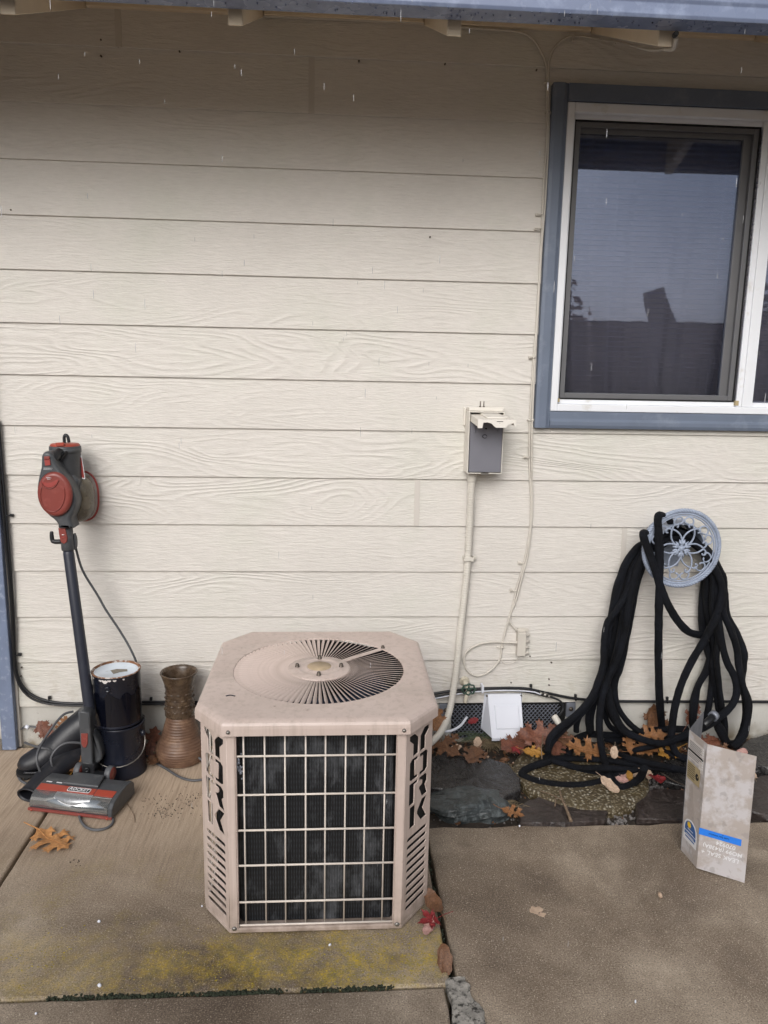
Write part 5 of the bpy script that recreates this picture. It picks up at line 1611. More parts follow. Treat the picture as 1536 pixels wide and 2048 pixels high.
MB().lathe([(0.052, 0.180)] + nk + [(top[0] + 0.002, 0.343), (top[0], 0.347), (top[0] - 0.005, 0.345), (top[0] - 0.009, 0.335), (0.046, 0.290), (0.044, 0.22), (0, 0.21)], (VC[0], VC[1], 0), 48).build("vase_neck", M['vase_dark'], vs)
st = MB()
for lv in range(4):
    for k in range(9):
        a = radians(-170 + 36 * k + 18 * (lv % 2))
        z = 0.205 + lv * 0.022
        pts = []
        for i in range(6):
            aa = a + radians(26) * (i / 5 - 0.5)
            rr_ = 0.0555 - 0.006 * sin(pi * ((z - 0.182) / 0.158) * 0.9) + 0.0005 + 0.0012 * sin(pi * i / 5)
            pts.append((VC[0] + rr_ * cos(aa), VC[1] + rr_ * sin(aa), z))
        st.tube(pts, [0.001, 0.0026, 0.0036, 0.0036, 0.0026, 0.001], 6)
st.build("woven_relief", M['vase_dark'], vs)["kind"] = "stuff"
# ------------------------------------------------------------------ stick vacuum
def z2(zx, zy): return (50 + zx / 6.825, 860 + zy / 6.825)
def z4(zx, zy): return (zx / 3.413, 1280 + zy / 3.413)
vac = thing("stick_vacuum", "grey and red corded stick vacuum leaning upright against the wall beside the paint cans", "vacuum cleaner", (-0.86, -0.30, 0))
def plate(name, pts, Y, depth, m, parent=None, b=0.004, n=4, smooth=True, seg=3):
    """a rounded body whose front outline is pts (wall-parallel at Y) and which is `depth` thick towards the wall"""
    P = [W(px, py, Y) for px, py in pts]
    C = crom(P, n, True) if n > 1 else P
    mb = MB()
    c = sum(C, Vector()) / len(C)
    def ring(k, y):
        out = []
        L = len(C)
        for i, p in enumerate(C):
            t = C[(i + 1) % L] - C[i - 1]
            t.normalize()
            nrm = Vector((t.z, 0, -t.x))
            if nrm.dot(p - c) < 0: nrm = -nrm
            q = p - nrm * k
            q.y = y
            out.append(q)
        return out
    rings = []
    for s in range(seg + 1):
        a = pi / 2 * s / seg
        rings.append(ring(b * (1 - sin(a)), Y + b * (1 - cos(a))))
    rings.append(ring(0, Y + depth - b))
    for s in range(1, seg + 1):
        a = pi / 2 * s / seg
        rings.append(ring(b * (1 - cos(a)), Y + depth - b + b * sin(a)))
    mb.loft(rings, smooth=smooth)
    return mb.build(name, m, parent or vac)
body = [z2(*p) for p in [(222, 345), (262, 302), (318, 298), (360, 325), (392, 385), (430, 475), (515, 600), (610, 745), (672, 890), (690, 1010), (655, 1140), (622, 1215), (640, 1290), (655, 1345), (560, 1352), (455, 1345), (440, 1290), (395, 1232), (320, 1172), (245, 1085), (190, 950), (158, 800), (180, 650), (210, 520), (216, 420)]]
plate("handheld_body", body, -0.205, 0.075, M['vac_grey'], b=0.012)
lid_p = []
for i in range(28):
    a = 2 * pi * i / 28
    ex, ey = 238 * cos(a), 308 * sin(a)
    rt = radians(-9)
    lid_p.append(z2(396 + ex * cos(rt) - ey * sin(rt), 880 + ex * sin(rt) + ey * cos(rt)))
plate("filter_lid", lid_p, -0.222, 0.022, M['vac_red'], b=0.013, n=1, seg=5)
# raised oval on the lid and its smile-shaped finger recess
pts = []
for i in range(37):
    a = radians(-205 + 230 * i / 36 + 180)
    ex, ey = 165 * cos(a), 235 * sin(a)
    pts.append(W(*z2(375 + ex, 880 + ey), -0.2225))
MB().tube(pts, 0.0022, 6).build("lid_ridge", M['vac_red'], vac)
sm = [z2(*p) for p in [(222, 705), (300, 722), (370, 712), (450, 675), (440, 715), (400, 760), (330, 785), (270, 765)]]
plate("lid_recess", sm, -0.2232, 0.004, M['red_print'], b=0.0008, n=3)
pts = [W(*z2(x, y), -0.2236) for x, y in [(215, 705), (255, 768), (330, 800), (405, 772), (460, 690)]]
MB().tube(crom(pts, 5), 0.0016, 6).build("lid_ridge", M['vac_red'], vac)
for (x0, x1, y) in ((290, 360, 648), (300, 345, 668)):
    MB().tube([W(*z2(x0, y), -0.2226), W(*z2(x1, y + 6), -0.2226)], 0.0009, 5).build("lid_print", M['white_print'], vac)
plate("power_switch", [z2(*p) for p in [(258, 362), (330, 358), (350, 480), (272, 488)]], -0.2085, 0.006, M['red_print'], b=0.001, n=1)
plate("switch_rocker", [z2(*p) for p in [(258, 365), (330, 360), (334, 395), (262, 402)]], -0.213, 0.006, M['vac_red'], b=0.0015, n=1)
MB().tube([W(*z2(250, 520), -0.206), W(*z2(375, 522), -0.206)], 0.0008, 5).tube([W(*z2(250, 540), -0.206), W(*z2(370, 543), -0.206)], 0.0006, 5).build("switch_print", M['white_print'], vac)
# motor barrel with red cap, handle bridge, cord loop
mc = W(*z2(545, 180), -0.100)
mlow = W(*z2(585, 700), -0.100)
mc2 = mc + Vector((0, 0, -0.155))
def barrel(p, q, rs, m, name, seg=32):
    ax = (q - p)
    Lx = ax.length
    Mx = ax.to_track_quat('Z', 'Y').to_matrix()
    return MB().lathe([(r_, t_ * Lx) for r_, t_ in rs], p, seg, Mx).build(name, m, vac)
barrel(mc2, mc, [(0, 0), (0.046, 0), (0.050, 0.06), (0.050, 0.86), (0.052, 0.88), (0.052, 0.93), (0.049, 0.945)], M['vac_grey'], "motor_housing")
barrel(mc2, mc, [(0.049, 0.945), (0.049, 0.965), (0.044, 0.995), (0.030, 1.0), (0, 1.0)], M['vac_orange'], "motor_cap")
barrel(mc2, mc, [(0.0515, 0.80), (0.0524, 0.80), (0.0524, 0.90), (0.0515, 0.90)], M['vac_grey'], "housing_band")
plate("release_button", [z2(*p) for p in [(415, 178), (525, 168), (530, 215), (420, 222)]], -0.1555, 0.006, M['vac_orange'], b=0.001, n=1)
p0, p1 = W(*z2(375, 400), -0.185), W(*z2(500, 300), -0.135)
MB().tube(crom([p0 + Vector((-0.012, 0.01, -0.012)), p0, p0.lerp(p1, 0.6) + Vector((0, -0.004, 0.003)), p1, p1 + Vector((0.01, 0.03, 0.0))], 5), [0.015 + 0.004 * i / 20 for i in range(21)], 14).build("handle_bridge", M['vac_black'], vac)
plate("handle_bridge", [z2(*p) for p in [(430, 470), (480, 440), (545, 330), (545, 290), (500, 330), (440, 400)]], -0.165, 0.02, M['vac_black'], b=0.004)
pts = [W(*z2(x, y), -0.10) for x, y in [(540, 175), (535, 100), (555, 68), (585, 95), (602, 170)]]
MB().tube(crom(pts, 5), 0.0055, 10).build("cord_strain_relief", M['vac_black'], vac)
# yoke from body to dust cup, translucent cup with red rim
plate("side_shell", [z2(*p) for p in [(470, 520), (570, 520), (690, 640), (730, 720), (700, 860), (700, 1010), (650, 1160), (560, 1100), (480, 700)]], -0.140, 0.05, M['vac_grey'], b=0.012)
cc_ = W(*z2(705, 930), -0.075)
MB().ell(cc_, 0.060, 0.052, 0.084, 28, 16, 0.75).build("dust_cup", M['vac_cup'], vac)
MB().ell(cc_ + Vector((-0.006, 0.0, 0.005)), 0.036, 0.034, 0.055, 18, 12).build("cyclone_core", M['label_tan'], vac)
pts = []
for i in range(40):
    a = 2 * pi * i / 40
    pts.append(cc_ + Vector((0.061 * math.copysign(abs(cos(a)) ** .8, cos(a)), 0.048, 0.090 * math.copysign(abs(sin(a)) ** .8, sin(a)))))
MB().tube(pts, 0.0036, 8, closed=True).build("cup_door_rim", M['red_print'], vac)
plate("warning_label", [z2(*p) for p in [(735, 342), (772, 350), (825, 670), (758, 672)]], -0.098, 0.002, M['white_print'], b=0.0004, n=1)
plate("warning_print", [z2(*p) for p in [(752, 372), (770, 378), (812, 655), (768, 652)]], -0.0986, 0.002, M['red_print'], b=0.0003, n=1)
# upper connector, red button, cord hook
wt = W(*z2(560, 1330), -0.165)
wm = W(*z2(590, 1640), -0.170)
wl = W(181, 1432, -0.262)
def vt(p, q, r0, r1, m, name, seg=20):
    return MB().tube([p, p.lerp(q, .02), p.lerp(q, .98), q], [r0 * .93, r0, r1, r1 * .93], seg).build(name, m, vac)
vt(wt + (wt - wm) * 0.08, wm, 0.0215, 0.0215, M['vac_grey'], "upper_connector")
vt(wm, wl, 0.0182, 0.0188, M['vac_dark'], "wand")
plate("connector_button", [z2(*p) for p in [(452, 1342), (545, 1342), (575, 1480), (570, 1530), (530, 1556), (490, 1535), (470, 1470)]], -0.1925, 0.012, M['vac_red'], b=0.002, n=1)
MB().tube([W(*z2(500, 1470), -0.193), W(*z2(550, 1472), -0.193)], 0.0012, 5).build("button_print", M['red_print'], vac)
MB().tube([W(*z2(503, 1430), -0.193), W(*z2(536, 1430), -0.193)], 0.0014, 5).build("button_print", M['white_print'], vac)
hk = [W(*z2(500, 1522), -0.170), W(*z2(410, 1525), -0.172), W(*z2(375, 1505), -0.172), W(*z2(365, 1440), -0.172), W(*z2(362, 1385), -0.172)]
MB().tube(crom(hk, 4), [0.0085] * 5 + [0.0080] * 3 + [0.0072] * 5 + [0.0066] * 2 + [0.0062, 0.005], 10, flat=1.0).build("cord_hook", M['vac_black'], vac)
plate("cord_clip", [z2(*p) for p in [(655, 1420), (690, 1480), (695, 1600), (670, 1640), (655, 1600)]], -0.165, 0.02, M['vac_grey'], b=0.003)
# lower neck
plate("neck_front", [z4(*p) for p in [(530, 492), (560, 486), (608, 498), (614, 560), (618, 640), (628, 730), (636, 848), (552, 842), (548, 740), (540, 620)]], -0.315, 0.045, M['vac_grey'], b=0.006, n=1)
plate("neck_side", [z4(*p) for p in [(622, 640), (665, 690), (690, 760), (692, 820), (630, 858), (618, 760)]], -0.295, 0.05, M['vac_grey'], b=0.008, n=3)
plate("neck_button", [z4(*p) for p in [(552, 640), (598, 640), (598, 710), (585, 735), (568, 735), (554, 712)]], -0.3185, 0.006, M['vac_red'], b=0.0015, n=1)
MB().tube([W(*z4(563, 665), -0.319), W(*z4(590, 665), -0.319)], 0.001, 5).tube([W(*z4(563, 690), -0.319), W(*z4(590, 690), -0.319)], 0.001, 5).build("button_print", M['red_print'], vac)
vt(wl + (wm - wl) * 0.04, W(*z4(600, 620), -0.285), 0.0205, 0.0195, M['vac_grey'], "neck_sleeve")
MB().lathe([(0, 0), (0.009, 0), (0.009, 0.004), (0.006, 0.006), (0.0045, 0.004), (0, 0.004)], W(*z4(594, 886), -0.318), 16, RX).build("pivot", M['vac_black'], vac)
plate("pivot_fork", [z4(*p) for p in [(552, 835), (640, 845), (650, 930), (560, 915)]], -0.316, 0.06, M['vac_black'], b=0.006, n=1)
# floor head
HM = Matrix.Translation((-0.834, -0.398, 0.0)) @ Matrix.Rotation(radians(-13), 4, 'Z')
sec = [(-0.074, 0.012), (-0.080, 0.022), (-0.076, 0.038), (-0.062, 0.052), (-0.044, 0.060)]
def xl(pts, x0, x1, m, name, b=0.0):
    mb = MB().loft([[(x0, y, z) for y, z in pts], [(x1, y, z) for y, z in pts]], smooth=False)
    o = mb.build(name, m, vac, M=HM)
    if b: bev(o, b, 2)
    return o
HWd = 0.146
full = [(-0.074, 0.010), (-0.0785, 0.022), (-0.0745, 0.038), (-0.061, 0.051), (-0.043, 0.059), (-0.014, 0.0645), (0.02, 0.067), (0.055, 0.063), (0.072, 0.048), (0.074, 0.010)]
xl(full, -HWd, HWd, M['vac_grey'], "floor_head", 0.004)
win_ = [(-0.0745, 0.0145), (-0.0800, 0.022), (-0.0790, 0.030), (-0.0752, 0.040), (-0.0690, 0.0475), (-0.0612, 0.0530), (-0.050, 0.0575), (-0.0435, 0.0602), (-0.0430, 0.0592), (-0.061, 0.0505), (-0.0740, 0.038), (-0.078, 0.022), (-0.0735, 0.0145)]
mb = MB().loft([[(-HWd + 0.004, y, z) for y, z in win_], [(HWd - 0.014, y, z) for y, z in win_]], smooth=True)
mb.build("brush_window", M['vac_shiny'], vac, M=HM)
mb = MB()
rows = []
for i in range(13):
    t_ = i / 12
    x = -0.064 + 0.128 * t_
    k = sin(pi * t_)
    rows.append([(x, -0.0425, 0.0608), (x, -0.0525 - 0.004 * k, 0.0575 + 0.003 * k), (x, -0.062 - 0.007 * k, 0.0535 + 0.0015 * k), (x, -0.0635 - 0.012 * k, 0.0515 - 0.006 * k), (x, -0.0640 - 0.013 * k, 0.0500 - 0.012 * k)])
mb.loft(rows, closed=False, caps=False)
mb.build("front_lens", M['vac_lens'], vac, M=HM)
MB().tube([rows[i][4] for i in range(13)], 0.0014, 6).build("lens_edge", M['white_print'], vac, M=HM)
band = [(-0.0440, 0.0600), (-0.0425, 0.0612), (-0.0145, 0.0658), (-0.0140, 0.0640)]
xl(band, -HWd + 0.006, 0.062, M['vac_orange'], "orange_band", 0.0006)
xl(band, 0.0645, HWd - 0.014, M['vac_orange'], "orange_band", 0.0006)
up = Vector((0, 0.028, 0.0046)).normalized()
nm_ = Matrix.Translation((0.006, -0.0285, 0.0648)) @ frame_mat((0, 0, 0), (1, 0, 0), up)
def rr_loop(w, h, r, n=5):
    out = []
    for cx, cy, a0 in ((w - r, h - r, 0), (-w + r, h - r, 90), (-w + r, -h + r, 180), (w - r, -h + r, 270)):
        for i in range(n + 1):
            a = radians(a0 + 90 * i / n)
            out.append((cx + r * cos(a), cy + r * sin(a)))
    return out
put("name_plate", curve_mesh("name_plate", [rr_loop(0.040, 0.0098, 0.004)], 0.0006), M['white_print'], vac, HM @ nm_)
put("name_plate", curve_mesh("name_plate", [rr_loop(0.0378, 0.0080, 0.003)], 0.0006), M['black_print'], vac, HM @ Matrix.Translation((0, -0.0001, 0.0006)) @ nm_)
put("name_lettering", text_mesh("name_lettering", "ROCKET", 0.0175, 0.0003, bold=0.0003, shear=0.15, space=1.02), M['white_print'], vac, HM @ Matrix.Translation((0, -0.0002, 0.0016)) @ nm_)
mb = MB().prism([(-0.066, -0.012, 0.0655), (0.064, -0.012, 0.0655), (0.052, 0.052, 0.069), (-0.054, 0.052, 0.069)], (0, 0.002, 0.010))
bev(mb.build("neck_cover", M['vac_grey'], vac, M=HM), 0.004, 2)
for (x0, x1) in ((-0.128, -0.108), (-0.092, -0.072)):
    MB().box(x0, x1, -0.0035, 0.0005, 0.0655, 0.0663).build("head_print", M['white_print'], vac, M=HM)
xl([(-0.077, 0.004), (-0.083, 0.006), (-0.083, 0.0125), (-0.076, 0.0145)], -HWd - 0.002, HWd + 0.002, M['vac_red'], "bumper", 0.001)
for x in (-HWd + 0.012, HWd - 0.014):
    MB().lathe([(0.004, 0), (0.004, 0.002), (0, 0.0025)], (x, -0.083, 0.009), 10, RX).build("bumper_rivet", M['vac_orange'], vac, M=HM)
xl([(-0.080, 0.008), (-0.081, 0.024), (-0.077, 0.040), (-0.063, 0.0535), (-0.043, 0.0615), (-0.014, 0.067), (0.02, 0.0695), (0.056, 0.0655), (0.074, 0.050), (0.076, 0.008)], HWd - 0.013, HWd + 0.002, M['vac_grey'], "end_cap", 0.004)
for x in (-0.062, 0.052):
    wh = MB().lathe([(0, -0.011), (0.020, -0.011), (0.024, -0.008), (0.024, 0.008), (0.020, 0.011), (0, 0.011)], (x, 0.088, 0.0645), 24, Matrix.Rotation(radians(90), 3, 'Y'))
    wo = wh.build("wheel", M['vac_red'], vac, M=HM)
    MB().lathe([(0.0235, -0.0105), (0.0262, -0.008), (0.0262, 0.008), (0.0235, 0.0105)], (x, 0.088, 0.0645), 24, Matrix.Rotation(radians(90), 3, 'Y')).build("tyre", M['cable_grey'], wo, M=HM)
mb = MB().box(-0.05, 0.04, 0.05, 0.10, 0.02, 0.066)
bev(mb.build("rear_yoke", M['vac_black'], vac, M=HM), 0.008, 3)
# cord: from the handle down behind the cans, and its coils on the floor
def cd_(pts, r=0.0044):
    MB().tube(crom(pts, 7), r, 9).build("power_cord", M['cable_grey'], vac)
cd_([W(*z2(680, 1560), -0.15), W(165, 1140, -0.13), W(195, 1190, -0.115), W(212, 1220, -0.105), W(240, 1262, -0.09), W(262, 1300, -0.08), W(274, 1330, -0.07), W(278, 1370, -0.06), W(282, 1420, -0.05)], 0.0042)
cd_([W(*z4(500, 488), -0.12), W(*z4(440, 505), -0.14), W(*z4(385, 560), -0.17), W(*z4(318, 655), -0.22), W(*z4(266, 745), -0.27), W(*z4(252, 820), -0.30), W(*z4(280, 905), -0.30), F(*z4(330, 960), 0.01), F(*z4(420, 985), 0.006)])
cd_([W(*z4(560, 705), -0.24), W(*z4(500, 700), -0.25), W(*z4(440, 708), -0.26), W(*z4(385, 745), -0.27), W(*z4(350, 805), -0.28), W(*z4(362, 860), -0.28), F(*z4(420, 905), 0.012), F(*z4(480, 905), 0.008)])
cd_([W(*z4(470, 780), -0.22), W(*z4(420, 782), -0.22), W(*z4(385, 770), -0.22), W(*z4(330, 745), -0.23), W(*z4(280, 735), -0.22), W(*z4(220, 720), -0.19), W(*z4(170, 700), -0.12)], 0.0042)
cd_([F(*z4(345, 855), 0.05), F(*z4(325, 895), 0.02), F(*z4(340, 935), 0.008), F(*z4(380, 965), 0.006)])
cd_([F(*z4(125, 890), 0.012), F(*z4(120, 920), 0.006), F(*z4(150, 965), 0.005), F(*z4(210, 990), 0.005), F(*z4(270, 1015), 0.005), F(*z4(330, 1030), 0.006)])
cd_([F(*z4(540, 1190), 0.006), F(*z4(552, 1235), 0.005), F(*z4(592, 1280), 0.005), F(*z4(660, 1297), 0.005), F(*z4(735, 1280), 0.005), F(*z4(772, 1240), 0.005), F(*z4(760, 1195), 0.006)])
cd_([F(*z4(930, 560), 0.02), F(*z4(985, 640), 0.008), F(*z4(1050, 705), 0.006), F(*z4(1090, 735), 0.018), F(*z4(1180, 752), 0.06), F(*z4(1270, 768), 0.05), F(*z4(1350, 800), 0.03), F(*z4(1420, 850), 0.01)])
cd_([F(*z4(1000, 790), 0.008), F(*z4(1065, 838), 0.005), F(*z4(1140, 882), 0.005), F(*z4(1225, 935), 0.005), F(*z4(1310, 958), 0.005), F(*z4(1400, 950), 0.005), F(*z4(1500, 930), 0.005)])
pg = MB().tube([W(*z4(60 * 0 + 165, 598), -0.01), W(*z4(188, 596), -0.012)], 0.006, 8)
fw = MB().tube(crom([W(*z4(146, 608), -0.004), W(*z4(170, 592), -0.008), W(*z4(215, 590), -0.010), W(*z4(260, 605), -0.012), W(*z4(285, 640), -0.014)], 5), 0.0036, 8)
props(fw.build("wall_cable", M['cable_grey']), "short grey cable stub crossing the foundation beside the blue door trim", "cable")
fc = MB().tube([W(*z4(176, 588), -0.012), W(*z4(198, 600), -0.014)], 0.0075, 10)
props(fc.build("cable_clamp", M['white_plastic']), "white clamp on the short grey cable beside the blue door trim", "cable clamp")

# ------------------------------------------------------------------ rubber boots
def ering(c, t, up, a, b, n=20, flatb=0.0):
    t = t.normalized()
    s_ = t.cross(up).normalized()
    u_ = s_.cross(t).normalized()
    out = []
    for i in range(n):
        th = 2 * pi * i / n
        dz_ = sin(th)
        if dz_ < 0: dz_ *= (1 - flatb)
        out.append(c + s_ * (a * cos(th)) + u_ * (b * dz_))
    return out
def loft_path(mb, pts, ab, flat=None, n=20):
    Pp = crom(pts, 4)
    A = crom([(a, b, f) for (a, b), f in zip(ab, flat or [0] * len(ab))], 4)
    rings = []
    for i, p in enumerate(Pp):
        t = Pp[min(i + 1, len(Pp) - 1)] - Pp[max(i - 1, 0)]
        rings.append(ering(p, t, Vector((0, 0, 1)), A[i].x, A[i].y, n, A[i].z))
    mb.loft(rings)
    return Pp
b1 = thing("rubber_boot", "black rubber boot with its toe forward, shaft slumped towards the paint cans", "boot", (-1.03, -0.2, 0), "black rubber boots")
T0 = F(36, 1532, 0.042)
toe = Vector((T0.x, T0.y, 0.040))
mb = MB()
dirv = Vector((0.87, 0.30, 0)).normalized()
pp = [toe, toe + dirv * 0.018 + Vector((0, 0, .004)), toe + dirv * 0.055 + Vector((0, 0, .010)), toe + dirv * 0.105 + Vector((0, 0, .026)), toe + dirv * 0.150 + Vector((0, 0, .052)), toe + dirv * 0.19 + Vector((0, 0.005, .088)), toe + dirv * 0.245 + Vector((0, 0.01, .130)), toe + dirv * 0.30 + Vector((0, 0.012, .170)), toe + dirv * 0.335 + Vector((0, 0.012, .192))]
loft_path(mb, pp, [(0.012, 0.010), (0.036, 0.030), (0.048, 0.043), (0.050, 0.054), (0.050, 0.062), (0.052, 0.062), (0.056, 0.060), (0.060, 0.060), (0.061, 0.060)], [0.2, 0.3, 0.35, 0.2, 0, 0, 0, 0, 0])
mb.build("boot_upper", M['boot'], b1)
heel = MB()
loft_path(heel, [toe + dirv * 0.10 + Vector((0, 0, 0.0)), toe + dirv * 0.17 + Vector((0, 0, 0.002)), toe + dirv * 0.215 + Vector((0, 0, 0.012)), toe + dirv * 0.235 + Vector((0, 0, 0.02))], [(0.044, 0.032), (0.043, 0.040), (0.036, 0.042), (0.012, 0.02)])
heel.build("boot_heel", M['boot'], b1)
so = MB()
side = Vector((-dirv.y, dirv.x, 0))
ol = [(0.000, 0.012), (0.012, 0.034), (0.045, 0.050), (0.09, 0.050), (0.14, 0.042), (0.20, 0.040), (0.245, 0.036), (0.258, 0.0), (0.245, -0.036), (0.20, -0.040), (0.14, -0.042), (0.09, -0.050), (0.045, -0.050), (0.012, -0.034), (0.0, -0.012)]
base0 = Vector((toe.x, toe.y, 0))
OLP = crom([base0 + dirv * (a - 0.006) + side * b for a, b in ol], 3, True)
so.loft([[p + Vector((0, 0, 0.013)) for p in OLP], [p + Vector((0, 0, 0.024)) for p in OLP]], smooth=False)
for i in range(0, len(OLP), 3):
    p = OLP[i]
    c_ = base0 + dirv * 0.12
    q = p.lerp(c_, 0.18)
    so.box(q.x - 0.007, q.x + 0.007, q.y - 0.007, q.y + 0.007, 0.0, 0.014)
so.build("boot_sole", M['boot_sole'], b1)
mb = MB()
pth = [toe + dirv * 0.02 + side * -0.038 + Vector((0, 0, -0.008)), toe + dirv * 0.06 + side * -0.052 + Vector((0, 0, -0.008)), toe + dirv * 0.12 + side * -0.050 + Vector((0, 0, -0.006)), toe + dirv * 0.19 + side * -0.044 + Vector((0, 0, 0))]
mb.tube(crom(pth, 5), 0.0042, 6)
mb.build("foxing_strip", M['boot'], b1)
b2 = thing("rubber_boot", "black rubber boot lying flat, its open top sticking out left of the vacuum head", "boot", (-1.0, -0.35, 0), "black rubber boots")
mb = MB()
o0 = F(*z4(200, 1060), 0.024)
pp2 = [o0 + Vector((-0.004, 0, 0)), o0.lerp(F(*z4(300, 960), 0.03), 0.5), F(*z4(310, 950), 0.034), F(*z4(400, 870), 0.045), F(*z4(500, 800), 0.055), F(*z4(600, 760), 0.05)]
Pq = crom(pp2, 5)
rings = []
ringsi = []
for i, p in enumerate(Pq):
    t_ = Pq[min(i + 1, len(Pq) - 1)] - Pq[max(i - 1, 0)]
    k = i / (len(Pq) - 1)
    a_, b_ = 0.040 + 0.012 * k, 0.023 + 0.022 * k
    rings.append(ering(p, t_, Vector((0, 0, 1)), a_, b_))
    ringsi.append(ering(p, t_, Vector((0, 0, 1)), a_ - 0.004, b_ - 0.004))
mb.loft(ringsi[:8][::-1] + rings, caps=False)
mb.build("boot_shaft", M['boot'], b2)
mb = MB()
mb.tube(rings[0], 0.0032, 6, closed=True)
mb.build("boot_cuff", M['boot'], b2)

# ------------------------------------------------------------------ stones in the planting strip
def stone(name, label, cat, pts, zt, th, m, group=None, rough=0.006, pix=True, n=1, tilt=(0, 0)):
    P = [F(px, py, zt) if pix else Vector((px, py, zt)) for px, py in pts]
    C = []
    for i, p in enumerate(P):
        e = P[(i + 1) % len(P)]
        C += [p.lerp(e, k / 6) for k in range(6)]
    c = sum(C, Vector()) / len(C)
    sd_ = R.uniform(0, 90)
    def ring(k, z, j=rough):
        out = []
        for p in C:
            d_ = (p - c)
            q = c + d_ * k
            q += d_.normalized() * j * mnoise.noise((p.x * 40 + sd_, p.y * 40, z * 50))
            q.z = z + tilt[0] * (q.x - c.x) + tilt[1] * (q.y - c.y) + 0.5 * j * mnoise.noise((p.x * 22, p.y * 22 + sd_, z * 20))
            out.append(q)
        return out
    mb = MB()
    mb.loft([ring(1.0, zt - th), ring(1.02, zt - th * .5), ring(1.0, zt - 0.004), ring(0.975, zt), ring(0.7, zt + 0.001, rough * 1.2), ring(0.35, zt + 0.0015, rough), ring(0.08, zt + 0.001, 0.001)], smooth=False)
    o = mb.build(name, M[m])
    props(o, label, cat, group)
    return o
stone("slate_slab", "large dark slate slab beside the air conditioner, wet speckles on its far half", "stone slab", [(850, 1518), (890, 1502), (960, 1512), (1018, 1528), (1040, 1556), (1040, 1578), (1008, 1596), (960, 1590), (900, 1580), (850, 1574)], 0.028, 0.045, 'slate')
stone("slate_slab", "brown slate slab in front of the round stone, crossed by a twig", "stone slab", [(1036, 1612), (1080, 1590), (1150, 1612), (1215, 1622), (1210, 1640), (1130, 1646), (1040, 1645)], 0.008, 0.03, 'slate_brown')
stone("slate_slab", "flat brown slate slab in front of the hose, left of the metal panel", "stone slab", [(1268, 1590), (1310, 1575), (1380, 1580), (1420, 1600), (1420, 1636), (1350, 1638), (1275, 1636)], 0.008, 0.03, 'slate_brown')
stone("slate_slab", "dark slate slab under the hose heap, left of the metal panel", "stone slab", [(1300, 1530), (1350, 1518), (1440, 1520), (1450, 1562), (1370, 1572), (1325, 1560)], 0.012, 0.035, 'slate')
stone("slate_slab", "dark slate slab against the foundation at the far right edge", "stone slab", [(1475, 1500), (1500, 1476), (1560, 1462), (1600, 1500), (1560, 1540), (1505, 1530)], 0.030, 0.05, 'slate')
stone("slate_slab", "brown slate slab right of the metal panel, nearest the patio edge", "stone slab", [(1490, 1580), (1520, 1550), (1600, 1545), (1620, 1620), (1540, 1630), (1500, 1622)], 0.012, 0.04, 'slate_brown')
# boulder
sd_ = 3.0
mb = MB().ell((0, 0, 0), 1, 1, 1, 26, 16, 0.8)
bc = F(945, 1628, 0.0)
vs_ = []
for v in mb.v:
    k = 1 + 0.22 * mnoise.noise(v * 1.6 + Vector((4, 1, 2))) + 0.08 * mnoise.noise(v * 5) + 0.03 * mnoise.noise(v * 13)
    vs_.append(Vector((bc.x + v.x * 0.138 * k, bc.y + 0.055 + v.y * 0.085 * k, -0.008 + v.z * 0.048 * k)))
mb.v = vs_
mb.sm = [False] * len(mb.sm)
props(mb.build("boulder", M['boulder']), "rough grey-green rock in front of the dark slate, at the patio edge", "rock")
# round exposed-aggregate stepping stone
mb = MB()
pr = [(0.235, -0.05), (0.241, -0.02), (0.241, 0.006), (0.237, 0.013), (0.226, 0.018), (0.1, 0.020), (0, 0.020)]
k0 = len(mb.v)
mb.lathe(pr, (0.905, -0.275, 0), 72)
for i, v in enumerate(mb.v):
    v += Vector((0.003 * mnoise.noise(v * 30), 0.003 * mnoise.noise(v * 30 + Vector((5, 5, 5))), 0.002 * mnoise.noise(v * 40)))
props(mb.build("stepping_stone", M['aggregate']), "round pebbly stepping stone lying partly under the hose heap", "stepping stone")
# loose pebbles
pb = MB()
ico = bmesh.new()
bmesh.ops.create_icosphere(ico, subdivisions=1, radius=1.0)
IV = [v.co.copy() for v in ico.verts]
IF = [tuple(v.index for v in f.verts) for f in ico.faces]
ico.free()
def pebble(mb, c, r):
    ax = Euler((R.uniform(0, 6), R.uniform(0, 6), R.uniform(0, 6))).to_matrix()
    sx, sy, sz = r * R.uniform(.8, 1.3), r * R.uniform(.7, 1.1), r * R.uniform(.5, .8)
    mb.add([Vector(c) + ax @ Vector((v.x * sx * R.uniform(.9, 1.1), v.y * sy, v.z * sz)) for v in IV], IF, True)
for i in range(900):
    x, y = R.uniform(0.31, 1.9), R.uniform(-0.565, -0.01)
    pebble(pb, (x, y, soil_z(x, y) + 0.002), R.uniform(0.002, 0.006))
for i in range(240):
    px, py = R.gauss(1240, 16), R.gauss(1595, 24)
    q = F(px, py, 0.0)
    if q.y < -0.56: continue
    pebble(pb, (q.x, q.y, soil_z(q.x, q.y) + 0.004), R.uniform(0.005, 0.011))
for i in range(220):
    t_ = R.random()
    px, py = 1270 + 100 * t_ + R.gauss(0, 8), 1560 + 34 * t_ + R.gauss(0, 9)
    q = F(px, py, 0.0)
    pebble(pb, (q.x, q.y, soil_z(q.x, q.y) + 0.004), R.uniform(0.004, 0.010))
props(pb.build("gravel", M['pebble']), "loose grey pebbles between the slate slabs", "gravel", kind="stuff")
wb = MB()
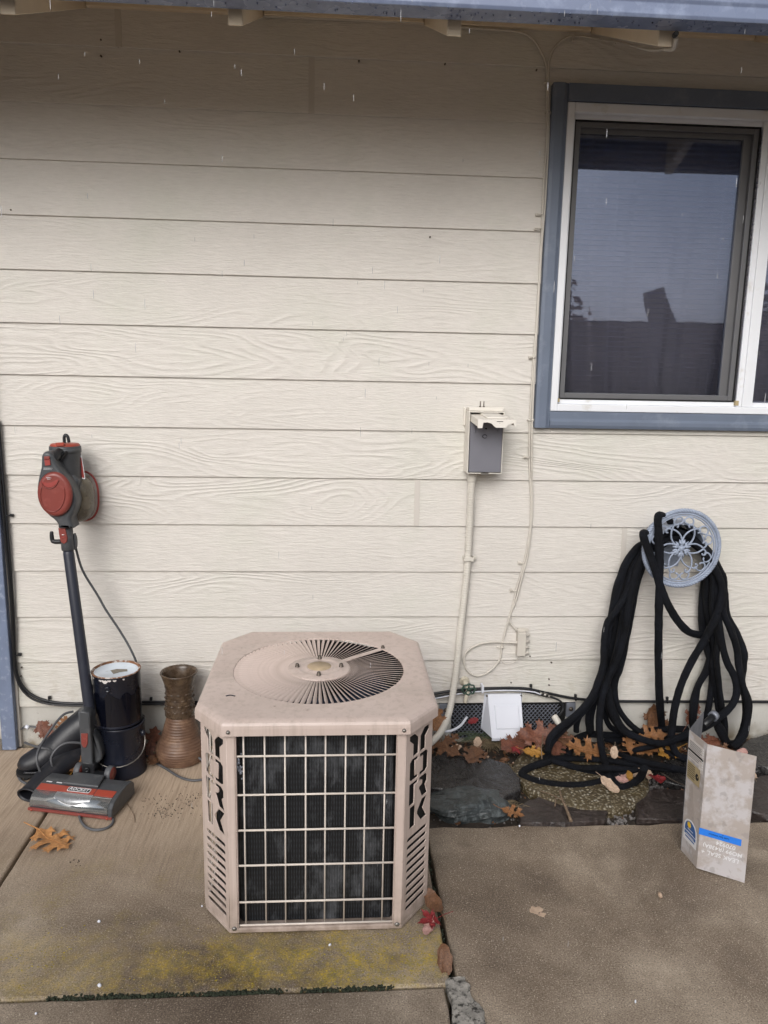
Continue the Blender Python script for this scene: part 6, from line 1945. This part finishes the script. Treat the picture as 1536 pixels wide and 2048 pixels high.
for i in range(120):
    x, y = R.uniform(0.31, 1.9), R.uniform(-0.56, -0.01)
    if R.random() < 0.5:
        q = F(R.gauss(1500, 14), R.gauss(1530, 25), 0)
        x, y = q.x, q.y
    pebble(wb, (x, y, soil_z(x, y) + 0.004), R.uniform(0.003, 0.008))
props(wb.build("wood_chips", M['leaf_pale']), "pale chips and crumbs scattered over the dark planting soil", "chips", kind="stuff")
# black crumbs on the left slab
cr = MB()
for (cx, cy, s_, n_) in ((325, 1622, 14, 60), (385, 1598, 10, 40), (295, 1605, 10, 16), (350, 1612, 22, 60), (150, 1725, 8, 10)):
    for i in range(n_):
        q = F(R.gauss(cx, s_), R.gauss(cy, s_ * 0.7), 0.001)
        if q.y < -0.02: pebble(cr, q, R.uniform(0.0008, 0.0024))
props(cr.build("soil_crumbs", M['soil']), "dark soil crumbs scattered on the left slab near the vase", "crumbs", kind="stuff")
# crumbled leaf litter
lt = MB()
for i in range(900):
    x, y = R.uniform(0.31, 1.95), -0.56 + 0.55 * R.random() ** 0.55
    s_ = R.uniform(.004, .016)
    e = Euler((R.uniform(-.7, .7), R.uniform(-.7, .7), R.uniform(0, 6.3))).to_matrix()
    q = Vector((x, y, soil_z(x, y) + R.uniform(.003, .014)))
    lt.add([q + e @ (Vector(p) * s_) for p in ((-1, 0, 0), (-.3, -.6, .2), (.5, -.45, 0), (1, .1, .25), (.3, .6, .1), (-.5, .5, 0))], [(0, 1, 2), (0, 2, 5), (2, 4, 5), (2, 3, 4)])
for v in lt.v: v.y = min(v.y, -0.003)
props(lt.build("leaf_litter", M['leaf_brown']), "crumbled brown leaf bits covering the planting soil", "leaf litter", kind="stuff")
# twigs
def twig(label, pts, r, br=()):
    mb = MB()
    C = crom([F(px, py, z) for px, py, z in pts], 5)
    mb.tube(C, [r * (1 - 0.55 * i / len(C)) for i in range(len(C))], 7)
    for b in br:
        Cb = crom([F(px, py, z) for px, py, z in b], 4)
        mb.tube(Cb, [r * .45 * (1 - 0.6 * i / len(Cb)) for i in range(len(Cb))], 5)
    props(mb.build("twig", M['twig']), label, "twig", "fallen twigs")
twig("stout grey twig lying from the round stepping stone to the patio edge", [(1142, 1642, .012), (1133, 1618, .02), (1124, 1598, .03), (1119, 1580, .03)], 0.0058, [[(1110, 1612, .012), (1112, 1595, .02), (1105, 1590, .02)], [(1125, 1600, .03), (1100, 1588, .022), (1080, 1582, .02)]])
twig("thin branching dry twig standing beside the left end of the hose heap", [(1085, 1528, .03), (1083, 1500, .07), (1086, 1460, .10), (1078, 1442, .13)], 0.0022, [[(1083, 1520, .04), (1072, 1535, .03)], [(1083, 1518, .04), (1098, 1534, .03)], [(1084, 1490, .08), (1095, 1470, .10)], [(1084, 1500, .07), (1070, 1478, .09)]])
cv_ = MB().tube(crom([F(255, 1608, 0.002), F(262, 1620, 0.006), F(268, 1632, 0.004), F(270, 1645, 0.002)], 5), 0.0011, 5)
props(cv_.build("twig", M['twig']), "tiny curved dry stem on the concrete right of the vacuum head", "twig", "fallen twigs")
st_ = MB().tube(crom([F(1372, 1572, 0.02), F(1345, 1560, 0.03), F(1322, 1545, 0.035)], 4), 0.0022, 6)
props(st_.build("twig", M['bark']), "dark bare twig lying left of the metal panel by the hose heap", "twig", "fallen twigs")
# white fragments
for lab, px0, py0, px1, py1, r, nm, m in (("thin white straw lying on the pebbles below the hose loop", 1268, 1571, 1292, 1572, 0.0016, "straw", 'white_plastic'),):
    props(MB().tube([F(px0, py0, .01), F((px0 + px1) / 2, py0 - 2, .012), F(px1, py1, .01)], r, 6).build(nm, M[m]), lab, "straw")
pv = MB().tube(crom([W(878, 1462, -0.10), W(900, 1462, -0.09), W(920, 1452, -0.06), W(934, 1434, -0.02)], 5), 0.0052, 8)
props(pv.build("drain_tube", M['white_plastic']), "thin white tube curving from behind the conduit towards the mesh vent", "tube")
pv = MB().tube(crom([W(1108, 1432, -0.05), W(1116, 1444, -0.07), W(1126, 1462, -0.10)], 5), [0.013] * 6 + [0.011] * 5, 10)
props(pv.build("pipe_stub", M['conduit']), "cream pipe stub under the black cable end, left of the hose", "pipe")
# needles and dry grass
def tuft(name, label, c, n, L, m, spread=1.0, up=0.5):
    mb = MB()
    for i in range(n):
        a = R.uniform(0, 2 * pi)
        l = L * R.uniform(.4, 1.0)
        d_ = Vector((cos(a) * spread, sin(a) * spread * .6, up * R.uniform(.1, 1)))
        o_ = Vector(c) + Vector((R.gauss(0, .018), R.gauss(0, .012), 0))
        mid = o_ + d_ * l * .5 + Vector((0, 0, l * .12))
        end = o_ + d_ * l + Vector((0, 0, -l * .15))
        if end.y > -0.004: end.y = -0.004
        if mid.y > -0.006: mid.y = -0.006
        mb.tube(crom([o_, mid, end], 3), [0.0010] * 6 + [0.0004], 4)
    props(mb.build(name, M[m]), label, "grass", kind="stuff")
tuft("needle_tuft", "tuft of grey-green needles below the white vent hood", F(962, 1470, 0.0), 170, 0.11, 'pine_grass', 1.0, .6)
tuft("dry_grass", "dry straw-coloured needles among the leaves below the white vent hood", F(980, 1490, 0.0), 120, 0.10, 'dead_grass', 1.2, .3)
tuft("dry_grass", "dry straw-coloured needles between the slate and the round stone", F(1020, 1540, 0.0), 60, 0.06, 'dead_grass', 1.0, .3)
tuft("dry_grass", "tuft of short dry grass beside the air conditioner's right side", F(872, 1612, 0.0), 60, 0.05, 'dead_grass', 1.0, .6)
tuft("dry_grass", "dry needles round the grey-green rock at the patio edge", F(1012, 1612, 0.0), 60, 0.06, 'dead_grass', 1.0, .3)

# ------------------------------------------------------------------ fallen leaves
def oak_outline(sd_):
    r = random.Random(sd_)
    sn = (0.0, 0.07, 0.12)[sd_ % 3]
    def half():
        pts = [(0.04, 0.012), (0.10, 0.05)]
        for t, w in ((0.20, 0.24), (0.42, 0.40), (0.66, 0.34)):
            w *= r.uniform(.85, 1.15)
            t += r.uniform(-.02, .02)
            pts += [(t - 0.05, 0.085 + sn), (t - 0.02, w * .55), (t - 0.015, w * .85), (t + 0.055, w * .80), (t + 0.075, w), (t + 0.095, w * .78), (t + 0.16, w * .80), (t + 0.11, w * .58), (t + 0.115, 0.13 + sn), (t + 0.14, 0.095 + sn)]
        pts += [(0.86, 0.13), (0.90, 0.15), (0.91, 0.07)]
        return pts
    a, b = half(), half()
    return [(0, 0.006)] + a + [(1.0, 0.0)] + [(x, -y) for x, y in b[::-1]] + [(0, -0.006)]
def maple_outline(sd_):
    r = random.Random(sd_)
    pts = []
    for k, (ang, L) in enumerate(((-120, .34), (-62, .46), (0, .55), (62, .46), (120, .34))):
        for da, f in ((-24, .55), (-12, .78), (-8, .70), (0, 1.0), (8, .70), (12, .78), (24, .55)):
            a = radians(ang + da)
            pts.append((0.42 + L * f * r.uniform(.93, 1.07) * cos(a), L * f * sin(a)))
        a = radians(ang + 31)
        if k < 4: pts.append((0.42 + 0.16 * cos(a), 0.16 * sin(a)))
    return [(0.05, 0.008)] [:0] + pts + [(0.30, -0.012 + 0.024)] [:0]
def oval_outline(sd_):
    return [(0.5 - 0.5 * cos(2 * pi * i / 22), (0.27 + 0.03 * sin(i * 2.2 + sd_)) * sin(2 * pi * i / 22)) for i in range(22)]
def leaf_mesh(kind, sd_, curl=0.18, fold=0.25):
    ol = {'oak': oak_outline, 'maple': maple_outline, 'oval': oval_outline}[kind](sd_)
    r = random.Random(sd_ + 99)
    V = [Vector(p) for p in ol]
    n = len(V)
    E_ = [(i, (i + 1) % n) for i in range(n)]
    inn = []
    for i in range(1, 20):
        for j in range(-8, 9):
            inn.append(Vector((i / 20 + r.uniform(-.012, .012), j / 20 + r.uniform(-.012, .012))))
    vv, ee, ff, *_ = delaunay_2d_cdt(V + inn, E_, [list(range(n))], 1, 1e-6)
    ph, p2 = r.uniform(0, 6), r.uniform(0, 6)
    out = []
    for v in vv:
        x, y = v.x - 0.5, v.y
        z = curl * (x * x * 1.1 * r.choice((1, 1)) + 0.6 * x * sin(ph)) + fold * (abs(y) ** 1.3) * (1 + .5 * sin(ph + x * 5)) + 0.055 * mnoise.noise((x * 4 + sd_, y * 4, 2.5)) + 0.03 * sin(y * 26 + abs(y) * 14 + x * 9 + p2) * min(1, abs(y) * 5)
        out.append((x, y, z))
    zm = min(o[2] for o in out)
    mb = MB()
    mb.add([(x, y, z - zm) for x, y, z in out], [tuple(f) for f in ff], True)
    # midrib and stalk
    def zz(x): return curl * (x * x * 1.1 + 0.6 * x * sin(ph)) + 0.055 * mnoise.noise((x * 4 + sd_, 0, 2.5)) - zm
    rib = [(x / 12 - 0.5, 0, zz(x / 12 - 0.5) + 0.004) for x in range(0, 12)]
    st_ = [(-0.80, 0.05 * sin(ph), zz(-0.5) + 0.03), (-0.64, 0.02 * sin(ph), zz(-0.5) + 0.01)]
    mb.tube(crom(st_ + rib, 2), [0.012] * 6 + [max(0.003, 0.011 - 0.0004 * i) for i in range(21)], 5)
    return mb.mesh("leaf")
LM = {}
def leaf(label, px, py, z, size, yaw, m, kind='oak', sd_=0, tilt=(0, 0), wall=None, group=None, curl=0.18, fold=0.25, name=None):
    key = (kind, sd_, curl, fold)
    if key not in LM: LM[key] = leaf_mesh(kind, sd_, curl, fold)
    me = LM[key].copy()
    p = W(px, py, wall) if wall is not None else F(px, py, z + 0.5 * size * 0.62 * sin(radians(tilt[0])))
    o = link(name or ("oak_leaf" if kind == 'oak' else "leaf"), me, M[m], None, p)
    o.rotation_mode = 'QUATERNION'
    o.rotation_quaternion = (Matrix.Rotation(radians(tilt[0]), 3, 'X') @ Matrix.Rotation(radians(tilt[1]), 3, 'Y') @ Matrix.Rotation(radians(yaw), 3, 'Z')).to_quaternion()
    o.scale = (size,) * 3
    props(o, label, "leaf", group or "fallen autumn leaves")
    return o
def uleaf(label, px, py, Y, size, spin, m, kind='oak', sd_=0, lean=70, turn=0, **k):
    """a leaf propped upright: spin turns it in its own plane, lean tips it back"""
    o = leaf(label, px, py, 0, size, 0, m, kind, sd_, wall=Y, **k)
    o.rotation_mode = 'QUATERNION'
    Mx = Matrix.Rotation(radians(turn), 3, 'Z') @ Matrix.Rotation(radians(lean), 3, 'X') @ Matrix.Rotation(radians(spin), 3, 'Z')
    o.rotation_quaternion = Mx.to_quaternion()
    return o
leaf("big orange-brown oak leaf lying flat on the concrete in front of the vacuum head", 104, 1683, 0.002, 0.172, -38, 'leaf_tan', sd_=51, curl=.05, fold=.07)
uleaf("brown oak leaf standing against the foundation behind the boot toe", 92, 1462, -0.05, 0.10, 130, 'leaf_rust', sd_=2, lean=65)
uleaf("small orange leaf tip poking out above the boot shaft", 124, 1448, -0.05, 0.07, 60, 'leaf_orange', sd_=3, lean=60)
leaf("orange oak leaf among the cord loops behind the vacuum head", 150, 1527, 0.035, 0.12, 15, 'leaf_orange', sd_=4, tilt=(25, -10))
leaf("yellowish oak leaf under the cord beside the vacuum head's left wheel", 124, 1552, 0.012, 0.09, 190, 'leaf_yellow', sd_=5, tilt=(12, 0))
uleaf("large dark rust leaf propped between the paint cans and the vase", 302, 1492, -0.075, 0.15, 75, 'leaf_rust', sd_=6, lean=62, turn=10)
leaf("curled brown leaf on the ground at the left foot of the vase", 306, 1524, 0.004, 0.075, -60, 'leaf_brown', sd_=7, tilt=(20, 0), curl=.5)
uleaf("brown leaf standing behind the conduit beside the air conditioner's top corner", 872, 1438, -0.10, 0.11, 100, 'leaf_orange', sd_=8, lean=70)
leaf("broad brown oak leaf beside the air conditioner, left end of the leaf row", 884, 1496, 0.024, 0.165, 150, 'leaf_brown', sd_=9, tilt=(22, 0))
leaf("brown oak leaf on the soil between the conduit and the vent hood", 948, 1512, 0.018, 0.135, -120, 'leaf_brown', sd_=10, tilt=(15, 8))
leaf("pale leaf on the soil just left of the vent hood's leaf pile", 912, 1496, 0.02, 0.05, 20, 'leaf_pale', 'oval', 11, tilt=(20, 0))
leaf("pale crumpled leaf directly under the vent hood", 955, 1488, 0.03, 0.06, 80, 'leaf_pale', 'oval', 12, tilt=(25, 0), curl=.5)
leaf("large rust-brown leaf leaning below the mesh vent, right of the white hood", 1074, 1474, 0.05, 0.165, 170, 'leaf_rust', sd_=13, tilt=(38, 0), fold=.3)
leaf("rust leaf on the soil under the right corner of the vent hood", 1030, 1492, 0.025, 0.15, -150, 'leaf_rust', sd_=14, tilt=(20, 0))
leaf("small crimson maple leaf in front of the vent hood's right corner", 1032, 1500, 0.045, 0.062, -70, 'leaf_red', 'maple', 15, tilt=(22, 0))
leaf("yellow-orange oak leaf on the edge of the round stepping stone", 1066, 1506, 0.040, 0.085, -20, 'leaf_yellow', sd_=16, tilt=(22, 0))
leaf("small red leaf against the mesh left of the vent hood", 946, 1442, 0.085, 0.045, 20, 'leaf_red', 'oval', 17, tilt=(40, 0))
leaf("small orange oak leaf on the slate beside the grey-green rock", 1024, 1626, 0.012, 0.085, -30, 'leaf_orange', sd_=18, tilt=(10, 0), curl=.1)
leaf("rust leaf tucked behind the cream pipe stub", 1100, 1468, 0.05, 0.10, 40, 'leaf_rust', sd_=19, tilt=(30, 0))
leaf("brown leaf behind the leftmost hose strands", 1130, 1480, 0.04, 0.10, -20, 'leaf_brown', sd_=20, tilt=(25, 0))
leaf("big orange oak leaf lying inside the left part of the hose heap", 1172, 1503, 0.030, 0.165, 165, 'leaf_orange', sd_=21, tilt=(20, 0), fold=.15)
leaf("brown leaf on the left edge of the hose heap", 1112, 1500, 0.03, 0.10, 60, 'leaf_rust', sd_=22, tilt=(20, 0))
uleaf("large brown oak leaf fanned upright against the foundation behind the hose", 1310, 1445, -0.015, 0.165, 100, 'leaf_brown', sd_=23, lean=78)
leaf("orange leaf lying on the hose heap in front of the upright brown leaf", 1306, 1470, 0.055, 0.12, 180, 'leaf_orange', sd_=24, tilt=(40, 0), fold=.12)
leaf("narrow orange leaf standing between two strands in the middle of the heap", 1258, 1492, 0.04, 0.085, 80, 'leaf_orange', sd_=25, tilt=(40, 10))
leaf("orange-brown leaf under the hose in the middle of the heap", 1290, 1500, 0.03, 0.12, 10, 'leaf_orange', sd_=26, tilt=(15, 0))
leaf("orange-brown leaf under the hose near the metal panel's left edge", 1338, 1505, 0.03, 0.11, 200, 'leaf_yellow', sd_=27, tilt=(15, 0))
uleaf("dark brown leaf held upright behind the right hose bundle", 1384, 1428, -0.03, 0.10, 60, 'leaf_rust', sd_=28, lean=75)
leaf("rust leaf behind the metal panel's top edge", 1418, 1490, 0.03, 0.12, 30, 'leaf_rust', sd_=29, tilt=(25, 0))
leaf("pale green-grey leaf caught in the middle of the hose heap", 1228, 1506, 0.055, 0.055, 250, 'leaf_pale', 'oval', 30, tilt=(30, 0))
leaf("pale leaf with a yellow streak inside the front hose loop", 1266, 1546, 0.018, 0.07, 30, 'leaf_pale', 'oval', 31, tilt=(18, 0))
leaf("yellow leaf inside the front hose loop", 1258, 1554, 0.022, 0.05, 80, 'leaf_yellow', 'oval', 32, tilt=(18, 20))
leaf("pinkish leaf at the bottom of the front hose loop", 1246, 1562, 0.016, 0.055, 160, 'leaf_pink', 'oval', 33, tilt=(15, 0))
leaf("brown speckled leaf at the top of the front hose loop", 1243, 1545, 0.02, 0.055, 100, 'leaf_pink', 'oval', 34, tilt=(20, 0))
leaf("beige leaf just right of the front hose loop", 1296, 1550, 0.02, 0.055, 70, 'leaf_pale', 'oval', 35, tilt=(22, 0))
leaf("curled red leaf on the pebbles right of the front hose loop", 1313, 1560, 0.018, 0.07, 10, 'leaf_red', 'oval', 36, tilt=(15, 0), curl=.6)
leaf("pale tan leaf tip under the bottom of the front hose strand", 1219, 1572, 0.022, 0.08, -60, 'leaf_pale', 'oval', 37, tilt=(15, 0))
leaf("dark red leaf at the foot of the air conditioner's right corner", 860, 1842, 0.004, 0.085, 200, 'leaf_red', 'maple', 38, tilt=(14, 0))
leaf("faded pink leaf beside the dark red leaf at the air conditioner's corner", 857, 1856, 0.004, 0.05, 240, 'leaf_pink', 'oval', 39, tilt=(10, 0))
leaf("curled brown leaf in the joint beside the air conditioner's right side", 866, 1806, 0.006, 0.08, 110, 'leaf_brown', 'oval', 40, tilt=(30, 0), curl=.8)
leaf("thin dry leaf in the patio joint in front of the air conditioner", 889, 1920, 0.002, 0.07, 95, 'leaf_brown', 'oval', 41, tilt=(45, 0), curl=.4)
leaf("pale crumpled leaf right of the hose beside the dark slate", 1478, 1512, 0.03, 0.075, 30, 'leaf_pink', 'oval', 42, tilt=(25, 0), curl=.5)
leaf("small pale leaf on the chips behind the metal panel's right edge", 1505, 1552, 0.03, 0.05, 70, 'leaf_pale', 'oval', 43, tilt=(25, 0), curl=.6)
leaf("brown leaf half under the rightmost hose strands", 1450, 1505, 0.03, 0.10, -30, 'leaf_brown', sd_=44, tilt=(20, 0))
leaf("little brown leaf on the soil beside the conduit foot", 905, 1480, 0.03, 0.07, 45, 'leaf_brown', sd_=45, tilt=(25, 0))
# white bits on the concrete
for lab, px, py, s_ in (("white petal on the left slab, midway to the front joint", 198, 1843, .010), ("white fleck just behind the mossy front joint", 199, 1971, .012), ("white fleck in front of the air conditioner's base", 660, 1890, .009), ("white fleck beside the air conditioner's lower left corner", 404, 1812, .007), ("white crumb on the right slab, near the bottom of the picture", 1271, 2003, .008), ("pale crumb on the left slab near the bottom left corner", 72, 2027, .008), ("pale pebble on the far edge of the right slab", 1039, 1652, .010)):
    mb = MB()
    pebble(mb, F(px, py, 0.002), s_ * .5)
    props(mb.build("white_fleck", M['white_plastic']), lab, "fleck", "white flecks on the concrete")
mb = MB()
for dx_, dy_, s_ in ((0, 0, 16), (13, 9, 9)):
    c = F(1070 + dx_, 1820 + dy_, -0.0038)
    ol_ = []
    for k in range(22):
        a = 2 * pi * k / 22
        rr_ = s_ * (0.75 + 0.5 * mnoise.noise((cos(a) * 1.6 + dx_, sin(a) * 1.6, 4)))
        ol_.append(F(1070 + dx_ + rr_ * cos(a), 1820 + dy_ + rr_ * .75 * sin(a), -0.0038))
    mb.loft([ol_, [p.lerp(c, .25) + Vector((0, 0, .0007)) for p in ol_], [p.lerp(c, .9) + Vector((0, 0, .0006)) for p in ol_]], smooth=False)
props(mb.build("chipped_spot", M['leaf_pale']), "pale chipped patch in the surface of the right slab", "chipped patch", kind="stuff")
mb = MB()
pebble(mb, F(1320, 1790, 0.0), .010)
props(mb.build("aggregate_stone", M['leaf_pale']), "single tan pebble showing in the surface of the right slab", "pebble")
# moss in the front joint
ms = MB()
for i in range(520):
    px = R.uniform(95, 790)
    if 560 < px < 612 and R.random() < .8: continue
    base = 1998 - (px - 110) * 18 / 660
    q = F(px, base, -0.002)
    q.y = -1.2175 + R.gauss(0, .0035)
    dens = 0.4 + 0.6 * max(0, mnoise.noise((px * .012, 3, 1)) + .4)
    pebble(ms, (q.x, q.y, -0.003 + R.uniform(0, .003)), R.uniform(.002, .006) * dens + .0015)
for i in range(160):
    q = Vector((R.gauss(0.293, .003), R.uniform(-1.2, -0.6), -0.012))
    pebble(ms, q, R.uniform(.002, .005))
props(ms.build("moss", M['moss']), "dark moss growing along the patio joints", "moss", kind="stuff")

# yellow moss specks over the worn front of the left slab
my = MB()
n_ = 0
while n_ < 5200:
    x, y = R.uniform(-1.3, 0.275), R.uniform(-1.205, -0.80)
    d_ = mnoise.noise((x * 5, y * 5, 8)) + 0.6 * mnoise.noise((x * 16, y * 16, 3))
    w_ = 0.40 + 0.60 * max(0, min(1, (x + 0.65) / 0.6))
    w_ *= max(0, min(1, (-0.86 - y) / 0.20))
    n_ += 1
    if d_ < 0.42 - 0.45 * w_ or R.random() > w_ + 0.15: continue
    r_ = R.uniform(.0007, .0021)
    if -0.345 < x < 0.265 and y > -1.035: continue
    my.ell((x, y, 0.0003), r_ * R.uniform(.8, 1.5), r_, r_ * .35, 6, 4)
props(my.build("moss_specks", M['moss_yellow']), "yellow-green moss specks on the slab in front of the air conditioner", "moss", kind="stuff")

# ------------------------------------------------------------------ falling sleet between the camera and the wall
rn = MB()
for i in range(100):
    py = R.uniform(-50, 900) if R.random() < .85 else R.uniform(900, 1900)
    px = R.uniform(-40, 1580)
    q = W(px, py, -2.788 + R.uniform(0.9, 2.0))
    if q.z < 0.1: continue
    L = R.uniform(.004, .0085)
    rn.ell(q, .0005, .0005, L, 6, 4)
props(rn.build("rain", M['rain']), "sparse sleet drops falling in front of the wall", "rain", kind="stuff")

# ------------------------------------------------------------------ across the garden: what the window glass mirrors
fe = thing("garden_fence", "tall weathered board fence across the garden, mirrored in the window glass", "fence", (0, -7.5, 0))
fb = MB().box(-0.07, 0.07, -0.01, 0.01, 0.0, 2.22)
fbm = fb.mesh("fence_board")
for i in range(110):
    link("fence_board", fbm, M['fence'], fe, (-6 + 0.146 * i, R.uniform(-.004, .004), -0.03 + R.uniform(-.006, .006)))
MB().box(-6.1, 10.2, -7.55, -7.511, 0.3, 0.4).build("fence_rail", M['fence'], fe)
MB().box(-6.1, 10.2, -7.55, -7.511, 1.8, 1.9).build("fence_rail", M['fence'], fe)
def tree(label, x, y, h, rad, m, sd_):
    r = random.Random(sd_)
    t = thing("tree", label, "tree", (x, y, 0), "trees beyond the garden fence")
    mb = MB().tube(crom([(x, y, -0.1), (x + .05, y, h * .3), (x - .05, y, h * .6), (x, y, h * .85)], 4), [h * .03 * (1 - .06 * i) for i in range(13)], 8)
    for i in range(9):
        a = r.uniform(0, 6.28)
        z0 = h * r.uniform(.3, .7)
        mb.tube(crom([(x, y, z0), (x + cos(a) * rad * .4, y + sin(a) * rad * .4, z0 + h * .12), (x + cos(a) * rad * .8, y + sin(a) * rad * .8, z0 + h * .2)], 3), [h * .012 * (1 - .12 * k) for k in range(7)], 6)
    mb.build("trunk", M['bark'], t)
    lf = MB()
    for i in range(1500):
        while True:
            d_ = Vector((r.uniform(-1, 1), r.uniform(-1, 1), r.uniform(-1, 1)))
            if 0.25 < d_.length < 1: break
        if mnoise.noise(d_ * 2.6 + Vector((sd_, 0, 0))) < -0.12: continue
        c = Vector((x + d_.x * rad, y + d_.y * rad, h * .64 + d_.z * h * .36))
        s_ = r.uniform(.07, .16)
        e = Euler((r.uniform(0, 6), r.uniform(0, 6), r.uniform(0, 6))).to_matrix()
        lf.add([c + e @ Vector(q) * s_ for q in ((-1, 0, 0), (0, -.5, .1), (1, 0, 0), (0, .5, .1))], [(0, 1, 2, 3)])
    lf.build("crown", M[m], t)
tree("red-brown autumn tree beyond the fence, mirrored at the left of the window", 2.6, -12.5, 4.6, 1.1, 'tree_leaf', 5)
tree("low red-brown tree beyond the fence, right of the taller red one", 4.2, -13.0, 3.6, 1.1, 'tree_leaf', 8)
tree("dark green tree beyond the fence, mirrored at the right of the window", 9.3, -12.5, 3.7, 1.2, 'tree_dark', 11)

# furled umbrella standing out on the patio, mirrored above the fence line
um = thing("patio_umbrella", "furled grey-green patio umbrella leaning in the garden, mirrored at the window's lower right", "umbrella", (3.0, -4.0, 0))
a, b, c = Vector((2.82, -4.0, 2.21)), Vector((2.96, -4.0, 1.78)), Vector((3.16, -4.0, 1.10))
mb = MB().tube(crom([a, b, c], 6), [0.095, 0.105, 0.108, 0.110, 0.115, 0.12, 0.125, 0.13, 0.135, 0.14, 0.145, 0.15, 0.10], 12)
mb.build("furled_canopy", M['umbrella'], um)
MB().tube([b, c.lerp(Vector((3.45, -4.0, 0.1)), 0.0), Vector((3.45, -4.0, 0.05))], 0.022, 10).build("pole", M['bark'], um)
MB().lathe([(0, 0), (0.24, 0), (0.24, 0.04), (0.05, 0.09), (0, 0.09)], (3.45, -4.0, -0.004), 24).build("base", M['slate'], um)
